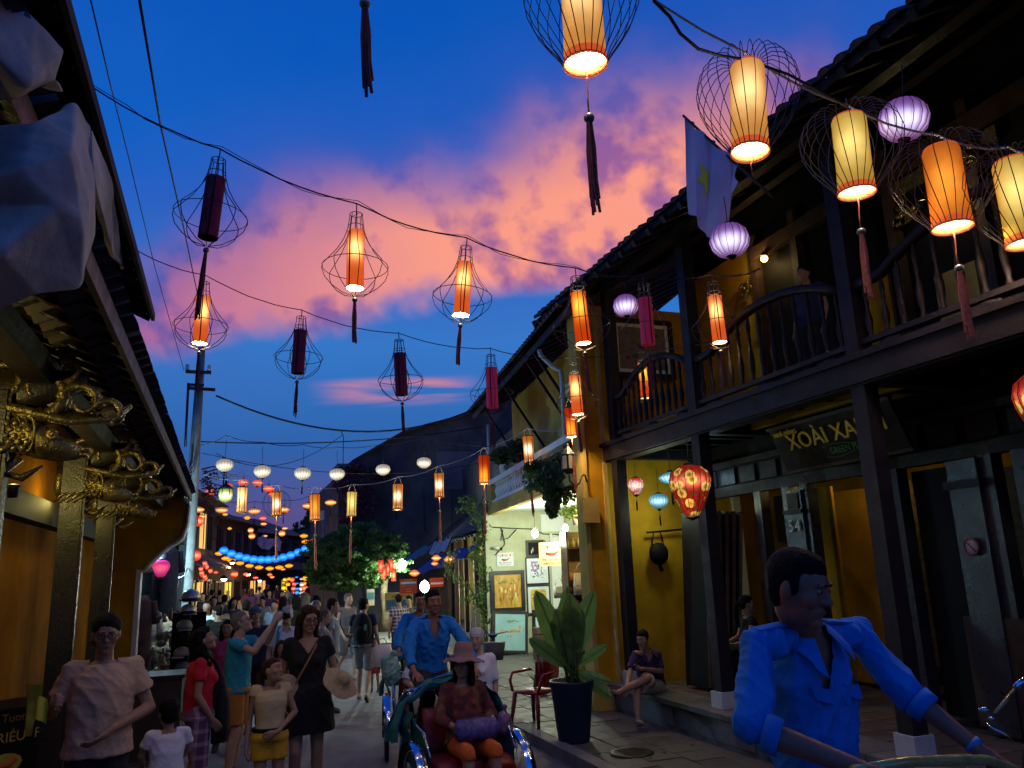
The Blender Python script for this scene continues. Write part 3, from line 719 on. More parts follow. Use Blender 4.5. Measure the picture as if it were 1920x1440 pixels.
def lantern(kind, pos, label, group, lit=None, s=1., lean=0., name=None, tl=.42, dark=False, rz=None, cord=.12, tassel=True, wire=None, leany=0.):
    global SEAM
    t = thing(name or 'hanging_lantern', label, 'lantern', pos, random.uniform(0, 6) if rz is None else rz, group)
    t.rotation_euler = (leany+random.uniform(-.03, .03), lean+random.uniform(-.03, .03), 0); t.scale = (s, s, s)
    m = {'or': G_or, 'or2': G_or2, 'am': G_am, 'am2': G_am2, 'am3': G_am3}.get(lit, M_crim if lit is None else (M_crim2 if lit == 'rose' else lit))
    on = m not in (M_crim, M_crim2); wm = wire or M_wire
    hang = lm(('hang', cord), lambda: MB().tube([(0, 0, cord), (.004, 0, cord*.5), (0, 0, 0)], .005, 5).mesh('hook_cord', M_cable))
    if kind == 'pear':
        inst('cage', lm(('pear', wm.name), lambda: cage_pear().mesh('cage', wm)), t, rot=(0, 0, random.uniform(0, 6)))
        inst('shade', shade_mesh(m, .086, -.19, -.78, on), t)
        inst('shade_seam', lm(('seam',), lambda: MB().box((-.085, -.02, -.485), (.006, .012, .585)).mesh('shade_seam', M_black)), t, rot=(0, 0, random.uniform(.3, 1.6)))
        if on: inst('bulb', lm('bulb1', lambda: MB().ell((0, 0, -.34), (.03, .03, .045), 10, 8).mesh('bulb', G_bulb)), t)
        inst('hook_cord', hang, t)
        if on and s > .9: lamp((0, 0, -.70), 60. if (4.6 < t.location.x and t.location.x < 5.4 and t.location.y > 7.) and 'pillar' in label or 'red one' in label else 14., (1., .66, .30), .04, 'lantern_light', t)
        if tassel:
            inst('bead', bead_mesh(.026), t, (0, 0, -.90)); inst('tassel', tassel_mesh(M_tass, tl), t, (0, 0, -.92))
    elif kind == 'apple':
        inst('cage', lm(('apple', wm.name), lambda: cage_apple().mesh('cage', wm)), t)
        inst('shade', lm(('sha', m.name), lambda: MB().lathe([(.118, -.03), (.136, -.07), (.137, -.3), (.137, -.55), (.142, -.76)], 28, cap=False, smooth=True).mesh('shade', [m])), t)
        def inner():
            mb = MB(); mb.lathe([(.138, -.765), (.133, -.5), (.132, -.08), (.02, -.05)], 28, cap=False); return mb.mesh('lining', [G_in])
        inst('lining', lm('liningA', inner), t)
        rim = lm(('rimA', m.name), lambda: MB().lathe([(.142, -.76), (.150, -.83), (.146, -.835), (.138, -.765)], 28, cap=False).mesh('hem', mat('orange_hem', (.5, .12, .03), .8, emit=srgb(230, 90, 40), es=.7)))
        inst('hem', rim, t)
        inst('shade_rim', lm('rimB', lambda: MB().lathe([(.10, -.018), (.122, -.03), (.128, -.045), (.12, -.05)], 24, cap=False).mesh('shade_rim', mat('orange_hem', (.5, .12, .03)))), t)
        inst('bulb', lm('bulb2', lambda: MB().ell((.01, 0, -.62), (.028, .028, .06), 10, 8).mesh('bulb', G_bulb)), t)
        inst('hook_cord', hang, t)
        lamp((0, 0, -.74), 26., (1., .74, .46), .05, 'lantern_light', t)
        if tassel:
            inst('tassel_cord', lm('tc', lambda: MB().tube([(0, 0, -.82), (.006, 0, -.95), (0, .004, -1.08), (0, 0, -1.2)], .006, 5).mesh('tassel_cord', M_tass2)), t)
            inst('bead', bead_mesh(.036), t, (0, 0, -1.22)); inst('tassel', tassel_mesh(M_tass if dark else M_tass2, .62, .03), t, (0, 0, -1.25))
        else:
            inst('tassel_cord', lm('tc2', lambda: MB().tube([(0, 0, -.82), (.03, 0, -.88), (.0, 0, -.93), (.02, 0, -1.04)], .005, 5).mesh('tassel_cord', M_tass2)), t)
    elif kind == 'tube':
        inst('shade', lm(('tb', m.name), lambda: MB().lathe([(.085, 0), (.09, -.02), (.085, -.2), (.085, -.42), (.092, -.46)], 24, cap=False, flute=12, fa=.03).mesh('shade', [m])), t)
        inst('rib', lm('tbr', lambda: tube_ribs().mesh('rib', M_wood2)), t)
        inst('lining', lm('tbl', lambda: MB().lathe([(.085, -.455), (.08, -.3), (.08, -.02)], 20, cap=False).mesh('lining', [G_in])), t)
        inst('handle', lm('tbh', lambda: MB().tube([(-.07, 0, 0), (-.04, 0, .10), (0, 0, .14), (.04, 0, .10), (.07, 0, 0)], .005, 4).mesh('handle', M_cablel)), t)
        lamp((0, 0, -.40), 60. if 'half hidden' in label else 12., (1., .66, .30), .04, 'lantern_light', t)
        if tassel:
            inst('tassel_cord', lm('tbc', lambda: MB().tube([(0, 0, -.44), (0, 0, -.72)], .008, 5).mesh('tassel_cord', M_tass2)), t)
            inst('bead', bead_mesh(.026), t, (0, 0, -.73)); inst('tassel', tassel_mesh(M_tass2, .55, .02), t, (0, 0, -.75))
        if kind and lit is G_bam and dark:
            inst('cage', lm('cb', lambda: cage_ball().mesh('cage', M_wire)), t, (0, 0, .04))
    else:                                                 # silk lanterns turned to a profile
        P = {'onion': [(.05, 0), (.10, -.012), (.155, -.05), (.175, -.11), (.165, -.17), (.12, -.225), (.06, -.262), (.03, -.275)],
             'disc': [(.03, 0), (.09, -.02), (.15, -.05), (.175, -.085), (.14, -.13), (.08, -.165), (.03, -.18)],
             'diamond': [(.04, 0), (.09, -.03), (.13, -.075), (.175, -.115), (.13, -.155), (.085, -.195), (.04, -.22)],
             'balloon': [(.05, 0), (.12, -.02), (.185, -.07), (.205, -.15), (.195, -.22), (.15, -.34), (.10, -.45), (.06, -.52)],
             'drop': [(.05, 0), (.11, -.02), (.155, -.07), (.165, -.13), (.14, -.2), (.09, -.29), (.05, -.34)],
             'ball': [(.04, 0), (.11, -.02), (.165, -.08), (.185, -.16), (.165, -.24), (.11, -.30), (.04, -.32)]}[kind]
        nr = 16
        def body():
            mb = MB(); N = nr*4; prof = []
            for (a, b), (c, d) in zip(P[:-1], P[1:]): prof += [(a, b), ((a+c)/2, (b+d)/2)]
            prof.append(P[-1]); vs = []; 
            mb.lathe(prof, N, cap=True, flute=nr, fa=-.028); return mb.mesh('silk_shade', [m])
        inst('silk_shade', lm(('silk', kind, m.name), body), t)
        def ribs():
            mb = MB()
            for k in range(nr):
                g = 2*pi*(k+.0)/nr; mb.tube([(r*.985*cos(g), r*.985*sin(g), z) for r, z in P], .0028 if kind != 'balloon' else .0036, 3)
            return mb.mesh('rib_frame', M_wood)
        if not dark: inst('rib_frame', lm(('ribs', kind), ribs), t)
        zb = P[-1][1]
        inst('cap_ring', lm(('cap', kind), lambda: MB().lathe([(P[0][0]+.006, .0), (P[0][0]+.008, .015), (.02, .03)], 14).mesh('cap_ring', M_wood)), t)
        inst('base_ring', lm(('capb', kind), lambda: MB().lathe([(P[-1][0]+.01, zb+.008), (P[-1][0]+.004, zb-.012), (.012, zb-.035)], 14).mesh('base_ring', M_wood)), t)
        inst('hook_cord', hang, t)
        if tassel:
            inst('tassel_cord', lm(('sc', kind), lambda: MB().tube([(0, 0, zb), (0, 0, zb-.12)], .003, 4).mesh('tassel_cord', M_black)), t)
            inst('tassel', tassel_mesh(M_black, .20, .014), t, (0, 0, zb-.12))
    return t
def tube_ribs():
    mb = MB()
    for k in range(6):
        g = 2*pi*k/6; mb.tube([(.09*cos(g), .09*sin(g), 0), (.087*cos(g), .087*sin(g), -.46)], .006, 4)
    mb.tube(ringpts(.09, 0), .008, 4, False); mb.tube(ringpts(.093, -.46), .009, 4, False); return mb
def wire_line(pts, r, label, m=None, cat='cable', name='overhead_cable', group=None):
    mb = MB(); mb.tube(pts, r, 5); return tag(mb.build(name, m or M_cable), label, cat, group)
def catenary(ps, s=.05, n=6, wig=.004):
    out = []
    for a, b in zip(ps[:-1], ps[1:]): out += sag(a, b, s, n, wig)[:-1]
    return out+[Vector(ps[-1])]

# ---- string A: pear cages from the left roof to the balcony of no. 54
GA = 'pear shaped wire lanterns on the upper string'
As = [((410, 300), 6.7, None, .02, 'unlit crimson cylinder in a pear wire cage, nearest the left roof on the upper string', .045),
      ((668, 402), 6.9, 'or', .0, 'lit orange cylinder in a pear wire cage against the pink cloud, upper string', 0),
      ((874, 464), 7.3, 'or', .04, 'lit orange cylinder in a pear wire cage high above the dark gable roof', .10),
      ((1080, 520), 7.5, 'or2', -.12, 'lit orange leaning cylinder in a pear wire cage in front of the yellow pillar', -.08),
      ((1206, 532), 7.7, 'rose', -.06, 'unlit rose pink cylinder in a pear wire cage before the framed picture of the balcony', -.04),
      ((1336, 530), 7.5, 'or', -.01, 'lit orange cylinder in a pear wire cage by the carved balcony rail', -.01)]
top = []
for (px, py), Y, lit, _, lab, lean in As:
    p = PY(px, py, Y); top.append(p+Vector((0, 0, .11)))
    s = .95 if px != 1080 else 1.02
    if px == 1080: s = .98
    t_ = lantern('pear', p, lab, GA, lit, s, lean, wire=M_wirel if px > 1000 else M_wire, tl=.62 if px == 410 else .40)
ends = [PY(160, 155, 6.9)]+top+[PX(1425, 503, 5.5)]
wire_line(catenary(ends, .06, 7), .0075, 'twisted dark cable carrying the upper string of pear shaped lanterns', cat='lantern string', name='lantern_string')
wire_line([p+Vector((.02, .02, .02+.02*sin(i))) for i, p in enumerate(catenary(ends, .08, 7, .010))], .0035, 'thin loose flex wound along the upper lantern string', cat='flex', name='power_flex')
# ---- string B
GB = 'pear shaped wire lanterns on the second string'
Bs = [((383, 530), 9.8, 'or', .02, 'lit orange cylinder in a pear wire cage in front of the utility pole top', 1.0),
      ((565, 595), 10.2, None, .02, 'small unlit crimson cylinder in a pear wire cage left of the thin cloud wisp', .98),
      ((748, 638), 10.4, None, -.02, 'small unlit crimson cylinder in a pear wire cage over the thin pink cloud wisp', 1.0),
      ((920, 666), 10.3, 'rose', -.02, 'unlit rose pink cylinder in a pear wire cage before the gutter corner', .98),
      ((1075, 682), 10.0, 'or', -.02, 'lit orange cylinder in a pear wire cage just above the red one', .95),
      ((1203, 660), 9.8, 'or2', -.02, 'small lit orange cylinder in a pear wire cage in front of the balcony balusters', .88)]
top = []
for (px, py), Y, lit, lean, lab, s in Bs:
    p = PY(px, py, Y); top.append(p+Vector((0, 0, .10)))
    lantern('pear', p, lab, GB, lit, s, lean, wire=M_wirel if px > 1000 else M_wire, tl=.45)
ends = [PY(225, 450, 9.6)]+top+[PX(1330, 640, 5.45)]
wire_line(catenary(ends, .07, 7), .0065, 'thin dark cable carrying the second string of pear shaped lanterns', cat='lantern string', name='lantern_string')
# ---- string E: big apple cages, nearest
GE = 'large apple shaped wire lanterns on the nearest string'
Es = [((1085, -80), 6.0, 'am', 0, 'largest amber cylinder lantern in a many-wired round cage cut by the top of the view', .02, True, True),
      ((1400, 118), 6.9, 'am', 0, 'pale amber cylinder lantern in a many-wired round cage beside the hanging flag', .09, False, False),
      ((1590, 215), 7.2, 'am2', 0, 'straw yellow cylinder lantern in a round wire cage under the dark tiled eave', .0, True, False),
      ((1762, 273), 7.1, 'am3', 0, 'tawny orange cylinder lantern in a wire cage in front of the gilt carved bracket', .0, True, False),
      ((1895, 296), 7.1, 'am2', 0, 'straw yellow cylinder lantern in a wire cage cut by the right edge of the view', -.02, False, False)]
top = []
for (px, py), D, lit, _, lab, lean, tas, dk in Es:
    p = PD(px, py, D); top.append(p+Vector((0, 0, .09)))
    a_ = lantern('apple', p, lab, GE, lit, .97, lean, tassel=tas, dark=dk, wire=M_wirel if px > 1500 else M_wire)
    if px > 1500: a_.scale = (.97, .97, .82)
x0 = PD(673, 13, 5.6)+Vector((0, 0, 1.19))
lantern('apple', x0, 'round cage lantern mostly above the view with only its dark bead and tassel showing', GE, 'am', .97, 0, tassel=True, dark=True)
ends = [x0+Vector((-1.2, .1, .3)), x0+Vector((0, 0, .09))]+top+[PD(2000, 290, 7.1)]
wire_line(catenary(ends, .05, 7), .010, 'grey cable with a taut bright strand carrying the nearest round cage lanterns', M_cablel, 'lantern string', 'lantern_string')
wire_line([PD(*q) for q in ((1225, 0, 5.5), (1255, 30, 5.6), (1275, 62, 5.7), (1310, 92, 5.9), (1350, 104, 6.6), (1400, 112, 6.85), (1480, 140, 7.), (1590, 200, 7.15))], .012, 'thick black flex looping down to the pale amber lantern', cat='flex', name='power_flex')
# ---- string C: bamboo cylinders further down
GC = 'bamboo cylinder lanterns on the third string'
Cs = [((989, 818), 13.8, G_bam, 'amber bamboo cylinder lantern hanging above the white balustrade', 1.15), ((907, 854), 15.2, G_ored, 'reddish bamboo cylinder lantern in front of the dark gable wall, rightmost there', 1.25),
      ((823, 887), 15.4, G_bam, 'amber bamboo cylinder lantern in front of the dark gable wall with bead and long tassel', 1.05),
      ((746, 908), 15.7, G_bam, 'amber bamboo cylinder lantern in front of the dark gable wall, its lower hem torn', 1.1),
      ((660, 922), 15.9, G_am2, 'straw bamboo cylinder lantern hanging just above the green tree', 1.05), ((590, 927), 16., G_am3, 'peach cylinder lantern with half a wire ball cage beside the white box', 1.1),
      ((519, 923), 16.1, G_bam, 'bright orange cylinder lantern inside a wire ball cage, long tassel', 1.0), ((455, 914), 16.2, G_am, 'cream cylinder lantern in a faint pear wire frame right of the glass street lantern', 1.05)]
top = []
for (px, py), Y, m, lab, s in Cs:
    p = PY(px, py, Y); top.append(p+Vector((0, 0, .15)))
    lantern('tube', p, lab, GC, m, s, 0, dark=px in (519, 590, 455), tassel=px not in (746, 455))
wire_line(catenary([PY(1100, 800, 12.)]+top+[PY(372, 885, 17.)], .06, 6), .008, 'pale cable carrying the bamboo cylinder lanterns over the street', M_cablel, 'lantern string', 'lantern_string')
lantern('tube', PY(1068, 765, 10.6), 'red orange cylinder lantern half hidden behind the lit one by the pillar, brass tassel', None, G_ored, .95)
# ---- row D: white onions
GD = 'white silk lanterns in a row'
wh = [('leftmost, next to the utility pole', 422, 861, 14.6), ('second from the utility pole', 492, 873, 14.6), ('third from the utility pole', 568, 877, 14.6), ('nearest to the flat roof corner', 632, 879, 15.3), ('in front of the sloping dark gable', 718, 871, 15.9), ('rightmost, under the roof lattice', 795, 858, 15.7)]
top = []
for lab, px, py, Y in wh:
    p = PY(px, py, Y); top.append(p+Vector((0, 0, .42))); lantern('onion', p, 'white ribbed silk lantern, '+lab, GD, G_wh, .82, 0, cord=.42, tassel=px < 640)
wire_line(catenary([PY(372, 835, 15)]+top+[PY(925, 838, 14)], .04, 5), .007, 'thin cable from which the white silk lanterns hang', cat='lantern string', name='lantern_string')
# ---- orange, red, blue and amber rows beyond
def row(pts, kind, m, s, lab, grp, tassel=False, cord=.2, dark=False, r=.008):
    top = []
    for i, (px, py, Y, l2) in enumerate(pts):
        p = PY(px, py, Y); top.append(p+Vector((0, 0, cord*s))); lantern(kind, p, lab+', '+l2, grp, m, s, 0, cord=cord, tassel=tassel, dark=dark)
    return top
tp = row([(372, 950, 21, 'half hidden behind the utility pole'), (416, 951, 21, 'below the glass street lantern'), (477, 953, 21, 'alone in the dusk sky gap'), (532, 950, 21, 'behind the bright caged cylinder'), (578, 943, 21, 'behind the peach cylinder'), (620, 937, 21, 'before the purple bougainvillea')], 'disc', G_os, .85, 'orange ribbed silk lantern', 'orange silk lanterns in a row', True)
wire_line(catenary(tp, .05, 5), .007, 'thin cable of the orange silk lanterns', cat='lantern string', name='lantern_string')
tp = row([(395, 916, 30, 'lowest on the left near the pole'), (428, 906, 30, 'behind the glass street lantern top'), (457, 898, 30, 'over the cream cylinder'), (483, 899, 30, 'right of the cream cylinder'), (504, 910, 30, 'sloping down to the right'), (514, 920, 30, 'touching the caged cylinder')], 'diamond', G_rs, 1.15, 'red diamond shaped lantern', 'red diamond lanterns', dark=True)
bl = ['leftmost', 'second from left', 'third from left', 'fourth from left', 'fifth from left', 'left of the lowest point', 'at the lowest point', 'right of the lowest point', 'fourth from right', 'third from right', 'second from right', 'rightmost against the tree']
tp = []
for k in range(12):
    q = k/11; px = 420+153*q; py = 1025+ (1-(2*q-1)**2)*19-3*q
    p = PY(px, py, 31); tp.append(p+Vector((0, 0, .1))); lantern('ball', p, 'glowing blue ball lantern of the sagging garland, '+bl[k], 'blue ball lanterns in a garland', G_bs, .86, 0, cord=.1, tassel=False, dark=True)
wire_line(catenary([PY(396, 1008, 31)]+tp+[PY(600, 1005, 31)], .01, 3), .01, 'cable of the blue ball garland', cat='lantern string', name='lantern_string')
row([(411, 1034, 36, 'left end beside the blue garland'), (423, 1043, 36, 'under the leftmost blue balls'), (434, 1047, 36, 'under the third blue ball'), (468, 1057, 36, 'flat one under the middle of the garland'), (486, 1060, 36, 'drop shaped under the garland'), (506, 1062, 36, 'flat right of the garland middle'), (524, 1060, 36, 'round under the right half of the garland'), (542, 1057, 36, 'flat one closest to the tree'),
     (570, 1001, 36, 'upper one against the far tree'), (573, 1012, 36, 'second down against the far tree'), (589, 1010, 36, 'peeping out of the tree crown'), (580, 1026, 36, 'behind the last blue ball'), (450, 1052, 36, 'dim one between the amber ones')], 'disc', G_ys, 1.0, 'amber silk lantern', 'amber silk lanterns far down the street', dark=True)
row([(366, 1032, 24, 'low beside the pole'), (415, 1082, 44, 'far shopfront left'), (428, 1083, 44, 'far shopfront right'), (572, 1098, 44, 'beside the tree foot'), (371, 968, 24, 'small one stuck to the pole')], 'ball', G_rs, .9, 'orange red round lantern', 'orange red lanterns along the left shops', dark=True)
row([(320, 1030, 17.5, 'above the amber bunch')], 'onion', G_yl, .55, 'yellow silk lantern in the left stall', None, dark=True)
for k in range(6): lantern('drop', PY(309+k*5.2, 1040, 17.3+.1*(k % 2)), 'amber drop lantern in the bunch left of the pole, '+['first', 'second', 'third', 'fourth', 'fifth', 'last'][k]+' from the shirts', 'amber drop lanterns bunched in the left stall', G_ys, .5, 0, cord=.1, tassel=False, dark=True)
lantern('drop', PY(303, 1050, 14.9), 'magenta silk lantern hanging behind the dark shirts', None, G_ms, .85, 0, dark=True)
random.seed(11)
for k in range(9): lantern('drop', PY(375+random.uniform(0, 20), 1052+k*3.6, 23+.2*k), 'small red lantern of the hanging cluster right of the pole, '+['topmost', 'second from top', 'third from top', 'fourth from top', 'middle', 'fourth from bottom', 'third from bottom', 'second from bottom', 'lowest'][k], 'small red lanterns in a hanging cluster', G_rs, .38, 0, cord=.1, tassel=False, dark=True)
# ---- lilac lanterns under the eave
GP = 'lilac silk lanterns under the eave'
lantern('ball', PD(1693, 188, 7.4), 'large lilac silk lantern hanging in the eave opening, nearest to the viewer', GP, G_ps, 1.02, 0, leany=.1, cord=.3, tassel=False)
lantern('ball', PD(1364, 422, 8.0), 'lilac silk lantern hanging just below the flag tip', GP, G_ps, 1.0, 0, cord=.3, tassel=False)
lantern('ball', PD(1172, 554, 11.0), 'smallest lilac silk lantern, left of the rose pink cylinder', GP, G_ps, .93, 0, cord=.4, tassel=False)
# ---- lanterns in the porch
lantern('balloon', PD(1291, 872, 7.6), 'large red floral balloon lantern partly behind the second post', 'floral balloon lanterns in the porch', G_fl, .92, 0, cord=.3, tassel=False)
lantern('balloon', PD(1962, 692, 5.6), 'large red floral balloon lantern cut by the right edge of the view', 'floral balloon lanterns in the porch', G_fl, .95, 0, cord=.3, tassel=False)
lantern('drop', PD(1191, 896, 9.3), 'small red and white drop lantern nearest the first post', None, G_fl2, .58, 0, cord=.3)
lantern('disc', PD(1256, 885, 9.), 'turquoise silk lantern close to the big floral one', None, G_ts, .75, 0, cord=.3)
lantern('onion', PD(1234, 926, 10.9), 'pale teal silk lantern hanging lowest before the yellow wall', None, G_ts, .73, 0, cord=.5)
random.seed(21)
tiny = ['leftmost', 'left', 'middle', 'right', 'rightmost']
for k in range(30):
    r_ = k//5; px = 386+(k % 5)*36+random.uniform(-11, 11)+r_*3; py = (962, 985, 1000, 1070, 1082, 1094)[r_]+random.uniform(-6, 6); Yd = (27, 40, 44, 38, 46, 52)[r_]
    if px > 560: px = 556
    lantern(random.choice(('disc', 'ball', 'diamond')), PY(px, py, Yd), 'small warm lantern far down the street, '+tiny[k % 5]+' of the '+['uppermost', 'second', 'third', 'fourth', 'fifth', 'lowest'][r_]+' loose row', 'small warm lanterns strung far down the street', random.choice((G_ys, G_os, G_os, G_rs)), random.uniform(.6, .95)*(.8 if Yd < 30 else 1), 0, cord=.15, tassel=False, dark=True)
for k, (px, py, Yd) in enumerate(((436, 1052, 33), (466, 1074, 38), (420, 1082, 26), (487, 1086, 43))):
    q_ = thing('shop_lamp', ['upper left', 'middle', 'nearest', 'farthest'][k]+' white-gold shop lamp glowing over the far crowd', 'lamp', PY(px, py, Yd), 0, 'shop lamps down the street')
    MB().lathe([(.14, -.05), (.07, .03), (.02, .06)], 12).build('lamp_hood', M_steel, q_); MB().ell((0, 0, -.06), (.09, .09, .06), 12, 8).build('glass_bulb', mat('far_lamp_glass', (1, .9, .7), .5, emit=(1., .78, .42), es=7.), q_)
    lamp((0, 0, -.2), 75., (1., .70, .38), .1, parent=q_)
# low lanterns of the right hand shops and far shop lights
for px, py, Y, m, k, lab in ((1063+0, 0, 0, 0, 0, ''),)[:0]: pass
for px, py, Y, s, lab in ((818, 1040, 22, .8, 'right of the pale awning'), (843, 1041, 22, 1.0, 'under the blue awning'), (777, 1068, 23, .9, 'beside the white bulb'), (815, 1052, 22.5, .6, 'just under the first orange one')):
    lantern('diamond', PY(px, py, Y), 'orange lit lantern of the low shop, '+lab, 'orange lanterns at the low shop', G_os, s, 0, cord=.15, tassel=False)
for k, (px, py) in enumerate(((714, 1050), (720, 1062), (727, 1056), (733, 1048), (738, 1066))):
    lantern('tube', PY(px, py, 26+.2*k), 'red silk lantern hanging by the tree trunk, '+['leftmost', 'second from left', 'middle', 'second from right', 'rightmost'][k], 'red silk lanterns by the tree trunk', G_rs, .9, 0, tassel=False)
CN = ['lemon', 'amber', 'red', 'blue', 'white', 'orange']
cols = [G_yl, G_ys, G_rs, G_bs, G_wh, G_ys]
for k in range(26):
    px = 533+(k % 6)*8+random.uniform(-2, 2); py = 1082+(k//6)*9+random.uniform(-2, 2)
    lantern(random.choice(('ball', 'disc', 'drop')), PY(px, py, 48+random.uniform(-1, 1)), CN[k % 6]+' tiny lantern in the bright pile ending the street, '+['topmost', 'second', 'third', 'fourth', 'lowest'][k//6]+' row', 'coloured lanterns at the end of the street', cols[k % 6], random.uniform(.5, .85), 0, cord=.1, tassel=False, dark=True)
# overhead power and telephone cables
for a, b, s_, r, lab in (((405, 742), (912, 756), .75, .022, 'thick black power cable sagging from the pole arm to the right roof'), ((372, 828), (905, 800), .18, .014, 'black service cable crossing under the power cable'),):
    wire_line(sag(PY(*a, 17), PY(*b, 19), s_, 20), r, lab)
wire_line(sag(PY(380, 850, 17), PY(900, 868, 20), .35, 14), .008, 'thin telephone wire low over the street')
wire_line([PY(640, 808, 18.3), PY(644, 820, 18.3), PY(643, 880, 18.3)], .010, 'short cable end dangling from the thick power cable')
wire_line(sag(PY(405, 850, 20), PY(643, 815, 18.3), .5, 10), .008, 'thin wire curving up to the dangling cable end')
wire_line([PD(258, -20, 6), PD(300, 230, 9), PD(345, 430, 13), PY(372, 560, 17)], .010, 'long black wire running overhead to the pole top')
wire_line([PD(170, 0, 7), PD(205, 150, 8.5), PD(240, 290, 10), PD(290, 500, 14), PY(345, 695, 17)], .006, 'thin pale wire running overhead beside the black one')
# ------------------------------------------------------------------ foliage helper
def leaves(pts, size, m, name, parent, aspect=.5, droop=.3, seed=1, fold=True):
    """leaf-sized faces spread through the given points; each leaf two folded halves"""
    r = np.random.RandomState(seed); P = np.array([tuple(p) for p in pts], dtype=float); n = len(P)
    th = r.uniform(0, 2*pi, n); ph = r.uniform(-.7, .35, n)-droop
    d = np.stack([np.cos(th)*np.cos(ph), np.sin(th)*np.cos(ph), np.sin(ph)], 1)
    w = np.cross(d, r.normal(size=(n, 3))); w /= np.linalg.norm(w, axis=1)[:, None]
    nn_ = np.cross(d, w); L = size*r.uniform(.6, 1.35, n)[:, None]; Wd = L*aspect*.5
    a = P-d*L*.5; b = P+d*L*.5; c1 = P+w*Wd+nn_*Wd*.35; c2 = P-w*Wd+nn_*Wd*.35
    V = np.stack([a, c1, b, c2], 1).reshape(-1, 3)
    idx = np.arange(n)*4; Fc = np.concatenate([np.stack([idx, idx+1, idx+2], 1), np.stack([idx, idx+2, idx+3], 1)])
    me = bpy.data.meshes.new(name); me.from_pydata(V.tolist(), [], Fc.tolist()); me.materials.append(m); me.update()
    o = bpy.data.objects.new(name, me); COL.objects.link(o)
    if parent is not None:
        o.parent = parent; me.transform(LW(parent).inverted())
    return o
def leafmat(name, c, c2, rough=.5):
    if name in MATS: return MATS[name]
    M = mat(name, c, rough, var=.3, vs=1.6, col2=c2); nt = M.node_tree; t = NT(nt)
    p = [n for n in nt.nodes if n.type == 'BSDF_PRINCIPLED'][0]; o = [n for n in nt.nodes if n.type == 'OUTPUT_MATERIAL'][0]
    tr = t.a('ShaderNodeBsdfTranslucent'); tr.inputs[0].default_value = c4(tuple(min(1, x*1.3) for x in c)); mx = t.a('ShaderNodeMixShader'); mx.inputs[0].default_value = .35
    t.L.new(p.outputs[0], mx.inputs[1]); t.L.new(tr.outputs[0], mx.inputs[2]); t.L.new(mx.outputs[0], o.inputs[0]); return M
F_tree = leafmat('tree_leaf', (.09, .20, .045), (.04, .10, .028)); F_vine = leafmat('vine_leaf', (.06, .11, .03), (.03, .06, .02))
F_lime = leafmat('lime_leaf', (.14, .22, .03), (.06, .12, .02)); F_big = leafmat('broad_leaf', (.12, .23, .06), (.07, .14, .04), .35)
F_boug = leafmat('bougainvillea_bract', (.20, .02, .12), (.07, .02, .05)); M_bark = mat('bark', (.16, .11, .065), .9, var=.5, vs=7., bump=.7, bs=20., stain=(.30, .24, .12))
def cloud(c, r, n, rnd, shell=.5):
    out = []
    for _ in range(n):
        v = Vector((rnd.gauss(0, 1), rnd.gauss(0, 1), rnd.gauss(0, 1))).normalized()*(rnd.random()**shell)
        out.append(Vector(c)+Vector((v.x*r[0], v.y*r[1], v.z*r[2])))
    return out
def tree(name, label, base, H, blobs, m, n_leaf, size, seed, trunk_r=.16, limbs=7, aspect=.4, droop=.5, group=None):
    rnd = random.Random(seed); t = thing(name, label, 'tree', base, 0, group); b = Vector(base)
    top = b+Vector((rnd.uniform(-.2, .2), 0, H*.45)); mb = MB()
    mb.tube([b, b+Vector((.06, .02, H*.15)), b+Vector((-.03, 0, H*.3)), top], 0, 10, True, [trunk_r*1.4, trunk_r, trunk_r*.9, trunk_r*.75]); mb.build('trunk', M_bark, t, world=True)
    lm_ = MB()
    for k in range(limbs):
        c = Vector(blobs[k % len(blobs)][0]); q = c+Vector((rnd.uniform(-.3, .3), rnd.uniform(-.3, .3), 0)); m1 = top.lerp(q, .5)+Vector((rnd.uniform(-.15, .15), 0, .2))
        lm_.tube([top, m1, q], 0, 6, True, [trunk_r*.5, trunk_r*.3, trunk_r*.1])
    lm_.build('limb', M_bark, t, world=True)['kind'] = 'stuff'
    pts = []; tot = sum(bb[1][0]*bb[1][2] for bb in blobs)
    for c, r in blobs:                                   # clumps: sub-clouds inside each blob give gaps and uneven edges
        k = int(n_leaf*r[0]*r[2]/tot); sub = cloud(c, r, max(8, k//60), rnd, .45)
        for s_ in sub: pts += cloud(s_, (r[0]*.24, r[1]*.24, r[2]*.16), 60, rnd, .6)
    leaves(pts, size, m, 'crown', t, aspect, droop, seed); return t
# ------------------------------------------------------------------ street tree and plants
bl_ = [((4.5, 29, 3.45), (1.0, 1.1, .55)), ((3.5, 29, 2.95), (.95, 1.1, .6)), ((5.2, 28.6, 2.95), (.95, 1.1, .65)), ((4.4, 28.4, 2.5), (1.2, 1., .6)), ((5.5, 28.2, 2.35), (.6, .8, .4)), ((3.1, 28.8, 2.3), (.6, .8, .45)), ((3.7, 28.6, 1.95), (.9, .8, .4)), ((4.6, 28.4, 2.0), (.8, .7, .35))]
tree('street_tree', 'feathery green street tree lit from its right side beside the low shops', (5.35, 29, .1), 4.6, bl_, F_tree, 34000, .15, 5, .15)
tree('distant_tree', 'dark slender tree top rising behind the blue garland at the street end', (6.2, 66, 0), 7.5, [((5.9, 66, 5.6), (1.3, 1, 1.6)), ((6.3, 66, 7.2), (.6, .6, 1.0)), ((5.2, 66, 4.4), (1.2, 1, 1.0))], F_tree, 3000, .35, 6, .15)
bo = thing('bougainvillea', 'purple bougainvillea climbing the dark house left of the gable', 'climbing plant', (5.6, 33.6, .1))
rnd = random.Random(4); pts = []
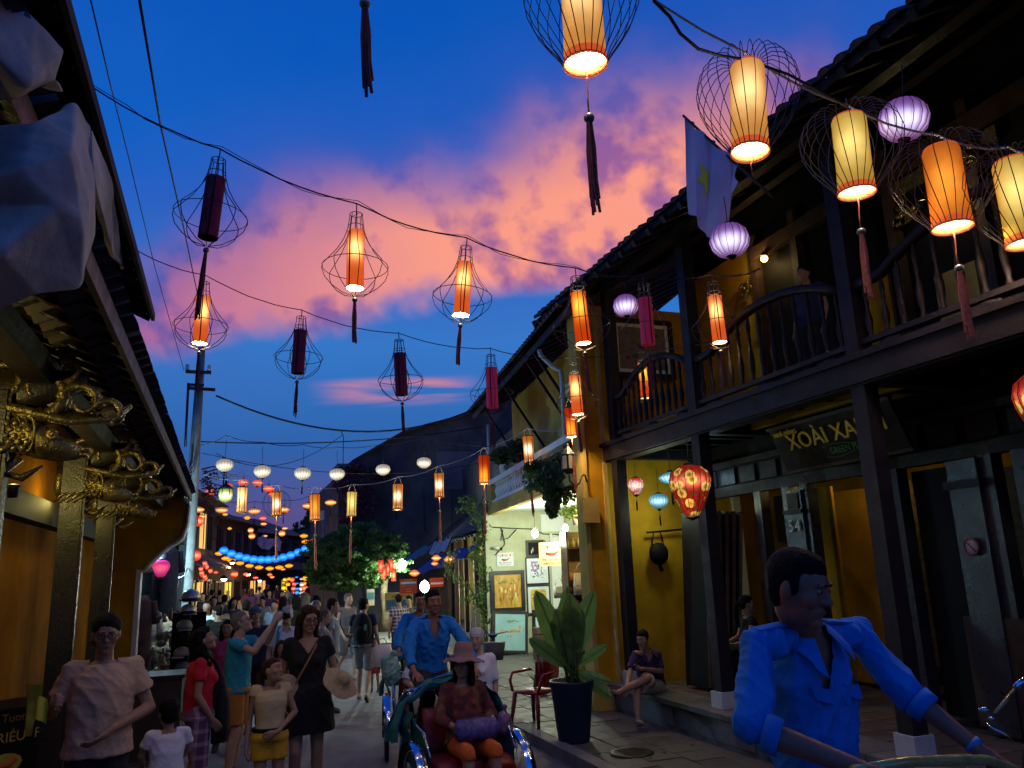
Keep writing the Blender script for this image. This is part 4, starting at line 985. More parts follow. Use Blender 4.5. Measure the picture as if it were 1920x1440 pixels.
for c, r in (((4.6, 33, 5.8), (.7, .4, .5)), ((5.1, 33, 5.0), (.8, .4, .9)), ((4.7, 33, 4.2), (.5, .4, .8)), ((5.9, 33, 6.2), (.6, .4, .35)), ((4.9, 33, 6.4), (.45, .4, .25))): pts += cloud(c, r, 600, rnd)
leaves(pts, .15, F_boug, 'blossom_mass', bo, .7, .2, 8); pts = [p+Vector((rnd.uniform(-.1, .1), -.05, .0)) for p in pts[::3]]; leaves(pts, .15, F_vine, 'foliage', bo, .6, .2, 9)
MB().tube([(5.6, 33.4, .1), (5.3, 33.4, 2.5), (5., 33.3, 4.5), (4.8, 33.2, 6)], .05, 6).build('stem', M_bark, bo, world=True)
ht = thing('bare_branches', 'bare winding branches against the sky right of the utility pole', 'branches', PY(380, 905, 18.5))
rnd = random.Random(12)
for k in range(7):
    a = PY(378, 880+k*9, 18.5); pts = [a]
    for q in range(5): pts.append(pts[-1]+Vector((rnd.uniform(.12, .3), rnd.uniform(-.1, .1), rnd.uniform(-.10, .14))))
    MB().tube(pts, 0, 4, True, [.018-.0028*i for i in range(6)]).build('branch', M_bark, ht, world=True)
pts = [PY(px, py, 18.4)+Vector((rnd.uniform(-.12, .12), rnd.uniform(-.2, .2), rnd.uniform(-.09, .09))) for px, py in ((385, 905), (395, 915), (400, 925), (390, 890), (385, 935), (410, 890)) for _ in range(26)]
leaves(pts, .085, leafmat('dry_mauve_leaf', (.12, .05, .06), (.05, .02, .03)), 'foliage', ht, .6, .2, 3)
# climber column by the painting wall
cl = thing('climbing_vine', 'column of green vine leaves climbing beside the paintings wall', 'climbing plant', (6.0, 19.2, .1))
rnd = random.Random(9); pts = []
for k in range(15):
    z = .5+k*.235; x = 6.02+.12*sin(k*1.3)-.012*k; pts += cloud((x, 19.1, z), (.26 if k < 13 else .5, .22, .2), 120, rnd, .7)
for k in range(8): pts += cloud((5.55-.05*k+.2*sin(k), 19.4, 1.4+k*.16), (.2, .15, .13), 30, rnd)
leaves(pts, .10, leafmat('lit_vine_leaf', (.10, .17, .035), (.04, .08, .02)), 'foliage', cl, .42, .5, 10)  # vine leaf copy with a lit tone put into its colour
for k in range(3): MB().tube([(6.0+.08*k, 19.2, .1), (6.05-.1*k, 19.2, 1.5), (6.0+.05*k, 19.15, 3.2)], .02, 5).build('stem', M_bark, cl, world=True)
# hanging creeper over the balcony
hv = thing('balcony_creeper', 'dense dark creeper spilling over the right half of the white balustrade', 'climbing plant', (5.6, 12.6, 3.7))
rnd = random.Random(10); pts = []
for c, r in ((PY(1060, 880, 12.6), (.42, .4, .30)), (PY(1020, 905, 12.9), (.42, .35, .24)), (PY(1080, 850, 12.2), (.3, .35, .22)), (PY(1010, 880, 13.4), (.35, .3, .16)), (PY(1045, 925, 12.6), (.28, .25, .2)), (PY(1035, 950, 12.6), (.12, .12, .2)), (PY(1070, 905, 12.3), (.25, .25, .3)), (PY(1095, 880, 12.), (.15, .25, .4))): pts += cloud(c, r, 330, rnd, .6)
leaves(pts, .095, F_vine, 'foliage', hv, .75, .7, 12)
for k in range(6): a = PY(1000+k*16, 860+rnd.uniform(-8, 8), 12.8); MB().tube([a, a+Vector((.1, -.1, .1)), a+Vector((.15, -.2, -.3))], .01, 4).build('stem', M_bark, hv, world=True)
def potplant(px, py, Y, s, label, m=F_vine, pot=None, n=160, lsize=.1, r=.22, cat='potted plant', pz=None):
    p = PY(px, py, Y); t = thing('potted_plant', label, cat, p)
    MB().lathe([(.07*s, 0), (.10*s, .16*s), (.11*s, .17*s), (.095*s, .17*s), (.085*s, .14*s)], 16).build('pot', pot or M_white, t)
    rr = random.Random(px); leaves(cloud(p+Vector((0, 0, .32*s)), (r*s, r*s, r*s*.8), n, rr, .6), lsize*s, m, 'foliage', t, .5, .1, px); return t
potplant(945, 888, 18.1, 1.25, 'white potted plant on the far end of the balustrade rail', lsize=.16, r=.28)
potplant(975, 868, 16.0, 1.0, 'dark leafy plant in a pot on the balustrade rail below the bamboo lantern', lsize=.16, r=.3, pot=M_tile)
hb_ = PY(1083, 985, 14.6); hp = thing('hanging_basket', 'bright green trailing plant in a white hanging pot by the lit shop', 'hanging plant', hb_)
MB().lathe([(.09, 0), (.13, .18), (.14, .2), (.125, .2), (.11, .15)], 16).build('pot', M_white, hp)
for g in (0, 2.1, 4.2): MB().tube([(.12*cos(g), .12*sin(g), .19), (0, 0, .75)], .004, 4).build('hanger', M_cablel, hp)
rnd = random.Random(14); leaves(cloud(hb_+Vector((-.05, 0, .27)), (.34, .3, .15), 260, rnd, .6)+cloud(hb_+Vector((.24, 0, .38)), (.22, .2, .14), 120, rnd), .085, F_lime, 'foliage', hp, .7, .4, 15)

# broad-leaved plant in its blue glazed planter
pl = PZ(1077, 1392, .1); PLN = thing('leaf_planter', 'tall blue glazed planter holding dark broad leaves beside the red chair', 'planter', pl)
MB().lathe([(.19, 0), (.2, .04), (.23, .3), (.265, .62), (.285, .70), (.29, .73), (.25, .73), (.235, .66), (.02, .64)], 28).build('pot', mat('blue_glaze', (.005, .014, .042), .5, spec=.25, var=.4, vs=3.), PLN)
def broad_leaf(L, Wd, curl=.35, fold=.25):
    mb = MB()
    def P(a, b):
        x = (a-.5)*2; w = Wd*.5*(sin(pi*min(1, b*.93+.05))**.62)*(1 if b < .97 else .3); y = b*L
        return (x*w, -curl*L*b*b*.6+fold*abs(x)*w+.012*sin(b*26+abs(x)*3), y)
    mb.grid(P, 8, 16); mb.tube([(0, -.02, -.30*L), (0, 0, 0), (0, -curl*L*.15-.006, L*.5), (0, -curl*L*.55, L*.96)], .012, 5); return mb.mesh('broad_leaf', F_big)
rnd = random.Random(31); BL = [broad_leaf(.95, .29, .22), broad_leaf(.85, .25, .42), broad_leaf(1.0, .32, .1)]
specs = [(0, 0, 1.12, -.28), (0, 0, 1.2, .06), (0, 0, 1.05, .34), (1000, 1105, .72, -.75), (1045, 1125, .95, -.15), (1062, 1130, .8, .0), (1098, 1098, 1.05, .14), (1075, 1160, .7, -.05), (1112, 1170, .75, .22), (1020, 1165, .6, -.4), (1125, 1240, .55, 1.5), (1150, 1270, .55, 1.75), (1090, 1150, .95, .05), (1035, 1150, .8, -.3), (1140, 1200, .5, .9)]
for k, (a, b, s_, ln) in enumerate(specs):
    q = .02+.08*rnd.random(); g = 0
    o = inst('broad_leaf', BL[k % 3], PLN, (.10*math.sin(ln)+rnd.uniform(-.06, .06), rnd.uniform(-.12, .08), .92 if ln < 1 else .8), (rnd.uniform(-.30, .15), ln*1.25, rnd.uniform(-.7, .7)), s_*.92)
for k in range(9): MB().tube([(rnd.uniform(-.1, .1), rnd.uniform(-.08, .08), .64), (rnd.uniform(-.16, .16), rnd.uniform(-.08, .08), 1.05)], .018, 6).build('stalk', F_vine, PLN)
def spiky(px, py, z, n, L, label, m, seed, spread=1.1, w=.035):
    p = PZ(px, py, z); t = thing('spiky_plant', label, 'plant', p); rr = random.Random(seed); me = []
    for v in range(3):
        mb = MB(); mb.grid(lambda a, b: ((a-.5)*w*2*(1-b)**.5*(.5+b*2 if b < .25 else 1), -b*b*L*.45, b*L*(1-.25*b)), 2, 7); me.append(mb.mesh('blade', m))
    for k in range(n): inst('blade', me[k % 3], t, (rr.uniform(-.05, .05), rr.uniform(-.05, .05), 0), (rr.uniform(-.2, .9)*spread*.5, 0, rr.uniform(0, 6.28)), rr.uniform(.6, 1.1))
    return t
spiky(1015, 1300, .12, 40, .55, 'low clump of lime green blades behind the red chair', F_lime, 3, 1.6)
spiky(1098, 1300, .12, 26, .95, 'tall lime green blades lit from behind between planter and pillar', F_lime, 4, .6, .05)
spiky(1122, 1310, .12, 22, .9, 'yellow green blades close to the foot of the pillar', leafmat('yellow_leaf', (.26, .25, .02), (.12, .14, .02)), 5, .5, .05)

PLN.scale = (.93, .93, .95)
# ------------------------------------------------------------------ art and signs
def art_mat(name, stops, sc=(3, 3, 3), dist=2., det=5., seed=0.):
    if name in MATS: return MATS[name]
    M = bpy.data.materials.new(name); M.use_nodes = True; t = NT(M.node_tree); p = [n for n in t.N if n.type == 'BSDF_PRINCIPLED'][0]
    tc = t.a('ShaderNodeTexCoord').outputs['Object']; mp = t.a('ShaderNodeMapping'); mp.inputs['Scale'].default_value = sc; mp.inputs['Location'].default_value = (seed, seed*.7, 0); t.L.new(tc, mp.inputs[0])
    c = t.ramp(t.noise(mp.outputs[0], 1., det, .65, dist), stops); t.L.new(c, p.inputs['Base Color']); p.inputs['Roughness'].default_value = .5; MATS[name] = M; return M
M_frame = mat('black_frame', (.02, .018, .022), .35, var=.2); M_mount = mat('white_mount', (.72, .76, .78), .6, var=.05)
def picture(label, w, h, loc, rot, cm, border=.05, mount=0., parent=None, cat='painting', name='framed_painting', extra=None, fm=None, group=None):
    """stands in its local xz plane facing -y"""
    t = thing(name, label, cat, loc, 0, group); t.rotation_euler = rot; b = border
    for a, c in (((-w/2, -.03, 0), (w/2, .0, b)), ((-w/2, -.03, h-b), (w/2, 0, h)), ((-w/2, -.03, b), (-w/2+b, 0, h-b)), ((w/2-b, -.03, b), (w/2, 0, h-b))): MB().bb(a, c).build('frame', fm or M_frame, t)
    if mount: MB().bb((-w/2+b, -.016, b), (w/2-b, -.008, h-b)).build('mount', M_mount, t)
    q = b+mount; MB().bb((-w/2+q, -.022, q), (w/2-q, -.0165, h-q)).build('canvas', cm, t)
    if extra: extra(t, w-2*q, h-2*q, q)
    return t
def SHP(x, y, z): return LW(SH) @ Vector((x, y, z))
def strokes(m, spec, seed):
    def f(t, w, h, q):
        rr = random.Random(seed)
        for k, (n, mm, x0, x1, z0, z1, sw, sh) in enumerate(spec):
            mb = MB()
            for _ in range(n):
                x = rr.uniform(x0, x1)*w; z = q+rr.uniform(z0, z1)*h; a = sw*rr.uniform(.5, 1.2)*w; b = sh*rr.uniform(.5, 1.2)*h; y = -.0225-.0004*k-rr.random()*.0003
                n_ = 7; mb.add([(x+a*cos(2*pi*i/n_)*rr.uniform(.6, 1), y, z+b*sin(2*pi*i/n_)*rr.uniform(.6, 1)) for i in range(n_)], [tuple(range(n_))])
            mb.build('brush_marks', mm, t)['kind'] = 'stuff'
    return f
def pm_(n, c): return mat('paint_'+n, c, .55, var=.2, vs=20.)
rz2 = (0, 0, -ang2)
picture('large framed abstract of golden figures hanging on the pale green wall', .86, .98, SHP(.23, 7.86, 1.08), rz2, art_mat('art_gold', [(.2, (.10, .05, .01)), (.4, (.45, .20, .02)), (.55, (.62, .36, .05)), (.7, (.75, .50, .10)), (.85, (.30, .12, .02))], (6, 6, 2.4), 1.5), .10,
        extra=strokes(None, [(9, pm_('olive', (.16, .18, .08)), -.4, .45, .72, .85, .08, .05), (8, pm_('cream', (.85, .70, .30)), -.35, .35, .3, .62, .045, .11), (8, pm_('rust', (.5, .14, .03)), -.4, .4, .2, .6, .03, .12), (6, pm_('umber', (.16, .07, .03)), -.35, .4, .1, .4, .03, .10), (6, pm_('yellow', (.85, .62, .08)), -.4, .4, .1, .7, .02, .14)], 3))
picture('large tilted landscape painting of a turquoise lagoon leaning on the ground', .88, .98, SHP(.20, 7.72, .125), (R_(-7), R_(4), -ang2), art_mat('art_lagoon', [(.25, (.22, .50, .56)), (.5, (.34, .60, .62)), (.75, (.50, .70, .66))], (1.2, 1.2, 2.), .6), .07,
        extra=strokes(None, [(10, pm_('sand', (.62, .38, .12)), -.35, .35, .50, .55, .10, .028), (5, pm_('ochre', (.5, .22, .05)), -.3, .3, .49, .53, .07, .02), (5, pm_('green', (.22, .30, .14)), -.05, .3, .76, .82, .09, .03), (4, pm_('umber', (.16, .07, .03)), -.1, .1, .36, .40, .04, .012), (4, pm_('sand', (.62, .38, .12)), .3, .45, .55, .9, .05, .10)], 5))
picture('framed print of a lilac blossom tree beside figures on white', .60, .66, SHP(1.0, 7.86, 1.70), rz2, pm_('paper', (.72, .78, .80)), .03, .07,
        extra=strokes(None, [(26, pm_('lilac', (.42, .22, .48)), -.45, .05, .45, .98, .09, .08), (14, pm_('violet', (.25, .10, .30)), -.4, .0, .4, .8, .06, .05), (14, pm_('ink', (.02, .07, .08)), .05, .45, .25, .9, .035, .10), (12, pm_('ink', (.02, .07, .08)), -.45, .45, .05, .35, .07, .04), (2, pm_('yellow', (.85, .62, .08)), -.2, .1, .12, .2, .04, .05)], 8))
picture('framed yellow print of dark boats under the lilac tree print', .60, .68, SHP(1.0, 7.86, 1.0), rz2, art_mat('art_yellow', [(.3, (.10, .08, .03)), (.45, (.55, .36, .04)), (.6, (.75, .55, .10)), (.8, (.80, .70, .35))], (5, 5, 3), 1.), .03, .07,
        extra=strokes(None, [(16, pm_('ink', (.02, .07, .08)), -.4, .4, .45, .75, .10, .04), (10, pm_('umber', (.16, .07, .03)), -.35, .35, .15, .5, .05, .05), (8, pm_('olive', (.16, .18, .08)), -.4, .4, .6, .9, .08, .05)], 9))
picture('small framed black and white print low on the wall', .34, .44, SHP(1.02, 7.80, .52), rz2, pm_('paper', (.72, .78, .80)), .03, .03, extra=strokes(None, [(9, pm_('ink', (.02, .07, .08)), -.35, .35, .1, .9, .08, .08)], 4))
picture('dark framed panel of bottles above the lilac tree print', .50, .42, SHP(.98, 7.87, 2.36), rz2, M_black, .06, extra=strokes(None, [(5, M_cream, -.4, .4, .2, .5, .04, .22)], 6))
MB().box((0, 0, 0), (.5, .05, 1.0)).build('back_board', M_frame, SH, (1.06, 7.83, .6))
# framed ink picture on the upper wall of no. 54
picture('large framed floral relief on the yellow balcony wall behind the rose pink cylinder', 1.15, 1.0, (6.2, 10.86, 5.0), (0, 0, 0), mat('ink_paper', (.20, .16, .13), .7, var=.3), .09, .06, fm=M_wood, extra=strokes(None, [(9, pm_('umber2', (.07, .05, .05)), -.35, .35, .15, .85, .09, .08)], 2))
picture('black picture with a pale panel on the yellow inner wall', .62, .62, (7.99, 10.0, 1.45), (0, 0, -pi/2), M_black, .05, fm=M_black, extra=strokes(None, [(6, mat('pale_panel', (.4, .4, .38)), -.15, .2, .35, .65, .12, .14)], 3))
picture('upper black picture on the yellow inner wall', .62, .7, (7.99, 9.95, 2.35), (0, 0, -pi/2), M_black, .05, fm=M_black)
# printed signs
M_red = mat('sign_red', (.55, .05, .02), .6, var=.1); M_ink = mat('sign_ink', (.05, .03, .02), .6, var=.1); M_chg = mat('chili_stalk', (.05, .045, .02), .6)
def chili(t, s, z, y):
    mb = MB(); mb.tube([(-.10*s, y, z-.01*s), (-.03*s, y, z-.02*s), (.05*s, y, z-.015*s), (.12*s, y, z+.02*s), (.17*s, y, z+.065*s)], 0, 8, True, [.028*s, .034*s, .028*s, .016*s, .003*s])
    mb.v = [(a, y+(b-y)*.12, c) for a, b, c in mb.v]; mb.build('chili_emblem', M_red, t)
    mb = MB(); mb.ell((-.12*s, y-.001, z-.005*s), (.026*s, .003, .026*s), 10, 6); mb.build('chili_stalk', M_chg, t)
def board(name, label, w, h, loc, rot, m, lines, cz=None, cs=1.):
    t = thing(name, label, 'sign', loc); t.rotation_euler = rot
    MB().bb((-w/2, -.008, -h/2), (w/2, .008, h/2)).build('sign_board', m, t)
    for txt, sz, z, mm, sx in lines: lettering(txt, sz, mm, t, (0, -.010, z), (pi/2, 0, 0), .003, sx)
    if cz is not None: chili(t, cs, cz, -.012)
    return t
lin = lambda k: [('TƯƠNG ỚT', .125*k, .145*k, M_red, .95), ('Đặc sản Hội An', .075*k, -.115*k, M_ink, .95), ('18 Nguyễn Thái Học, Hội An', .038*k, -.19*k, M_ink, 1.)]
hs = PY(1035, 1039, 16.2); b1 = board('hanging_sign', 'cream hanging shop board with red chili emblem under the bare bulb', .60, .50, hs, (0, 0, -.02), mat('cream_board', (.80, .62, .38), .6, var=.06), lin(.98), .02*1, 1.05)
MB().add([(-.27, -.0095, -.22), (.27, -.0095, -.22), (.27, -.0095, .22), (-.27, -.0095, .22), (-.265, -.0095, -.215), (.265, -.0095, -.215), (.265, -.0095, .215), (-.265, -.0095, .215)], [(0, 1, 5, 4), (1, 2, 6, 5), (2, 3, 7, 6), (3, 0, 4, 7)]).build('border_line', M_wood2, b1)
MB().tube([(-.18, 0, .25), (-.14, 0, .42)], .006, 4).build('hanger', M_cablel, b1); MB().tube([(.2, 0, .25), (.2, 0, .42)], .006, 4).build('hanger', M_cablel, b1)
board('wall_sign', 'white wall notice with small red chili on the pale green wall', .42, .33, SHP(.20, 7.885, 2.33), rz2, mat('white_board', (.72, .74, .76), .6, var=.05), lin(.66), .0, .66)
# carved name board over the door of no. 54
M_glt = mat('gilt_letter', (.45, .32, .04), .35, metal=.6, var=.2, emit=(.6, .4, .03), es=.05); M_glt.cycles.emission_sampling = 'NONE'
M_grl = mat('green_letter', (.10, .26, .05), .5, var=.2)
ns = thing('name_board', 'dark hanging name board with gilt capital letters over the door', 'sign', (6.32, 6.98, 3.40)); ns.rotation_euler = (0, 0, -pi/2)
tb = Matrix.Rotation(R_(24), 4, 'X')
def nsb(name, a, b, m): mb = MB().bb(a, b); mb.v = [tuple(tb @ Vector(q)) for q in mb.v]; return mb.build(name, m, ns)
nsb('sign_board', (-.95, -.02, -.26), (.95, .02, .26), mat('name_board_brown', (.022, .014, .009), .6, spec=.15, var=.3))
for a, b in (((-.97, -.035, .26), (.97, .03, .30)), ((-.97, -.035, -.30), (.97, .03, -.26))): nsb('sign_moulding', a, b, M_wood2)
for txt, sz, x, z, mm, sx in (('XOÀI', .27, -.38, .06, M_glt, 1.0), ('XANH', .27, .42, .06, M_glt, 1.0), ('NHÀ HÀNG', .075, -.68, .19, M_glt, 1.), ('GREEN MANGO', .10, .25, -.13, M_grl, 1.)):
    me = text_mesh(txt, sz, .016, sx=sx); me.materials.clear(); me.materials.append(mm); me.transform(tb @ Matrix.Translation((x, -.03, z)) @ Matrix.Rotation(pi/2, 4, 'X')); inst('lettering', me, ns)
mb = MB()
for s_ in (1, -1): mb.tube([(-.2+.1*k, -.03, -.13+s_*(.06+.02*sin(k*.9))) for k in range(9)], .004, 4)
mb.v = [tuple(tb @ Vector(q)) for q in mb.v]; mb.build('scroll_line', M_grl, ns)['kind'] = 'stuff'
# house number
hn = thing('house_number', 'cream number 54 fixed to the timber pilaster', 'number', (XS-.135, 8.36, 2.50)); lettering('5', .21, mat('cream_digits', (.70, .68, .52), .5, var=.1), hn, (0, .062, 0), (pi/2, 0, -pi/2), .02, name='digit'); lettering('4', .21, MATS['cream_digits'], hn, (0, -.062, 0), (pi/2, 0, -pi/2), .02, name='digit')
# no-smoking disc
nz = thing('round_notice', 'round white and red prohibition disc on the dark pillar at right', 'sign', PX(1822, 1025, 6.75)); nz.rotation_euler = (0, 0, -pi/2)
MB().lathe([(.085, 0), (.085, .006)], 24, M=Matrix.Rotation(pi/2, 3, 'X')).build('disc', mat('disc_white', (.42, .36, .36), .6), nz)
rg = MB(); rg.tube([(.078*cos(2*pi*k/24), -.008, .078*sin(2*pi*k/24)) for k in range(25)], .009, 5, False); rg.tube([(-.055, -.008, .055), (.055, -.008, -.055)], .008, 5); rg.build('red_ring', mat('disc_red', (.32, .04, .04), .6), nz)['kind'] = 'stuff'
hb('wide_pillar', (6.78, 5.66, .46), (6.95, 6.00, 3.0), M_panel); hb('pillar_capital', (6.74, 5.62, 2.72), (6.95, 6.04, 2.80), M_wood)
# left menu board
lbd = thing('menu_board', 'black standing board with yellow capitals leaning by the left post', 'sign', PX(35, 1440, -1.62)+Vector((0, .2, -.5))); lbd.rotation_euler = (R_(0), 0, R_(38))
MB().bb((-.65, -.02, -.2), (.45, .02, .98)).build('sign_board', M_black, lbd); MB().bb((-.66, -.03, .98), (.46, .025, 1.06)).build('sign_moulding', M_wood2, lbd)
M_dy = mat('dull_yellow_letter', (.42, .30, .04), .7)
lettering('TRIÉU', .12, M_dy, lbd, (-.18, -.024, .74), (pi/2, 0, 0), .004, 1.0); lettering('P', .12, M_dy, lbd, (.08, -.024, .74), (pi/2, 0, 0), .004, 1.0); lettering('Tuong ot', .10, mat('dull_brown_letter', (.22, .10, .03), .7), lbd, (-.05, -.024, .9), (pi/2, 0, 0), .004)
e_ = MB(); e_.ell((-.18, -.024, .53), (.15, .004, .085), 20, 6); e_.build('oval_badge', M_dy, lbd); e_ = MB(); e_.tube([(-.27, -.03, .56), (-.22, -.03, .51), (-.15, -.03, .51), (-.09, -.03, .56)], .015, 6); e_.build('badge_mark', M_red, lbd)
for k, (x, z) in enumerate(((-.05, .36), (.10, .22), (.18, .06))): MB().bb((x-.08, -.026, z-.03), (x+.08, -.022, z+.03)).build('paper_slip', mat('paper_slip', (.5, .42, .36), .8), lbd)

# ------------------------------------------------------------------ lamps that light the place, some of them assumed
def bulb(label, p, energy, color, r=.06, cordL=.5, k=1.):
    t = thing('bare_bulb', label, 'light bulb', p)
    MB().ell((0, 0, 0), (r, r, r*1.2), 14, 10).build('glass_bulb', mat('lit_glass', (1, 1, 1), .5, emit=(.95, 1., .92), es=30.) if k == 1 else mat('lit_glass_warm', (1, 1, 1), .5, emit=(1., .85, .6), es=20.), t)
    MB().lathe([(.02, r), (.022, r+.05), (.008, r+.07)], 8).build('socket', M_white, t); MB().tube([(0, 0, r+.06), (0, 0, r+.06+cordL)], .004, 4).build('cord', M_cable, t)
    lamp((0, 0, -r-.05), energy, color, .08, parent=t); return t
bulb('bare white bulb hanging left under the shop balcony', PY(1003, 1000, 16.7), 200, (.86, 1., .78), .075)
bulb('bare white bulb hanging right beside the potted basket', PY(1060, 990, 15.7), 75, (.95, 1., .72), .06)
bulb('blinding white bulb between the street tree and the low shop', PY(755, 1057, 27.4), 620, (.80, 1., .82), .13)
bulb('warm bare bulb above the low shop counter', PY(796, 1100, 20.4), 80, (1., .78, .45), .12, k=2)
wl = thing('wall_lamp', 'small yellow lamp glowing on the upper wall by the carved balcony', 'lamp', PX(1433, 485, 6.93))
MB().ell((0, 0, 0), (.05, .05, .05), 12, 8).build('glass_bulb', mat('lit_amber_glass', (1, .8, .3), .5, emit=(1., .62, .12), es=9.), wl); MB().lathe([(.05, .04), (.06, .06), (.02, .1)], 10).build('lamp_cap', M_steel, wl)
lamp((-.10, 0.1, -.03), 8, (1., .66, .22), .04, parent=wl)
ul = thing('assumed_bracket_lamp', 'assumed small warm spotlight tucked behind the beam lighting the gilt frieze', 'lamp', (6.6, 5.6, 5.55)); MB().lathe([(.03, 0), (.05, .08), (.045, .09)], 12).build('lamp_shell', M_steel, ul); lamp((0, 0, .14), 5, (1., .78, .32), .04, parent=ul)  # unseen lamp, assumed as the source of light on the frieze
for k, (y, z, e) in enumerate(((4.3, 2.84, 9), (6.95, 2.84, 10), (9.2, 2.84, 5))):
    ll = thing('assumed_uplight', ['nearest', 'middle', 'farthest'][k]+' assumed small warm lamp hanging under the eave before a carved carp', 'lamp', (-1.56, y, z), 0, 'assumed uplights on the left house'); MB().lathe([(.03, -.05), (.05, .04), (.045, .05)], 12).build('lamp_shell', M_steel, ll); lamp((0, 0, .12), e*1.5, (1., .80, .22), .05, parent=ll)  # no lamps seen here; fixtures assumed from the golden light on the carvings
# point lights for the porch lanterns, and one by the shopfront without a lantern
for p, e, c in ((PD(1291, 950, 7.5), 9., (1., .62, .25)), (PY(1234, 955, 10.35), 13., (.8, 1., .7)), (PD(1256, 900, 8.9), 2.5, (.5, .9, 1.)), (PD(1364, 475, 8.), 1.5, (.8, .7, 1.)), (PX(1330, 900, 6.7)+Vector((0, 0, 0)), 3.0, (.45, .8, 1.)), (Vector((6.5, 6.6, 1.9)), 0, (1, 1, 1))):
    if e: lamp(p, e, c, .1, 'lantern_light')
inn = thing('assumed_ceiling_lamp', 'assumed dim amber lamp inside the house at number 54', 'lamp', (7.6, 8.0, 3.2)); MB().ell((0, 0, 0), (.06, .06, .05), 10, 6).build('glass_bulb', mat('lit_dim_glass', (1, .7, .2), .5, emit=(1., .6, .15), es=.6), inn); lamp((0, 0, -.1), 6., (1., .68, .22), .1, parent=inn)  # lamp itself not seen, assumed from the yellow light indoors
# shop shelf lamp, not seen, assumed from the warm glow on the shelf
sl_ = thing('assumed_shelf_lamp', 'assumed warm small lamp above the bag shelf next to the pillar', 'lamp', SHP(.85, 3.0, 3.2)); MB().ell((0, 0, 0), (.05, .05, .04), 10, 6).build('glass_bulb', mat('lit_amber_glass', (1, .8, .3)), sl_); lamp((0, 0, -.08), 65, (1., .76, .34), .06, parent=sl_)
# double wall lantern on the pillar
dl = thing('wall_lantern', 'unlit black twin-glass wall lantern on a scrolled arm at the pillar', 'wall lantern', (5.08, 10.86, 3.35))
MB().tube([(0, 0, 0), (-.05, -.05, .10), (-.12, -.1, .08), (-.18, -.12, -.04), (-.26, -.12, -.08), (-.34, -.12, 0), (-.34, -.12, .1)], .014, 6).build('scroll_arm', M_steel, dl)
MB().lathe([(.05, 0), (.10, .05), (.115, .28), (.12, .29), (.05, .38), (.015, .42), (.015, .46)], 6, c=(-.34, -.12, .1), smooth=False).build('lantern_body', M_steel, dl)
for g in range(6):
    a = g*pi/3+pi/6; MB().box((-.34+.099*cos(a), -.12+.099*sin(a), .27), (.008, .075, .19), Matrix.Rotation(a, 3, 'Z')).build('glass_pane', mat('milky_glass', (.34, .33, .28), .3, var=.2), dl)
MB().bb((-.14, -.12, -.62), (.12, -.0, -.25)).build('junction_box', M_yel2, dl)
# glass street lantern near the pole
gl = thing('street_lantern', 'greenish lit glass street lantern with black hood left of the cream cylinder', 'street lamp', PY(423, 928, 17.6))
MB().lathe([(.05, -.15), (.12, -.10), (.145, .0), (.13, .10), (.10, .13)], 16).build('glass_globe', glow('lit_green_glass', srgb(150, 160, 60), srgb(255, 255, 200), 1.2, .45, .25, .6), gl)
MB().lathe([(.13, .12), (.16, .13), (.10, .19), (.03, .23), (.02, .3)], 12).build('hood', M_steel, gl)
for g in range(6): MB().tube([(.05*cos(g*1.05), .05*sin(g*1.05), -.16), (.15*cos(g*1.05), .15*sin(g*1.05), 0), (.13*cos(g*1.05), .13*sin(g*1.05), .13)], .008, 4).build('cage_bar', M_steel, gl)
MB().tube([(0, 0, .28), (0, 0, .42), (-.1, 0, .46)], .012, 5).build('hook', M_steel, gl)
# ------------------------------------------------------------------ utility pole
P0 = PY(346, 1130, 17); P0.z = 0; P1 = PY(378, 652, 17)
up = thing('utility_pole', 'weathered concrete utility pole with steel crossarms and meter box on the left', 'utility pole', (P0.x, 17, 0))
MB().tube([P0, P0.lerp(P1, .3), P0.lerp(P1, .7), P1], 0, 12, True, [.145, .125, .10, .075]).build('pole', M_conc, up, world=True)
def upb(name, a, b, w, h, m=M_steel): return MB().beam(a, b, w, h).build(name, m, up, world=True)
q = P0.lerp(P1, .918); upb('crossarm', q+Vector((-.27, -.14, 0)), q+Vector((.22, -.14, 0)), .07, .06); q2 = P0.lerp(P1, .868)
upb('crossarm', q2+Vector((-.22, -.14, 0)), q2+Vector((.32, -.14, -.02)), .07, .06); upb('crossarm', q2+Vector((-.22, -.14, .07)), q2+Vector((.1, -.14, .07)), .06, .05)
MB().tube([q2+Vector((-.20, -.15, .1)), q2+Vector((-.19, -.15, -1.2))], .028, 6).build('conduit', M_steel, up, world=True)
for s_ in (-.24, .18): MB().lathe([(.03, 0), (.045, .03), (.03, .06), (.045, .09), (.02, .13)], 10, c=q+Vector((s_, -.14, .03))).build('insulator', M_plast, up, world=True)
bx = P0.lerp(P1, .31); MB().bb(bx+Vector((-.33, -.12, -.42)), bx+Vector((-.16, .05, .2))).build('meter_box', M_cream, up, world=True)
for k in range(5): MB().tube([P0.lerp(P1, .12+.02*k)+Vector((-.16+.01*k, -.19, 0)), P0.lerp(P1, .3)+Vector((-.19+.03*k, -.18, 0)), P0.lerp(P1, .5+.05*k)+Vector((-.13+.02*k, -.15, 0))], .012, 4).build('cable_run', M_cable, up, world=True)
MB().tube([PY(352, 1065, 16.8), PY(345, 1080, 16.2), PY(325, 1088, 15.5), PY(300, 1080, 15)], .012, 5).build('cable_loop', M_cablel, up, world=True)
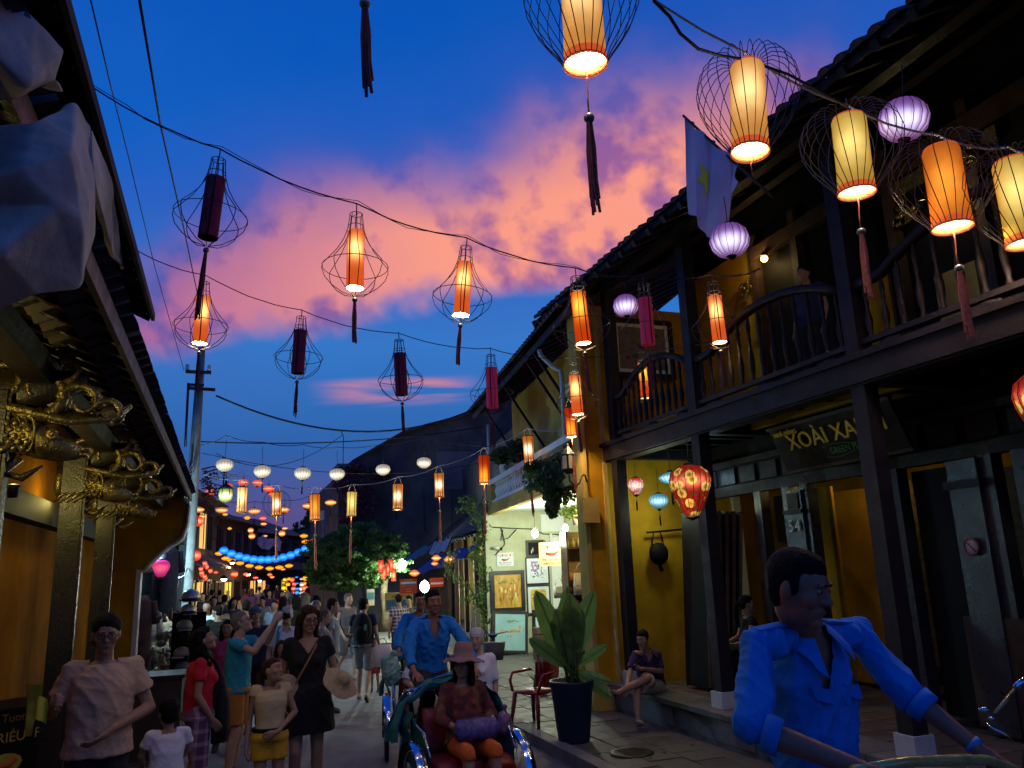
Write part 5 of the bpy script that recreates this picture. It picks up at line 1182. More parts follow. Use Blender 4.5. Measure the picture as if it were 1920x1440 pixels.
for k in range(3): tag(MB().tube(sag(P0.lerp(P1, .62+.02*k), Vector((-.75-.05*k, 14.0, 3.75+.1*k)), .1*k, 8), .009, 4).build('service_wire', M_cablel), ['highest', 'middle', 'lowest'][k]+' pale service wire from the utility pole to the left roof', 'cable', 'service wires to the left roof')
MB().tube([PY(330, 990, 14.3), PY(331, 1010, 14.3), PY(336, 1020, 14.3)], .01, 4).build('loose_wire', M_cablel, up, world=True)

# ------------------------------------------------------------------ flag
fg = thing('hanging_flag', 'limp flag with yellow star, coloured dusk-pale, on a slanting pole at the eave', 'flag', PX(1388, 312, 4.75))
fa = PX(1283, 218, 4.62); fb_ = PX(1392, 318, 4.75)
MB().tube([fa+Vector((0, .02, .02)), fb_, fb_+(fb_-fa)*.45], .014, 6).build('flag_pole', M_wood2, fg, world=True)
c00 = fa; c10 = PX(1384, 306, 4.74); c01 = PX(1288, 400, 4.60); cm = PX(1352, 460, 4.62); c11 = PX(1384, 345, 4.75)
def FP(a, b):
    top_ = c00.lerp(c10, a)
    bot = (c01*(1-a)**2+ cm*2*a*(1-a)*1.0+ c11*a*a) if False else (c01.lerp(cm, min(1, a/.66)) if a < .66 else cm.lerp(c11, (a-.66)/.34))
    p = top_.lerp(bot, b); return p+Vector((.03*sin(a*16+b*2), .07*sin(a*13+b*3)*b+.02*sin(a*30), .0))
fl_ = MB(); fl_.grid(FP, 40, 26); fl_.build('flag_cloth', mat('flag_dusk_lilac', (.62, .46, .60), .8, var=.15, vs=3.), fg, world=True)  # red flag's pale look at dusk put into the cloth colour
st = MB(); st_p = []
for k in range(10):
    r = .17 if k % 2 == 0 else .075; g = pi/2+k*pi/5; st_p.append(FP(.37+r*cos(g)*.75, .50+r*sin(g)*1.15)+Vector((-.012, -.016, 0)))
c_ = FP(.37, .5)+Vector((-.012, -.016, 0)); st.add([c_]+st_p, [(0, 1+k, 1+(k+1) % 10) for k in range(10)]); st.build('star', mat('star_yellow', (.62, .55, .04), .8, var=.1, emit=(.5, .45, .02), es=.02), fg, world=True)
# ================================================================== gable house and low shops on the right
GH = thing('gable_house', 'tall dark weathered house whose bare gable wall faces up the street above the tree', 'house', (8.5, 35, 0))
Y = 34.; pts = [(635, 890), (660, 868), (700, 845), (752, 815), (800, 800), (850, 788), (872, 780), (905, 772), (930, 760), (1000, 730)]
P = [PY(a, b, Y) for a, b in pts]; X0, X1 = P[0].x, 14.
poly = [(p.x, p.z) for p in P]+[(X1, P[-1].z+.6), (X1, 0), (X0, 0)]
Mx = Matrix(((1, 0, 0), (0, 0, -1), (0, 1, 0)))
g = MB(); g.prism(poly[::-1], .3, Mx, (0, Y+.3, 0)); g.build('gable_wall', M_slate, GH, world=True)
g = MB(); 
for a, b in zip(P[:-1], P[1:]): g.beam(a+Vector((0, .0, .05)), b+Vector((0, .0, .05)), .7, .10)
g.build('coping', M_tile, GH, world=True)
g = MB(); g.add([tuple(P[0]+Vector((0, .3, 0))), tuple(P[6]+Vector((0, .3, 0))), tuple(P[6]+Vector((1, 13, 0))), tuple(P[0]+Vector((1, 13, 0)))], [(0, 1, 2, 3)]); g.build('roof', M_tile, GH, world=True)
MB().bb((X0, Y+.3, 0), (X0+.25, Y+12, P[0].z)).build('side_wall', M_slate, GH, world=True)
MB().bb((8.6, Y-.06, 5.6), (14, Y-.01, 7.3)).build('wall_panel', mat('paler_plaster', (.12, .11, .13), .9, var=.4, vs=1.), GH, world=True)
for k in range(5): q = PY(690+k*52, 905+k*9, Y-.02); MB().tube([q, q+Vector((.02, 0, -1.2-.2*k))], .03, 4).build('drain_stain', mat('stain_dark', (.03, .03, .035), .9), GH, world=True)
# flat roofed white box and frames
wb = thing('flat_roof_block', 'small flat roofed dark block with pale parapet left of the gable roof', 'building', (5., 39, 0))
a = PY(636, 876, 38); MB().bb((a.x, 38, 0), (a.x+5, 40, a.z)).build('wall', M_slate, wb, world=True); MB().bb((a.x-.1, 37.8, a.z), (a.x+5.2, 40, a.z+.15)).build('parapet', mat('blue_grey_paint', (.10, .14, .20), .8), wb, world=True)
wb2 = thing('white_sign_box', 'small pale box on a post beside the peach cylinder lantern', 'sign', (4, 32.5, 0)); a = PY(597, 958, 32.5); b = PY(607, 975, 32.5); MB().bb((a.x, 32.4, b.z), (b.x, 32.6, a.z)).build('box', M_cream, wb2, world=True); MB().tube([(b.x, 32.5, 0), (b.x, 32.5, a.z)], .05, 6).build('post', M_conc, wb2, world=True)
# steel lattice frames on the ridge
for k, (a, b, h) in enumerate((((770, 832), (835, 808), 24), ((742, 852), (790, 832), 14))):
    lt = thing('roof_lattice', ['larger', 'smaller'][k]+' steel lattice frame standing on the dark gable roof', 'steel frame', PY(a[0], a[1], 35), 0, 'steel frames on the roof')
    p, q = PY(*a, 35), PY(*b, 35); u_ = Vector((0, 0, PY(a[0], a[1]-h, 35).z-p.z)); tl_, tr_ = p+u_*.95+Vector((.35, 0, 0)), q+u_*.45
    for s_, e_ in ((p, tl_), (tl_, tr_), (tr_, q), (p, q), (p.lerp(q, .3), tl_.lerp(tr_, .5)), (p.lerp(q, .6), tl_.lerp(tr_, .2)), (p.lerp(q, .6), tl_.lerp(tr_, .9))): MB().tube([s_, e_], .035, 4).build('steel_bar', M_steel, lt, world=True)
# low shop (stalls with awnings)
LS = thing('low_shop', 'long low tiled shop with awnings and warm lit front past the paintings wall', 'shop', (6.5, 20, 0))
fx = lambda y: 6.75+(y-19.5)*.13
def lsb(name, y0, y1, x0, x1, z0, z1, m):
    mb = MB(); a = [(fx(y0)+x0, y0), (fx(y0)+x1, y0), (fx(y1)+x1, y1), (fx(y1)+x0, y1)]; mb.prism(a, z1-z0, c=(0, 0, z0)); return mb.build(name, m, LS, world=True)
lsb('front_wall', 19.9, 33.6, .9, 1.1, .1, 3.6, M_yel2); lsb('roof_wall', 19.9, 33.6, 1.1, 1.3, 3.6, 6.4, M_slate)
g = MB(); n_ = 60
g.grid(lambda a, b: (fx(19.4+b*14.3)-.5+a*3.2, 19.4+b*14.3, 3.15+a*2.5+.05*abs(sin(b*n_*pi))), 6, n_*3); g.grid(lambda a, b: (fx(19.4+b*14.3)-.5+(1-a)*3.2, 19.4+b*14.3, 3.08+(1-a)*2.5), 3, 3); g.build('tile_field', M_tile, LS, world=True, kind='stuff')
for k in range(24): MB().beam((fx(19.8+k*.6)-.5, 19.8+k*.6, 3.05), (fx(19.8+k*.6)+1., 19.8+k*.6, 4.22), .06, .08).build('rafter', M_wood, LS, world=True)
for k in range(7): lsb('post', 19.9+k*2.1, 20.05+k*2.1, -.1, .05, .1, 3.2, M_wood2)
lsb('lit_doorway', 20.2, 21.4, .84, .89, .2, 2.6, mat('lit_room_wall', (.8, .62, .25), .8, emit=(1., .72, .25), es=1.1)); lsb('door_post', 20.7, 20.8, .78, .83, .2, 2.6, M_wood2); lsb('door_post', 21.4, 21.5, .78, .9, .2, 2.7, M_wood2)
lsb('dark_opening', 22.2, 24.6, .84, .89, .2, 2.5, M_black); lsb('dark_opening', 27, 29.8, .84, .89, .2, 2.5, M_black); lsb('low_counter', 22, 24.2, -.2, .3, .1, 1.0, M_wood2)
def awning(name, label, c0, c1, drop, m, sagz=.12):
    t = thing(name, label, 'awning', c0); mb = MB(); c0, c1 = Vector(c0), Vector(c1)
    mb.grid(lambda a, b: c0.lerp(c1, a)+Vector(drop)*b+Vector((0, 0, -sagz*sin(pi*a)+.03*sin(a*20))), 20, 4); mb.grid(lambda a, b: c0.lerp(c1, 1-a)+Vector(drop)*b+Vector((0, 0, -.02-sagz*sin(pi*(1-a))+.03*sin((1-a)*20))), 20, 4); mb.build('cloth', m, t, world=True)
    for q in (c0, c1): MB().tube([q, q+Vector(drop)], .02, 5).build('edge_pole', M_steel, t, world=True)
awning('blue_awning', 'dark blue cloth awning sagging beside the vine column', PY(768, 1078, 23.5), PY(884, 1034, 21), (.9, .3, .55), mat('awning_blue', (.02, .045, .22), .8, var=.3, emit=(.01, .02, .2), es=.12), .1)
awning('pale_awning', 'small pale grey cloth awning above the orange lanterns', PY(803, 1040, 24), PY(838, 1030, 23), (.3, .5, .38), mat('awning_grey', (.4, .4, .42), .8), .02)
awning('green_awning', 'dull teal cloth awning right over the blinding white bulb', PY(752, 1052, 26), PY(800, 1035, 24.5), (.8, .3, .45), mat('awning_teal', (.10, .20, .22), .8), .05)
def shopboard(label, px0, py0, px1, py1, Yd, m, bands, txt=None):
    a, b = PY(px0, py0, Yd), PY(px1, py1, Yd); w, h = b.x-a.x, a.z-b.z; t = thing('shop_board', label, 'sign', ((a.x+b.x)/2, Yd, b.z))
    MB().bb((-w/2, 0, 0), (w/2, .05, h)).build('board', m, t)
    for z0, z1, mm in bands: MB().bb((-w*.46, -.006, z0*h), (w*.46, -.002, z1*h)).build('printed_band', mm, t)
    for tx, sz, z, mm in (txt or []): lettering(tx, sz*h, mm, t, (0, -.008, z*h), (pi/2, 0, 0), .003)
    return t
M_wp = mat('print_white', (.75, .72, .68), .6); M_yp = mat('print_yellow', (.75, .55, .08), .6); M_tp = mat('print_teal', (.04, .25, .28), .6)
shopboard('red menu board with white lines hanging by the white bulb', 750, 1086, 782, 1112, 24.2, M_red, [(.66, .80, M_wp), (.50, .64, M_tp)], [('MENU', .22, .9, M_yp), ('------', .2, .32, M_wp), ('-------', .2, .14, M_wp)])
shopboard('small red board half hidden behind the cyclo driver', 806, 1084, 832, 1100, 22.6, M_red, [(.3, .5, M_wp)])
shopboard('wide yellow board with teal pictures at head height', 722, 1112, 775, 1145, 25.5, M_yp, [(.1, .62, M_tp)], [('HOI AN', .24, .8, M_red)])
shopboard('pale board with teal pictures left of the tree trunk', 688, 1105, 702, 1135, 27.5, M_cream, [(.4, .8, M_tp)])
bkp = thing('goods_rack', 'wire rack with hanging pale bags beside the vine column', 'rack', (6.1, 20.6, .1))
for k in range(6): MB().tube([(5.75+.14*k, 20.5, .1), (5.75+.14*k, 20.5, 2.4)], .012, 4).build('rack_bar', M_cablel, bkp, world=True)
MB().tube([(5.7, 20.5, 2.4), (6.6, 20.5, 2.4)], .014, 4).build('rack_rail', M_cablel, bkp, world=True)
# ================================================================== left side beyond the first house
LS2 = thing('left_shophouse', 'dark low shophouse behind the utility pole with cluttered lit stall', 'shop', (-2.6, 18, 0))
MB().bb((-2.8, 14.7, .05), (-2.6, 25, 4.2)).build('wall', M_slate, LS2, world=True); MB().bb((-3.4, 24.8, .05), (-1.1, 25, 4.4)).build('end_wall', M_slate, LS2, world=True)
g = MB(); g.grid(lambda a, b: (-.95-a*2.4, 15+b*10.2, 3.55+a*.9+.05*abs(sin(b*50*pi))), 3, 150); g.build('tile_field', M_tile, LS2, world=True, kind='stuff')
MB().bb((-.98, 15, 3.42), (-.94, 25.2, 3.56)).build('eave_fascia', M_wood, LS2, world=True)
for k in range(12): MB().beam((-.97, 15.3+k*.85, 3.44), (-2.6, 15.3+k*.85, 4.05), .06, .08).build('rafter', M_wood, LS2, world=True)
for y in (17.6, 20.4, 23.2): MB().bb((-1.35, y, .05), (-1.2, y+.14, 3.5)).build('post', M_wood, LS2, world=True)
# houses along the left of the bend
def farhouse(label, x, y, w, h, rot, wall, seed, storeys=2, glow_=True, depth=6, roofm=None):
    """facade in local xz plane facing local -y, width along x"""
    t = thing('far_house', label, 'house', (x, y, 0), rot, 'houses down the street'); r = random.Random(seed)
    MB().bb((-w/2, 0, 0), (w/2, depth, h)).build('wall', wall, t)
    mb = MB(); mb.prism([(-.6, h-.1), (depth/2, h+1.3), (depth+.4, h-.1)], w+.5, Matrix(((0, 0, 1), (1, 0, 0), (0, 1, 0))), (-w/2-.25, 0, 0)); mb.build('roof', roofm or M_tile, t)
    n = max(2, int(w/1.8)); hh = h/storeys
    for s in range(storeys):
        for k in range(n):
            xx = -w/2+(k+.5)*w/n; z0 = s*hh+(.0 if s == 0 else .7); z1 = s*hh+min(hh*.78, 2.3 if s == 0 else 2.1); lit = glow_ and r.random() < (.6 if s == 0 else .12)
            m = random.choice((mat('far_lit_room', (.8, .5, .15), .8, emit=(1., .56, .16), es=.9), mat('far_lit_room_dim', (.5, .3, .1), .8, emit=(1., .5, .14), es=.25), mat('far_lit_yellow', (.8, .7, .1), .8, emit=(1., .8, .1), es=.6))) if lit else M_black
            f = MB().bb((xx-.55, -.04, z0), (xx+.55, .0, z1)).build('doorway' if s == 0 else 'window', m, t)
            MB().bb((xx-.03, -.07, z0), (xx+.03, -.045, z1)).build('mullion', M_wood, f); MB().bb((xx-.62, -.08, z1), (xx+.62, -.0, z1+.09)).build('lintel', M_wood2, f)
            if s == 0 and lit:
                for q in range(3): MB().box((xx+r.uniform(-.4, .4), -.12, r.uniform(.4, 1.5)), (r.uniform(.1, .3), .1, r.uniform(.2, .6))).build('goods', random.choice((M_red, M_tp, M_cream, M_wood2)), f)
    mb = MB(); mb.prism([(-1.1, 2.5), (0, 3.0), (0, 3.06), (-1.1, 2.56)], w, Matrix(((0, 0, 1), (1, 0, 0), (0, 1, 0))), (-w/2, 0, 0)); mb.build('canopy', M_tile, t)
    return t
farhouse('dark shophouse with tiled canopy just beyond the utility pole', -1.2+.0, 31.5, 9, 5.2, R_(82), M_slate, 1)
farhouse('shophouse with glowing yellow doorway under red lanterns', .3, 43.5, 11, 5.0, R_(76), mat('brown_plaster', (.14, .10, .09), .9, var=.3), 2)
farhouse('shophouse roofed beneath the blue tarpaulin', 2.9, 55, 10, 4.9, R_(66), M_slate, 3)
farhouse('low shophouse where the street bends out of view', 6.0, 66, 9, 4.6, R_(40), mat('brown_plaster', (.14, .10, .09)), 4)
farhouse('dim shophouse behind the pile of coloured lanterns', 9.5, 62, 9, 4.8, R_(-20), M_slate, 5)
farhouse('dark house half hidden behind the street tree', 9.2, 44, 9, 4.6, R_(-75), M_slate, 6)
tp_ = thing('blue_tarpaulin', 'blue tarpaulin stretched over the far left roof above the garland', 'tarpaulin', (2.5, 50, 5))
cs = [PY(462, 1000, 50), PY(530, 1012, 54), PY(525, 1030, 50), PY(440, 1022, 47)]
MB().grid(lambda a, b: cs[0].lerp(cs[1], a).lerp(cs[3].lerp(cs[2], a), b)+Vector((0, 0, .12*sin(a*17+b*6)+.06*sin(a*31))), 30, 12).build('sheet', mat('tarp_blue', (.02, .07, .20), .5, var=.3), tp_, world=True)
# ---- stall on the left: shirts, lamp, caps, wheel
st_ = thing('shirt_rail', 'rail of dark shirts hanging at the corner behind the yellow end wall', 'clothes rail', (-1.25, 15.2, 0))
MB().tube([(-1.6, 15.2, 2.75), (-.72, 15.2, 2.75)], .015, 5).build('rail', M_steel, st_, world=True)
M_nv = mat('navy_cloth', (.02, .03, .09), .9, var=.4, vs=6., bump=.4)
def shirt(x, y, zt, w, L, m, rz=0.):
    mb = MB(); mb.loft([((0, 0, -L), (1, 0, 0), (0, 1, 0), w*.5, .05), ((0, 0, -L*.5), (1, 0, 0), (0, 1, 0), w*.46, .06), ((0, 0, -.12), (1, 0, 0), (0, 1, 0), w*.5, .05), ((0, 0, 0), (1, 0, 0), (0, 1, 0), w*.12, .03)], 14)
    for s in (1, -1): mb.tube([(s*w*.42, 0, -.1), (s*w*.62, 0, -.45)], 0, 8, True, [.07, .075])
    t = mb.build('hanging_shirt', m, None, (x, y, zt)); t.rotation_euler = (0, 0, rz); return t
for k, (x, m, L) in enumerate(((-1.45, M_nv, 1.0), (-1.25, mat('blue_cloth', (.03, .10, .25), .9, var=.4, vs=6.), .8), (-1.08, M_nv, 1.1), (-.92, M_nv, 1.15))):
    tag(shirt(x, 15.2, 2.72, .42, L, m, .9), ['dark navy', 'sky blue printed', 'long dark', 'outermost dark'][k]+' shirt hanging on the rail by the yellow wall end', 'shirt', 'shirts on the rail')
tag(shirt(-1.2, 14.9, 1.7, .4, .55, M_mount, .7), 'white shirt hanging low beneath the dark shirts', 'shirt'); tag(shirt(-1.27, 14.7, 1.9, .4, 1.5, mat('plum_cloth', (.05, .015, .03), .9), .7), 'long plum dress hanging against the yellow wall end', 'dress')
ld = thing('led_strip_lamp', 'cold white strip lamp above the hanging shirts', 'lamp', PY(291, 1026, 15.0)); MB().box((0, 0, 0), (.28, .06, .04)).build('light_strip', mat('lit_strip', (1, 1, 1), .5, emit=(.6, .85, 1.), es=12.), ld); MB().box((0, 0, .035), (.32, .09, .025)).build('housing', M_white, ld)
lamp((.05, -.0, -.08), 70, (.50, .85, 1.), .1, parent=ld)
ld2 = thing('led_strip_lamp', 'second cold lamp facing the utility pole', 'lamp', PY(306, 1040, 16.0)); MB().box((0, 0, 0), (.26, .05, .05), Matrix.Rotation(.5, 3, 'Y')).build('light_strip', MATS['lit_strip'], ld2); lamp((.12, -.15, -.1), 240, (.50, .88, 1.), .08, parent=ld2)
M_alu = mat('hat_silver', (.40, .42, .40), .35, metal=.5, var=.3)
rk = thing('cap_stand', 'tall dark stand carrying rows of caps and helmets beside the pole', 'stand', PZ(345, 1345, .08)); b = Vector(rk.location)
MB().tube([(0, 0, 0), (0, 0, 1.75)], .025, 6).build('pole', M_steel, rk)
for k in range(5): MB().tube([(-.2, 0, .3+k*.32), (.2, 0, .3+k*.32)], .012, 5).build('arm', M_steel, rk)
MB().box((0, .12, .8), (.5, .04, 1.5)).build('backing', M_black, rk)
def cap_(p, r, m, label, rz, helmet=False, grp=None):
    t = thing('cap' if not helmet else 'helmet', label, 'cap' if not helmet else 'helmet', p, rz, grp)
    MB().lathe([(r, 0), (r*1.0, r*.35), (r*.8, r*.8), (r*.4, r*1.05), (.001, r*1.1)], 18).build('crown', m, t)
    if helmet: MB().lathe([(r*1.03, -.01), (r*1.12, .0), (r*1.05, .03)], 18).build('rim', M_steel, t)
    mb = MB(); mb.grid(lambda a, b: ((a-.5)*r*1.7, -r*.75-b*r*.75*cos((a-.5)*2.4), -.01-b*.02+.04*cos((a-.5)*3)*r), 8, 3); mb.build('peak', m, t)
    MB().ell((0, 0, r*1.1), (.012, .012, .008), 6, 4).build('button', M_steel, t); return t
cl_ = [('silver helmet on top of the cap stand', .0, -.02, 1.74, .155, M_alu, True), ('glossy pale helmet facing out below the top one', -.02, -.1, 1.55, .12, M_alu, True), ('olive canvas cap', -.06, -.12, 1.32, .12, mat('cap_olive', (.20, .22, .17), .8), False), ('dark cap with red tag', -.02, -.12, 1.12, .11, M_black, False),
       ('khaki cap', -.08, -.12, .92, .12, mat('cap_khaki', (.28, .24, .20), .8), False), ('slate grey cap', -.05, -.12, .70, .115, mat('cap_slate', (.08, .10, .12), .7), False), ('lowest pale grey cap', -.06, -.14, .48, .12, mat('cap_grey', (.22, .25, .27), .7), False), ('small dark cap at the stand right edge', .16, -.1, .95, .10, M_black, False)]
for l, x, y, z, r, m, hm in cl_: cap_(b+Vector((x, y, z)), r, m, l+(' of the cap stand' if 'stand' not in l and 'below' not in l else ''), random.uniform(-.6, .4), hm, 'caps on the stand')
# two-wheeler and bundles in the dark of the stall
def wheel(t, c, R0, ax, m_t=None, m_r=None, spokes=18, wr=.018, name='wheel'):
    """ax: axle direction"""
    ax = Vector(ax).normalized(); u_ = ax.cross(Vector((0, 0, 1))).normalized(); v_ = ax.cross(u_); c = Vector(c)
    circ = lambda r, n=36: [c+u_*(r*cos(2*pi*k/n))+v_*(r*sin(2*pi*k/n)) for k in range(n+1)]
    w = MB().tube(circ(R0), wr, 8, False).build(name, m_t or M_tyre, t)
    MB().tube(circ(R0-wr*1.4), wr*.45, 6, False).build('rim', m_r or M_chrome, w)
    s = MB()
    for k in range(spokes): g = 2*pi*k/spokes; s.tube([c+ax*(.03 if k % 2 else -.03)+(u_*cos(g+.2)+v_*sin(g+.2))*.02, c+(u_*cos(g)+v_*sin(g))*(R0-wr)], .0022, 3, False)
    s.build('spokes', m_r or M_chrome, w)['kind'] = 'stuff'; MB().tube([c-ax*.045, c+ax*.045], .022, 8).build('hub', M_chrome, w); return w
M_tyre = mat('rubber_tyre', (.015, .015, .016), .8); M_chrome = mat('chrome', (.62, .64, .68), .14, metal=1., var=.1)
bk = thing('parked_bicycle', 'dark parked bicycle standing in the left stall behind the caps', 'bicycle', PZ(300, 1300, .08), R_(25))
wheel(bk, (0, -.5, .33), .33, (1, 0, 0)); wheel(bk, (0, .52, .33), .33, (1, 0, 0))
for a, b_, r in (((0, -.5, .33), (0, -.36, .95), .014), ((0, -.40, .8), (0, .1, .78), .016), ((0, -.4, .72), (0, .02, .3), .016), ((0, .02, .3), (0, .14, .88), .014), ((0, .02, .3), (0, .52, .33), .01), ((0, .12, .76), (0, .52, .33), .009)): MB().tube([a, b_], r, 6).build('frame_tube', M_steel, bk)
MB().tube([(-.27, -.22, 1.0), (-.2, -.36, 1.02), (0, -.38, .98), (.2, -.36, 1.02), (.27, -.22, 1.0)], .012, 6).build('handlebar', M_chrome, bk); MB().ell((0, .14, .90), (.07, .13, .035), 10, 6).build('saddle', M_black, bk)
rnd = random.Random(5)
gd = MB()
for k in range(90):
    p = PY(rnd.uniform(285, 345), rnd.uniform(1150, 1290), rnd.uniform(14.2, 15.5)); gd.ell(p, (rnd.uniform(.03, .09), .05, rnd.uniform(.03, .1)), 7, 5)
tag(gd.build('stall_goods', mat('stall_goods', (.16, .14, .12), .6, var=.8, vs=9., bump=.4)), 'jumble of small dark goods piled behind the bicycle in the left stall', 'goods', kind='stuff')
for k, (px, py) in enumerate(((282, 1275), (322, 1275))):
    t = thing('plastic_bottle', ['white bottle with teal cap in front of the bicycle', 'second teal capped bottle below the cap stand'][k], 'bottle', PY(px, py+20, 12)); MB().lathe([(.05, 0), (.07, .03), (.07, .12), (.03, .18), (.022, .2)], 12).build('bottle_body', M_cream, t); MB().lathe([(.026, .2), (.026, .25)], 10).build('cap', mat('teal_cap', (.1, .4, .36), .5), t)
# wooden crate front left behind the boy
cr_ = thing('wooden_cabinet', 'low dark brown cabinet by the left kerb behind the boy', 'cabinet', PZ(250, 1440, .08)+Vector((.1, .6, 0))); MB().bb((-.3, -.3, 0), (.35, .3, .9)).build('cabinet_body', mat('cabinet_brown', (.06, .04, .025), .7, var=.4), cr_); MB().bb((-.33, -.33, .9), (.38, .33, .94)).build('cabinet_top', M_wood2, cr_)
# ---- shelf of bags in the lit shop
sh = thing('bag_shelf', 'narrow warm lit shelf unit full of bags between pillar and doorway', 'shelf', SHP(1.05, 4.3, .11), -ang2)
for z in (.0, .35, .62, .88, 1.14, 1.40, 1.68, 2.35): MB().bb((-.35, -.2, z), (.45, .25, z+.03)).build('shelf_board', M_wood2, sh)
for x in (-.37, .45): MB().bb((x, -.2, 0), (x+.03, .25, 2.7)).build('shelf_side', M_wood2, sh)
MB().bb((-.35, .25, 0), (.45, .28, 2.7)).build('shelf_back', mat('shelf_back', (.30, .2, .08), .8), sh)
for k in range(6): MB().lathe([(.03, 0), (.035, .1), (.012, .16), (.012, .2)], 8, c=(-.28+k*.12, 0, 2.38)).build('glass_bottle', mat('bottle_gold', (.55, .45, .15), .3), sh)
cols_ = [(.45, .16, .03), (.5, .42, .30), (.62, .55, .42), (.32, .12, .04), (.12, .08, .05), (.55, .25, .06)]; rnd = random.Random(8); nm_ = ['tan', 'cream', 'ivory', 'chestnut', 'dark', 'orange']
M_bags = [mat('leather_'+nm_[i], c, .5, var=.3) for i, c in enumerate(cols_)]
def bag(p, w, h, d, m, label, rz=0., strap=True, grp=None):
    t = thing('handbag', label, 'bag', p, rz, grp); mb = MB(); mb.loft([((0, 0, 0), (1, 0, 0), (0, 1, 0), w*.5, d*.5, .5), ((0, 0, h*.5), (1, 0, 0), (0, 1, 0), w*.52, d*.55, .6), ((0, 0, h), (1, 0, 0), (0, 1, 0), w*.44, d*.3, .6)], 14); mb.build('bag_body', m, t)
    MB().bb((-w*.42, -d*.58, h*.45), (w*.42, -d*.52, h*.98)).build('flap', m, t)
    if strap: MB().tube([(-w*.35, 0, h), (-w*.2, 0, h+.14), (0, 0, h+.2), (w*.2, 0, h+.14), (w*.35, 0, h)], .008, 5).build('strap', m, t)
    return t
zz = [.03, .38, .65, .91, 1.17, 1.43, 1.71]
for r_ in range(7):
    for c_ in range(3):
        k = rnd.randrange(6); bag(sh.matrix_basis @ Vector((-.22+c_*.26, -.06, zz[r_])), .22, .16, .14, M_bags[k], nm_[k]+' leather bag on the lit shelf, '+['bottom', 'second', 'third', 'fourth', 'fifth', 'sixth', 'top'][r_]+' row '+['left', 'middle', 'right'][c_], rnd.uniform(-.2, .2)-ang2, False, 'bags on the lit shelf')
bag(SHP(.88, 3.9, 1.55), .30, .42, .14, M_bags[2], 'ivory satchel with orange stripe hanging in front of the shelf', -.1); bag(SHP(1.25, 6.0, 1.75), .34, .28, .14, mat('leather_brown', (.14, .08, .04), .5), 'brown shoulder bag hanging under the cream shop board', .2); bag(SHP(1.02, 6.0, 1.42), .26, .26, .12, mat('leather_grey', (.25, .23, .19), .5), 'grey bag hanging lower left under the shop board', -.1); bag(SHP(1.42, 6.0, 1.35), .30, .32, .12, mat('leather_stone', (.55, .53, .42), .5), 'stone coloured tote hanging lower right under the shop board', .1)
# bricks stack / carton in front of paintings
ct = thing('carton_stack', 'stack of small brown cartons in front of the paintings wall', 'cartons', PZ(1018, 1238, .12))
for k in range(5): MB().box((0, 0, .07+k*.14), (.34, .3, .125)).build('carton', mat('carton_brown', (.12, .08, .05), .8), ct)
cam_ = thing('security_camera', 'small white security camera at the left end of the green wall', 'camera', SHP(-.12, 7.8, 2.62)); MB().tube([(0, 0, 0), (.16, -.12, -.03)], .035, 10).build('camera_body', M_cream, cam_); MB().tube([(.15, -.115, -.03), (.19, -.14, -.04)], .036, 10).build('lens_hood', M_black, cam_)
cb = thing('wall_cables', 'loose black cables looping across the green wall under the balcony', 'cable', SHP(.3, 7.8, 3.1))
for pl_ in (((-.1, 3.12), (.4, 3.08), (.9, 3.05), (1.2, 2.92), (1.6, 2.9)), ((.12, 3.1), (.2, 2.7), (.05, 2.55), (-.05, 2.45)), ((.5, 3.05), (.3, 2.85), (.1, 2.8), (.16, 3.05))): MB().tube([SHP(a, 7.84, b) for a, b in pl_], .012, 5).build('cable', M_cable, cb, world=True)
# ================================================================== furniture by no. 54
def red_chair(p, rz):
    t = thing('plastic_chair', 'empty red plastic armchair on the pavement beside the blue planter', 'chair', p, rz); m = mat('red_plastic', (.24, .014, .018), .28, var=.15)
    MB().loft([((0, 0, .40), (1, 0, 0), (0, 1, 0), .225, .215, .5), ((0, 0, .43), (1, 0, 0), (0, 1, 0), .235, .225, .5)], 20).build('seat', m, t)
    for sx in (-1, 1):
        for sy in (-1, 1): MB().tube([(sx*.19, sy*.18, .41), (sx*.215, sy*.20, .2), (sx*.24, sy*.235, 0)], 0, 8, True, [.032, .026, .022]).build('leg', m, t)
        MB().tube([(sx*.22, -.19, .42), (sx*.265, -.19, .55), (sx*.27, -.14, .645), (sx*.265, .05, .65), (sx*.23, .20, .66)], .019, 8).build('armrest', m, t)
    mb = MB(); mb.grid(lambda a, b: ((a-.5)*.42*(1-.10*b), .215+.10*b-.06*cos((a-.5)*2.6), .42+b*.40+.03*cos((a-.5)*3.)), 12, 8); mb.grid(lambda a, b: ((.5-a)*.42*(1-.10*b), .232+.10*b-.06*cos((a-.5)*2.6), .42+b*.40+.03*cos((a-.5)*3.)), 12, 8); mb.build('backrest', m, t)
    MB().tube([((a/10-.5)*.40, .32-.06*cos((a/10-.5)*2.6), .825+.03*cos((a/10-.5)*3.)) for a in range(11)], .02, 8).build('back_rim', m, t)
    for k in range(4): MB().bb((-.12+k*.07, .16, .46), (-.10+k*.07, .19, .76)).build('back_slat', m, t)
    return t
red_chair(PZ(1012, 1362, .12)+Vector((.0, .12, 0)), R_(-62))
fd = thing('door_boards', 'tall folding dark boards with pale edges leaning together in the porch', 'boards', (6.1, 9.6, .46))
for k in range(6):
    o = MB().bb((0, 0, 0), (.045, .5, 2.35)).build('board', M_wood if k % 2 else M_black, fd, (.0+k*.09, 0, 0)); o.rotation_euler = (0, R_(4+k*.8), R_(6)); MB().bb((-.004, -.006, .02), (.05, .0, 2.33)).build('edge_strip', mat('worn_edge', (.20, .11, .07), .7, var=.4), o)
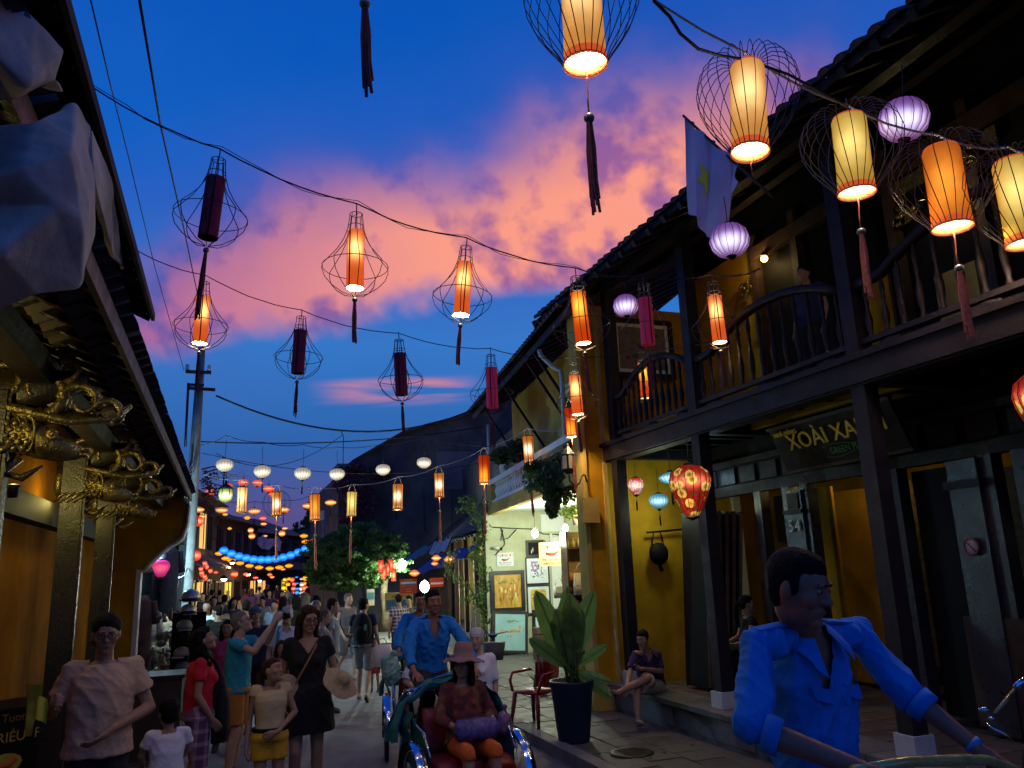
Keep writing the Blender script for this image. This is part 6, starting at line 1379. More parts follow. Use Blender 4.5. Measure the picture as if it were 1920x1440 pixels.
tbl = thing('low_table', 'low dark table with pale papers just inside the porch', 'table', (5.95, 8.7, .46)); MB().bb((-.1, -.25, .60), (.7, .45, .635)).build('table_top', M_black, tbl)
for x, y in ((-.06, -.2), (.64, -.2), (-.06, .4), (.64, .4)): MB().bb((x, y, 0), (x+.05, y+.05, .6)).build('leg', M_wood, tbl)
pp = thing('paper_stack', 'crumpled pale papers lying on the low porch table', 'papers', (6.3, 8.75, 1.10)); rnd = random.Random(2)
for k in range(7): MB().box((rnd.uniform(-.15, .15), rnd.uniform(-.12, .12), .01+k*.012), (.21, .29, .006), Euler((rnd.uniform(-.12, .12), rnd.uniform(-.12, .12), rnd.uniform(0, 3))).to_matrix()).build('sheet', M_mount, pp)
bn = thing('wall_bell', 'black round object hanging from a rail on the yellow porch wall', 'ornament', (6.15, 10.85, 2.25)); MB().ell((0, -.1, 0), (.16, .10, .17), 14, 9).build('body', M_black, bn); MB().tube([(-.15, -.05, .32), (.55, -.05, .36)], .018, 6).build('rail', M_black, bn); MB().tube([(0, -.1, -.15), (.03, -.1, -.26)], .03, 6).build('drop', M_black, bn); MB().tube([(-.1, -.08, .1), (-.04, -.06, .32), (.08, -.06, .32), (.12, -.08, .08)], .012, 5).build('strap', M_black, bn)
bench = thing('cushioned_bench', 'dark bench with pale cushion rolls inside the doorway at right', 'bench', (7.3, 6.6, .46)); MB().bb((-.2, -.9, .3), (.5, .6, .42)).build('seat', M_black, bench)
for k, y in enumerate((-.6, .0)): MB().tube([(-.15, y, .50), (.4, y, .50)], .09, 10).build('cushion', mat('cushion_beige', (.30, .24, .16), .8), bench)
jj = thing('palm_wall_cord', 'pale cord hanging down the foot of the yellow pillar', 'cord', (5.35, 10.8, .6)); MB().tube([(.0, 0, .6), (0.02, -.02, .2), (.06, -.05, -.1), (.10, -.05, -.35)], .010, 5).build('cord', M_cablel, jj)
# pale lantern sack hanging at the upper left, close to the camera
ws = thing('cloth_lantern', 'huge crumpled unlit white cloth lantern hanging at the upper left corner', 'lantern', PD(20, 380, 2.6))
mcl = mat('old_white_cloth', (.56, .50, .44), .9, spec=.1, var=.3, vs=5., bump=.3, bs=14., stain=(.20, .18, .19))
def pd(x, y, d): return PD(x, y, d)
def facet(polys):
    mb = MB()
    for q in polys: mb.add(q, [tuple(range(len(q)))])
    return mb
LP = [(-170, -70, 2.75), (-10, -25, 2.6), (60, 40, 2.62), (108, 92, 2.72), (92, 140, 2.70), (114, 160, 2.80), (70, 152, 2.74), (20, 178, 2.62), (-170, 190, 2.55),
      (-170, 262, 2.7), (60, 248, 2.5), (126, 196, 2.72), (160, 238, 2.86), (158, 290, 2.80), (126, 292, 2.45), (90, 385, 2.35), (-170, 400, 2.38), (164, 335, 2.72), (166, 440, 2.72), (134, 532, 2.52), (60, 545, 2.42), (-20, 580, 2.45), (-170, 640, 2.6), (40, 150, 2.50), (-60, 60, 2.42), (30, 320, 2.3), (0, 470, 2.25), (140, 410, 2.42), (192, 330, 3.1), (228, 505, 3.4), (205, 482, 3.3), (-170, 225, 3.2), (70, 212, 3.1)]
LV = [PD(*q) for q in LP]
LF = [(0, 1, 24), (1, 2, 24), (2, 3, 23), (3, 4, 23), (4, 5, 6), (24, 2, 23), (24, 23, 7), (23, 4, 7), (7, 8, 24), (8, 0, 24), (9, 10, 25), (10, 14, 25), (14, 15, 25), (15, 16, 25), (16, 9, 25), (10, 11, 14), (11, 12, 13), (11, 13, 14), (14, 13, 17), (14, 17, 27), (17, 18, 27), (18, 19, 27), (19, 15, 27), (15, 14, 27), (15, 19, 26), (19, 20, 26), (20, 21, 26), (21, 22, 26), (22, 16, 26), (16, 15, 26), (12, 28, 17), (17, 28, 30), (28, 29, 30)]
def lobe(name, faces):
    ids = sorted({i for f in faces for i in f}); mp = {j: k for k, j in enumerate(ids)}; mb = MB(); mb.add([LV[i] for i in ids], [tuple(mp[i] for i in f) for f in faces], True)
    o = mb.build(name, mcl, ws, world=True); so_ = o.modifiers.new('t', 'SOLIDIFY'); so_.thickness = .02
    sub = o.modifiers.new('s', 'SUBSURF'); sub.subdivision_type = 'SIMPLE'; sub.levels = sub.render_levels = 5
    sm_2 = o.modifiers.new('m', 'SMOOTH'); sm_2.factor = .5; sm_2.iterations = 34
    tx = bpy.data.textures.new('crumple', 'CLOUDS'); tx.noise_scale = .28; tx.noise_depth = 2; dm = o.modifiers.new('d', 'DISPLACE'); dm.texture = tx; dm.strength = .035; dm.mid_level = .5
lobe('upper_lobe', LF[:10]); lobe('lower_lobe', LF[10:30]); lobe('trailing_edge', LF[30:])
# ------------------------------------------------------------------ people: one continuous body each, clothes and hair as children
def skinmat(n, c): 
    m = mat('skin_'+n, c, .55, var=.12, vs=14., bump=.12, bs=120.)
    p = [x for x in m.node_tree.nodes if x.type == 'BSDF_PRINCIPLED'][0]; p.inputs['Subsurface Weight'].default_value = .12; p.inputs['Subsurface Radius'].default_value = (.02, .008, .005); return m
SK_t = skinmat('tan', (.36, .20, .13)); SK_l = skinmat('light', (.52, .33, .24)); SK_d = skinmat('deep', (.20, .095, .055)); SK_m = skinmat('brown', (.34, .14, .085)); SK_r = skinmat('ruddy', (.36, .125, .075))
HR_b = mat('hair_black', (.007, .006, .006), .75, spec=.15, var=.5, vs=30., bump=.6, bs=90.); HR_br = mat('hair_brown', (.045, .022, .012), .75, spec=.15, var=.5, vs=30., bump=.5, bs=60.); HR_w = mat('hair_white', (.55, .54, .52), .6, var=.3, vs=30., bump=.4); HR_g = mat('hair_grey', (.16, .15, .14), .6, var=.4, vs=30., bump=.4)
HR_lb = mat('hair_light_brown', (.13, .075, .04), .5, var=.5, vs=30., bump=.5, bs=60.)
M_eye = mat('eye_white', (.34, .31, .29), .4, var=.05); M_iris = mat('iris_dark', (.012, .008, .006), .2); M_lip = mat('lip', (.25, .08, .06), .5); M_sole = mat('sole', (.03, .03, .03), .8)
def solid(mb, vox, name, m, parent, smooth=3, wr=0., cut=None, seed=0, local=False, wdir=None):
    me = mb.mesh(name, m); o = bpy.data.objects.new(name, me); COL.objects.link(o)
    r = o.modifiers.new('r', 'REMESH'); r.mode = 'VOXEL'; r.voxel_size = vox; r.adaptivity = 0; r.use_smooth_shade = True
    if smooth: s = o.modifiers.new('s', 'SMOOTH'); s.factor = .5; s.iterations = smooth if name in ('body', 'hair') else max(smooth, min(22, int(.12/vox)))
    dg = bpy.context.evaluated_depsgraph_get(); out = bpy.data.meshes.new_from_object(o.evaluated_get(dg)); bpy.data.objects.remove(o); bpy.data.meshes.remove(me)
    out.name = name; n = len(out.vertices)
    if wr and n:
        co = np.empty(n*3); out.vertices.foreach_get('co', co); co = co.reshape(-1, 3); no = np.empty(n*3); out.vertices.foreach_get('normal', no); no = no.reshape(-1, 3)
        rs = np.random.RandomState(seed+1); q = co.copy(); q += .05*np.sin(co[:, [1, 2, 0]]*9+rs.uniform(0, 6, 3)); d = np.zeros(n)
        for k in range(7):
            w = rs.normal(size=3)*np.array((1., 1., .75)); w /= np.linalg.norm(w); f = rs.uniform(14, 60); d += (1-np.abs(np.sin(q@w*f+rs.uniform(0, 6))))**2*(22./f)
        d = d-d.mean(); co += no*(d*wr*.010)[:, None]; out.vertices.foreach_set('co', co.ravel())
    out.materials.clear()
    for q in (m if isinstance(m, (list, tuple)) else [m]): out.materials.append(q)
    if cut:
        b = bmesh.new(); b.from_mesh(out); kill = [v for v in b.verts if cut(v.co)]; bmesh.ops.delete(b, geom=kill, context='VERTS'); b.to_mesh(out); b.free()
    if parent is not None and not local: out.transform(LW(parent).inverted())
    out.polygons.foreach_set('use_smooth', [True]*len(out.polygons)); out.update()
    ob = bpy.data.objects.new(name, out); COL.objects.link(ob)
    if parent is not None: ob.parent = parent
    return ob
def stdJ(loc, heading, H=1.7, o=None, female=False, child=False):
    s = H/1.7; J = dict(pel=(0, 0, .93), waist=(0, .0, 1.07), chest=(0, .01, 1.26), neck=(0, -.01, 1.42), head=(0, .025, 1.585),
        shL=(-.175, -.01, 1.385), elL=(-.225, -.03, 1.10), wrL=(-.225, .05, .87), shR=(.175, -.01, 1.385), elR=(.225, -.03, 1.10), wrR=(.225, .05, .87),
        hipL=(-.085, 0, .92), knL=(-.095, .025, .49), anL=(-.10, -.03, .09), hipR=(.085, 0, .92), knR=(.095, .025, .49), anR=(.10, -.03, .09),
        hf=(0, 1, 0), hu=(0, 0, 1), ffL=(0, 1, 0), ffR=(0, 1, 0), tf=(0, 1, 0), hdL=None, hdR=None)
    if female:
        for k in ('shL', 'shR', 'elL', 'elR', 'wrL', 'wrR'): J[k] = (J[k][0]*.9, J[k][1], J[k][2])
    if o: J.update(o)
    hs = 1.13 if child else 1.
    R = Matrix.Rotation(R_(heading), 3, 'Z'); out = {}
    for k, v in J.items():
        if v is None: out[k] = None; continue
        v = Vector(v)
        out[k] = R @ v if k in ('hf', 'hu', 'ffL', 'ffR', 'tf', 'hdL', 'hdR') else Vector(loc)+R @ (v*s)
    out['s'] = s; out['hs'] = hs; out['female'] = female; return out
def frame(J, p, ax): pass
def torso_rings(J, spec, fat=1.):
    s = J['s']; rings = []; pts = [J['pel'], J['waist'], J['chest'], J['neck']]
    hx = (J['hipR']-J['hipL']).normalized(); sx = (J['shR']-J['shL']).normalized()
    def at(q):
        if q < 0: p = J['pel']+(J['pel']-J['waist'])*(-q); d = (J['waist']-J['pel'])
        else:
            i = min(2, int(q)); f = q-i; p = pts[i].lerp(pts[i+1], f); d = (pts[min(3, i+1)]-pts[i])
            if f > .0 and i < 2: d = d.normalized().lerp((pts[i+2]-pts[i+1]).normalized(), f)
        x = hx.lerp(sx, min(1, max(0, q/2.))); d = d.normalized(); x = (x-d*x.dot(d)).normalized(); return p, x, d.cross(x)
    for q, rx, ry, *e in spec:
        p, x, y = at(q); rings.append((p, x, y, rx*s, ry*s, e[0] if e else .9))
    return rings
def head_basis(J):
    f = J['hf'].normalized(); u_ = J['hu']; u_ = (u_-f*u_.dot(f)).normalized(); return Matrix((f.cross(u_), f, u_)).transposed()
def hand(mb, w, d, pn, s, right, curl=.5, spread=1.25, fr=.0088):
    """w wrist, d finger direction, pn palm normal (the side the fingers close to)"""
    d = d.normalized(); pn = (pn-d*pn.dot(d)).normalized(); t_ = d.cross(pn)*(1 if right else -1)
    B = Matrix((t_, d, pn)).transposed(); k = s
    mb.ell(w+d*.052*k, (.040*k, .052*k, .017*k), 12, 8, B); mb.cap(w-d*.03*k, w+d*.03*k, .026*k, .027*k, 10)
    for i, (x, L) in enumerate(((-.028, .070), (-.010, .080), (.010, .075), (.028, .058))):
        a = w+d*.088*k+t_*x*k*spread; c1 = curl*.9; c2 = curl*2.0; c3 = curl*2.9
        p1 = a+(d*cos(c1)+pn*sin(c1))*L*.45*k; p2 = p1+(d*cos(c2)+pn*sin(c2))*L*.32*k; p3 = p2+(d*cos(c3)+pn*sin(c3))*L*.25*k
        mb.cap(a-d*.02*k, p1, fr*1.1*k, fr*k, 8); mb.cap(p1, p2, fr*k, fr*.95*k, 8); mb.cap(p2, p3, fr*.95*k, fr*.8*k, 8)
    a = w+d*.03*k-t_*.03*k+pn*.006*k; p1 = a+(d*.75-t_*.6+pn*.35).normalized()*.038*k; p2 = p1+(d*.85-t_*.1+pn*.55*(.5+curl)).normalized()*.036*k
    mb.cap(a, p1, fr*1.35*k, fr*1.15*k, 8); mb.cap(p1, p2, fr*1.15*k, fr*.9*k, 8)
def person(label, J, sk, vox=.011, base=None, hands='relax', face=True, bare=True, build=1., group=None, hd=None):
    s = J['s']; b = build; base = base or Vector((J['pel'].x, J['pel'].y, 0)); t = thing('person', label, 'person', base, 0, group); mb = MB()
    fm = J['female']; cw = .92 if fm else 1.
    mb.loft(torso_rings(J, [(-.55, .07, .06), (-.35, .15, .10), (0, .165*(1.03 if fm else .97), .115), (.6, .145*cw*b, .105*b), (1, .135*cw*b, .10*b), (1.5, .15*cw*b, .108*b), (2, .165*cw*b, .115*b), (2.5, .155*cw*b, .09), (2.8, .108*cw, .070), (3, .062, .058)]), 22)
    if fm and J['hs'] < 1.1:
        x = (J['shR']-J['shL']).normalized(); f = J['tf'].normalized()
        for q in (-1, 1): mb.ell(J['chest']+x*q*.065*s+f*.085*s-Vector((0, 0, .02*s)), .055*s, 10, 8)
    for q in ('L', 'R'):
        sh, el, wr = J['sh'+q], J['el'+q], J['wr'+q]
        mb.cap(J['neck'].lerp(sh, .25)-(J['neck']-J['chest']).normalized()*.022*s, sh, .034*s, .046*s*cw*b); mb.cap(sh, el, .044*s*cw*b, .036*s*cw*b); m_ = el.lerp(wr, .3); mb.cap(el, m_, .038*s*cw, .038*s*cw*b); mb.cap(m_, wr, .038*s*cw*b, .025*s*cw)
        hip, kn, an = J['hip'+q], J['kn'+q], J['an'+q]
        mb.cap(hip, kn, .086*s*b, .052*s); m_ = kn.lerp(an, .35); bk = -J['ff'+q].normalized()*.018*s; mb.cap(kn, m_+bk, .052*s, .053*s*b); mb.cap(m_+bk, an, .053*s*b, .033*s)
        f = J['ff'+q].normalized(); dn = (an-kn).normalized(); ft = (f-dn*f.dot(dn)*.75).normalized()
        mb.cap(an+dn*.045*s-ft*.025*s, an+dn*.055*s+ft*.10*s, .034*s, .032*s); mb.cap(an+dn*.055*s+ft*.10*s, an+dn*.062*s+ft*.16*s, .034*s, .022*s); mb.cap(an, an+dn*.04*s, .036*s, .036*s)
        fd = (J['hd'+q] if J.get('hd'+q) else (wr-el)).normalized(); right = q == 'R'
        xx = (J['shR']-J['shL']).normalized(); pn = J.get('pn'+q) or (xx*(-1 if right else 1))
        if abs(pn.normalized().dot(fd)) > .9: pn = J['tf']*-1
        hand(mb, wr+fd*.012*s, fd, pn, s*(.93 if fm else 1.), right, {'relax': .38, 'grip': .85}.get(J.get('hand'+q, hands), .38))
    B = head_basis(J); h = J['head']; k = s*J['hs']
    def hp_(x, y, z): return h+B @ Vector((x*k, y*k, z*k))
    hb__ = hp_(0, -.02, -.07); mb.cap(J['neck']-(hb__-J['neck'])*.2, hb__, .058*s*cw, .052*s*cw)
    def he(x, y, z, a, b_, c): mb.ell(hp_(x, y, z), (a*k, b_*k, c*k), 14, 10, B)
    he(0, 0, .012, .074, .094, .104); he(0, .026, -.055, .056, .062, .058); he(0, .068, -.092, .026, .022, .02)
    for q in (-1, 1): he(q*.040, .058, -.018, .026, .026, .030); he(q*.076, -.006, -.004, .010, .020, .031); he(q*.030, .082, .030, .022, .013, .008)
    mb.cap(hp_(0, .087, .012), hp_(0, .103, -.022), .009*k, .0135*k, 8); he(0, .082, -.054, .024, .011, .006); he(0, .080, -.063, .020, .011, .006)
    for q in (-1, 1): he(q*.012, .095, -.026, .009, .009, .007)
    solid(mb, vox, 'body', sk, t, 2)
    if face:
        for q in (-1, 1):
            e = MB(); e.ell(hp_(q*.030, .0795, .010), (.0125*k, .0095*k, .0070*k), 10, 8, B); e = e.build('eye', M_eye, t, world=True)
            i_ = MB(); i_.ell(hp_(q*.030, .0875, .009), (.0056*k, .0035*k, .0058*k), 8, 6, B); i_.build('iris', M_iris, e, world=True)
            w_ = MB(); w_.cap(hp_(q*.014, .096, .030), hp_(q*.046, .082, .033), .0038*k, .0028*k, 6); w_.build('eyebrow', HR_b, t, world=True)
        w_ = MB(); w_.ell(hp_(0, .0895, -.0585), (.020*k, .005*k, .0035*k), 10, 6, B); w_.build('mouth', M_lip, t, world=True)
    t['_'] = 0; del t['_']; return t
def HP(J):
    B = head_basis(J); k = J['s']*J['hs']; return (lambda x, y, z: J['head']+B @ Vector((x*k, y*k, z*k))), B, k
def hair(t, J, m, style='short', vox=.010, seed=1):
    hp_, B, k = HP(J); mb = MB()
    mb.ell(hp_(0, -.022, .030), (.0805*k, .093*k, .097*k), 18, 12, B)
    mb.ell(hp_(0, .004, .066), (.070*k, .078*k, .060*k), 16, 10, B)
    if style in ('short', 'flat'):
        mb.ell(hp_(0, -.045, -.02), (.070*k, .055*k, .06*k), 14, 9, B)
        for q in (-1, 1): mb.ell(hp_(q*.072, .012, .012), (.010*k, .022*k, .03*k), 8, 6, B)
    if style == 'full': mb.ell(hp_(0, -.02, .05), (.09*k, .10*k, .09*k), 14, 9, B); mb.ell(hp_(0, -.04, -.02), (.082*k, .07*k, .07*k), 14, 9, B)
    if style == 'bob':
        for q in (-1, 1):
            mb.cap(hp_(q*.074, -.005, .03), hp_(q*.082, -.005, -.15), .026*k, .022*k); mb.cap(hp_(q*.05, -.06, .0), hp_(q*.065, -.06, -.17), .045*k, .034*k); mb.cap(hp_(q*.06, .055, .07), hp_(q*.08, .03, -.02), .02*k, .018*k)
        mb.cap(hp_(0, -.07, 0), hp_(0, -.075, -.17), .055*k, .045*k)
    if style == 'long':
        for q in (-1, 1): mb.cap(hp_(q*.074, -.01, .03), hp_(q*.09, -.03, -.20), .03*k, .03*k); mb.cap(hp_(q*.05, -.07, 0), hp_(q*.07, -.09, -.26), .055*k, .045*k)
        mb.cap(hp_(0, -.075, .02), hp_(0, -.11, -.28), .07*k, .05*k)
    if style == 'curly':
        r = random.Random(seed)
        for _ in range(60):
            a = r.uniform(0, 6.28); z = r.uniform(-.30, .10); rad = .085+.035*min(1, (.1-z)/.3); y = -abs(sin(a))*rad*.9-.01 if z < .04 else sin(a)*.07-.02
            mb.ell(hp_(cos(a)*rad*.95, y, z), r.uniform(.025, .042)*k, 7, 5)
        mb.cap(hp_(0, -.06, .02), hp_(0, -.08, -.22), .09*k, .08*k)
    if style in ('pony', 'sidepony'):
        mb.ell(hp_(0, -.045, -.0), (.072*k, .06*k, .07*k), 12, 8, B)
        e = [(0, -.10, .03), (-.0, -.15, -.0), (0, -.165, -.10), (0, -.15, -.22), (0, -.13, -.30)]
        for a, b_, r1, r2 in zip(e[:-1], e[1:], (.026, .036, .038, .03), (.036, .038, .03, .012)): mb.cap(hp_(*a), hp_(*b_), r1*k, r2*k)
    if style == 'bun': mb.ell(hp_(0, -.045, 0), (.072*k, .06*k, .07*k), 12, 8, B); mb.ell(hp_(0, -.12, .03), .035*k, 10, 8)
    lim = -.3
    def cut(c): 
        l = B.transposed() @ (c-J['head'])/k; return l.y > .052 and l.z < .066-.02*abs(l.x)/.06 and style not in ('none',)
    return solid(mb, vox, 'hair', m, t, 2, .30, None, seed)
def glasses(t, J, m=None):
    hp_, B, k = HP(J); m = m or M_black; g = MB()
    for q in (-1, 1): g.tube([hp_(q*.031+.023*cos(2*pi*i/16), .101, .006+.016*sin(2*pi*i/16)) for i in range(17)], .0024*k, 5, False); g.tube([hp_(q*.054, .10, .01), hp_(q*.078, .04, .008), hp_(q*.08, -.02, .0)], .002*k, 4)
    g.tube([hp_(-.009, .103, .01), hp_(.009, .103, .01)], .0024*k, 4); return g.build('glasses', m, t, world=True)
def top(t, J, m, sleeve=.5, hem=-.25, loose=1., vneck=0., vox=.011, wr=.4, seed=1, name='shirt', flare=0., neckw=.085, neckdrop=.0, hand_=None, topq=3., strapless=False):
    s = J['s']; mb = MB(); L = loose; cw = .93 if J['female'] else 1.
    sp = [(hem, .185*L+flare, .135*L+flare), (hem*.5+.0, .18*L+flare*.6, .13*L+flare*.5), (.35, .168*L*cw+flare*.3, .125*L), (1, .158*L*cw, .122*L), (1.5, .170*L*cw, .128*L), (2, .185*cw, .132), (2.5, .178*cw, .112), (2.82, .130*cw, .085), (2.99, .078, .070)]
    rg = torso_rings(J, sp); mb.loft(rg, 26)
    if J['female'] and J['hs'] < 1.1:
        x = (J['shR']-J['shL']).normalized(); f = J['tf'].normalized()
        for q in (-1, 1): mb.ell(J['chest']+x*q*.065*s+f*.09*s-Vector((0, 0, .02*s)), .062*s, 10, 8)
    for q in ('L', 'R'):
        sh, el, wr_ = J['sh'+q], J['el'+q], J['wr'+q]; n_ = J['neck'].lerp(sh, .3)-(J['neck']-J['chest']).normalized()*.018*s
        mb.cap(n_, sh, .046*s, .060*s*cw)
        if sleeve > 0:
            e = sh.lerp(el, min(1, sleeve)); r = (.066-.010*min(1, sleeve))*s*L*cw
            pts = [sh.lerp(e, .12+.88*i/4) for i in range(5)]; mb.tube(pts, 0, 16, True, [.057*s*cw+(r-.057*s*cw)*i/4 for i in range(5)])
            if sleeve > 1:
                mb.ell(el, .056*s*L*cw, 12, 8); e2 = el.lerp(wr_, sleeve-1); mb.tube([el, el.lerp(e2, .5), e2], 0, 16, True, [.055*s*L*cw, .050*s*L*cw, .047*s*L*cw])
    f = J['tf'].normalized(); nk = J['neck']; dn = (J['chest']-J['neck']).normalized(); xx = (J['shR']-J['shL']).normalized(); up_ = -dn
    def cut(c):
        r = c-nk; a = r.dot(dn)/s; x_ = abs(r.dot(xx))/s; y_ = r.dot(f)/s
        if a < .012+neckdrop and x_ < neckw*.9 and abs(y_) < .12 : return True
        if vneck and y_ > .0 and a < vneck and x_ < (vneck-a)/vneck*neckw*1.05: return True
        return strapless and a < .05 and x_ < .13
    return solid(mb, vox, name, m, t, 3, wr*s, cut, seed)
def bottoms(t, J, m, length=2., loose=1., vox=.011, wr=.3, seed=2, name='trousers', waistq=.35):
    s = J['s']; mb = MB(); L = loose
    mb.loft(torso_rings(J, [(-.42, .165*L, .125*L), (-.2, .185*L, .14*L), (0, .182*L, .135*L), (waistq, .160, .122), (waistq+.1, .157, .12)]), 24)
    for q in ('L', 'R'):
        hip, kn, an = J['hip'+q], J['kn'+q], J['an'+q]; e = hip.lerp(kn, min(1, length))
        pts = [hip.lerp(e, i/4) for i in range(5)]; ra, rb = .100*s*L, (.096-.028*min(1, length))*s*L+(.012*s if length < 1 else 0)
        mb.ell(hip, .098*s*L, 12, 8); mb.tube(pts, 0, 18, True, [ra+(rb-ra)*i/4 for i in range(5)])
        if length > 1: mb.ell(kn, rb, 12, 8); e2 = kn.lerp(an, length-1); mb.tube([kn, kn.lerp(e2, .5), e2], 0, 18, True, [rb, rb*.95+.004, rb*.85+.004])
    return solid(mb, vox, name, m, t, 3, wr*s, None, seed)
def skirt(t, J, hemz, flare=.06, vox=.011, wr=.5, seed=3, name='skirt', m=None):
    s = J['s']; mb = MB(); p = J['pel']; x = (J['hipR']-J['hipL']).normalized(); y = Vector((0, 0, 1)).cross(x); rg = []
    for k in range(7):
        f = k/6; z = (p.z+.16*s)*(1-f)+hemz*f; w = (.15+.05*min(1, f*3)+flare*f)*s; c = Vector((p.x, p.y, z)); rg.append((c, x, y, w, (.115+.035*min(1, f*3)+flare*f)*s, 1.))
    mb.loft(rg, 26); return solid(mb, vox, name, m, t, 3, wr*s, None, seed)
def shoes(t, J, m, open_=False, vox=.009, name='shoe'):
    s = J['s']
    for q in ('L', 'R'):
        kn, an = J['kn'+q], J['an'+q]; f = J['ff'+q].normalized(); dn = (an-kn).normalized(); ft = (f-dn*f.dot(dn)*.75).normalized(); mb = MB()
        if open_:
            mb.cap(an+dn*.088*s-ft*.04*s, an+dn*.092*s+ft*.17*s, .014*s, .014*s); mb.cap(an+dn*.088*s-ft*.02*s, an+dn*.092*s+ft*.13*s, .03*s, .03*s)
            mb.v = [tuple(an+dn*.088*s+(Vector(v)-(an+dn*.088*s))-dn*((Vector(v)-(an+dn*.088*s)).dot(dn))*.6) for v in mb.v]; mb.build('sandal', m, t, world=True)
        else:
            mb.cap(an+dn*.035*s-ft*.03*s, an+dn*.050*s+ft*.10*s, .045*s, .043*s); mb.cap(an+dn*.050*s+ft*.10*s, an+dn*.06*s+ft*.175*s, .042*s, .03*s); mb.cap(an-dn*.02*s, an+dn*.04*s, .043*s, .045*s); solid(mb, vox, name, m, t, 2)
def collar(t, J, m, w=.085, open_=.07, name='collar', leaf=.075):
    s = J['s']; nk = J['neck']; f = J['tf'].normalized(); x = (J['shR']-J['shL']).normalized(); dn = (J['chest']-nk).normalized(); x = (x-dn*x.dot(dn)).normalized(); f = dn.cross(x)*-1 if dn.cross(x).dot(f) < 0 else dn.cross(x)
    for q in (-1, 1):
        mb = MB()
        def P(a, b):
            g = pi*(.5+a*.5)                              # back (pi) to front
            th = a*R_(150); r = .072; X = sin(th)*r*1.05; Yv = -cos(th)*r*.95
            lf = .028+(leaf-.028)*max(0, (a-.55)/.45)
            p = nk+x*(q*(X+b*.030*(1 if a < .8 else 1.4))*s)+f*((Yv+(.02+.05*a)*b*(.6 if a < .6 else 1.)+.012)*s)+dn*((-.035+b*lf+a*.030)*s); return p
        mb.grid(P, 12, 4); mb.grid(lambda a, b: P(1-a, b)+dn*.004*s, 12, 4); mb.build(name, m, t, world=True)
def onchest(J, x_, z_, out): 
    s = J['s']; x = (J['shR']-J['shL']).normalized(); dn = (J['chest']-J['neck']).normalized(); f = J['tf'].normalized(); f = (f-dn*f.dot(dn)).normalized()
    return J['neck']+x*x_*s+dn*z_*s+f*out*s, x, dn, f
def shirt_trim(t, J, m, badge=None):
    s = J['s']
    for q in (-1, 1):
        p, x, dn, f = onchest(J, q*.085, .17, .128); mb = MB()
        mb.grid(lambda a, b: p+x*((a-.5)*.105*s)+dn*((b*.05+.012*(1-abs(a-.5)*2))*s)+f*(.012*b-.03*abs((a-.5)*1.2)**2*3-.0)*s, 8, 4); mb.grid(lambda a, b: p+x*((.5-a)*.105*s)+dn*((b*.05+.012*(1-abs(a-.5)*2))*s)+f*(.004+.012*b-.03*abs((a-.5)*1.2)**2*3-.01)*s, 8, 4); mb.build('pocket_flap', m, t, world=True)
        p2 = J['neck'].lerp(J['sh'+('R' if q > 0 else 'L')], .42)-dn*.045*s; p3 = J['sh'+('R' if q > 0 else 'L')]-dn*.052*s
        MB().beam(p2, p3, .038*s, .008*s, -dn).build('epaulette', m, t, world=True)
    for k in range(4):
        p, x, dn, f = onchest(J, .0, .17+.07*k, .137); MB().ell(p, (.006*s, .006*s, .006*s), 8, 5).build('button', m, t, world=True)
def hat(t, J, m, brim=.09, h=.10, tilt=0, name='sun_hat'):
    hp_, B, k = HP(J); mb = MB(); c = hp_(0, -.018, .078); Rm = B @ Matrix.Rotation(R_(tilt), 3, 'X')
    mb.lathe([(.098*k+brim, -.045), (.098*k+brim*.5, -.018), (.097*k, .0), (.094*k, .05), (.080*k, h), (.04*k, h+.012), (.001, h+.014)], 30, c=c, M=Rm, cap=False); mb.lathe([(.001, h+.008), (.04*k, h+.006), (.074*k, h-.005), (.088*k, .05), (.091*k, -.004), (.098*k+brim*.5, -.024), (.098*k+brim, -.05)], 30, c=c, M=Rm, cap=False)
    r = random.Random(3); mb.v = [tuple(Vector(v)+Rm @ Vector((0, 0, .010*sin(7*math.atan2(*( (Rm.transposed() @ (Vector(v)-c)).xy)))*min(1, max(0, ((Rm.transposed() @ (Vector(v)-c)).xy.length-.1)/.08))))) for v in mb.v]
    o = mb.build(name, m, t, world=True); return o
# ------------------------------------------------------------------ clothes
C_beige = mat('beige_cotton', (.62, .40, .26), .9, var=.12, vs=3., bump=.2); C_white = mat('white_cotton', (.78, .75, .78), .9, var=.08, vs=3., bump=.2); C_wpolo = mat('white_polo', (.66, .68, .74), .9, var=.08)
C_red = mat('red_cotton', (.55, .008, .03), .9, var=.15, vs=3., bump=.2); C_teal = mat('teal_cotton', (.02, .28, .42), .9, var=.15, vs=3.); C_ochre = mat('ochre_cotton', (.42, .17, .03), .9, var=.15); C_black = mat('black_cotton', (.008, .008, .009), .95, var=.1)
C_cream = mat('cream_ribbed', (.60, .46, .24), .9, var=.15, vs=4.); C_must = mat('mustard_cotton', (.66, .34, .02), .9, var=.15); C_dark = mat('dark_trousers', (.02, .018, .022), .9, var=.2); C_grey = mat('grey_cotton', (.12, .11, .14), .9, var=.15); C_greyl = mat('pale_grey_cotton', (.28, .27, .26), .9, var=.15)
C_navy = mat('navy_cotton', (.02, .025, .06), .9, var=.2); C_olive = mat('olive_cotton', (.10, .10, .07), .9, var=.2); C_pink = mat('pink_cotton', (.45, .16, .22), .9, var=.15); C_khaki = mat('khaki_cotton', (.36, .28, .18), .9, var=.15); C_purp = mat('deep_violet_cotton', (.03, .012, .07), .9, var=.2); C_lblue = mat('pale_blue_cotton', (.30, .38, .46), .9)
C_blue = mat('cobalt_shirt', (.006, .20, .62), .85, var=.10, vs=3., bump=.25, bs=40.); C_or = mat('orange_leggings', (.60, .11, .015), .85, var=.12)
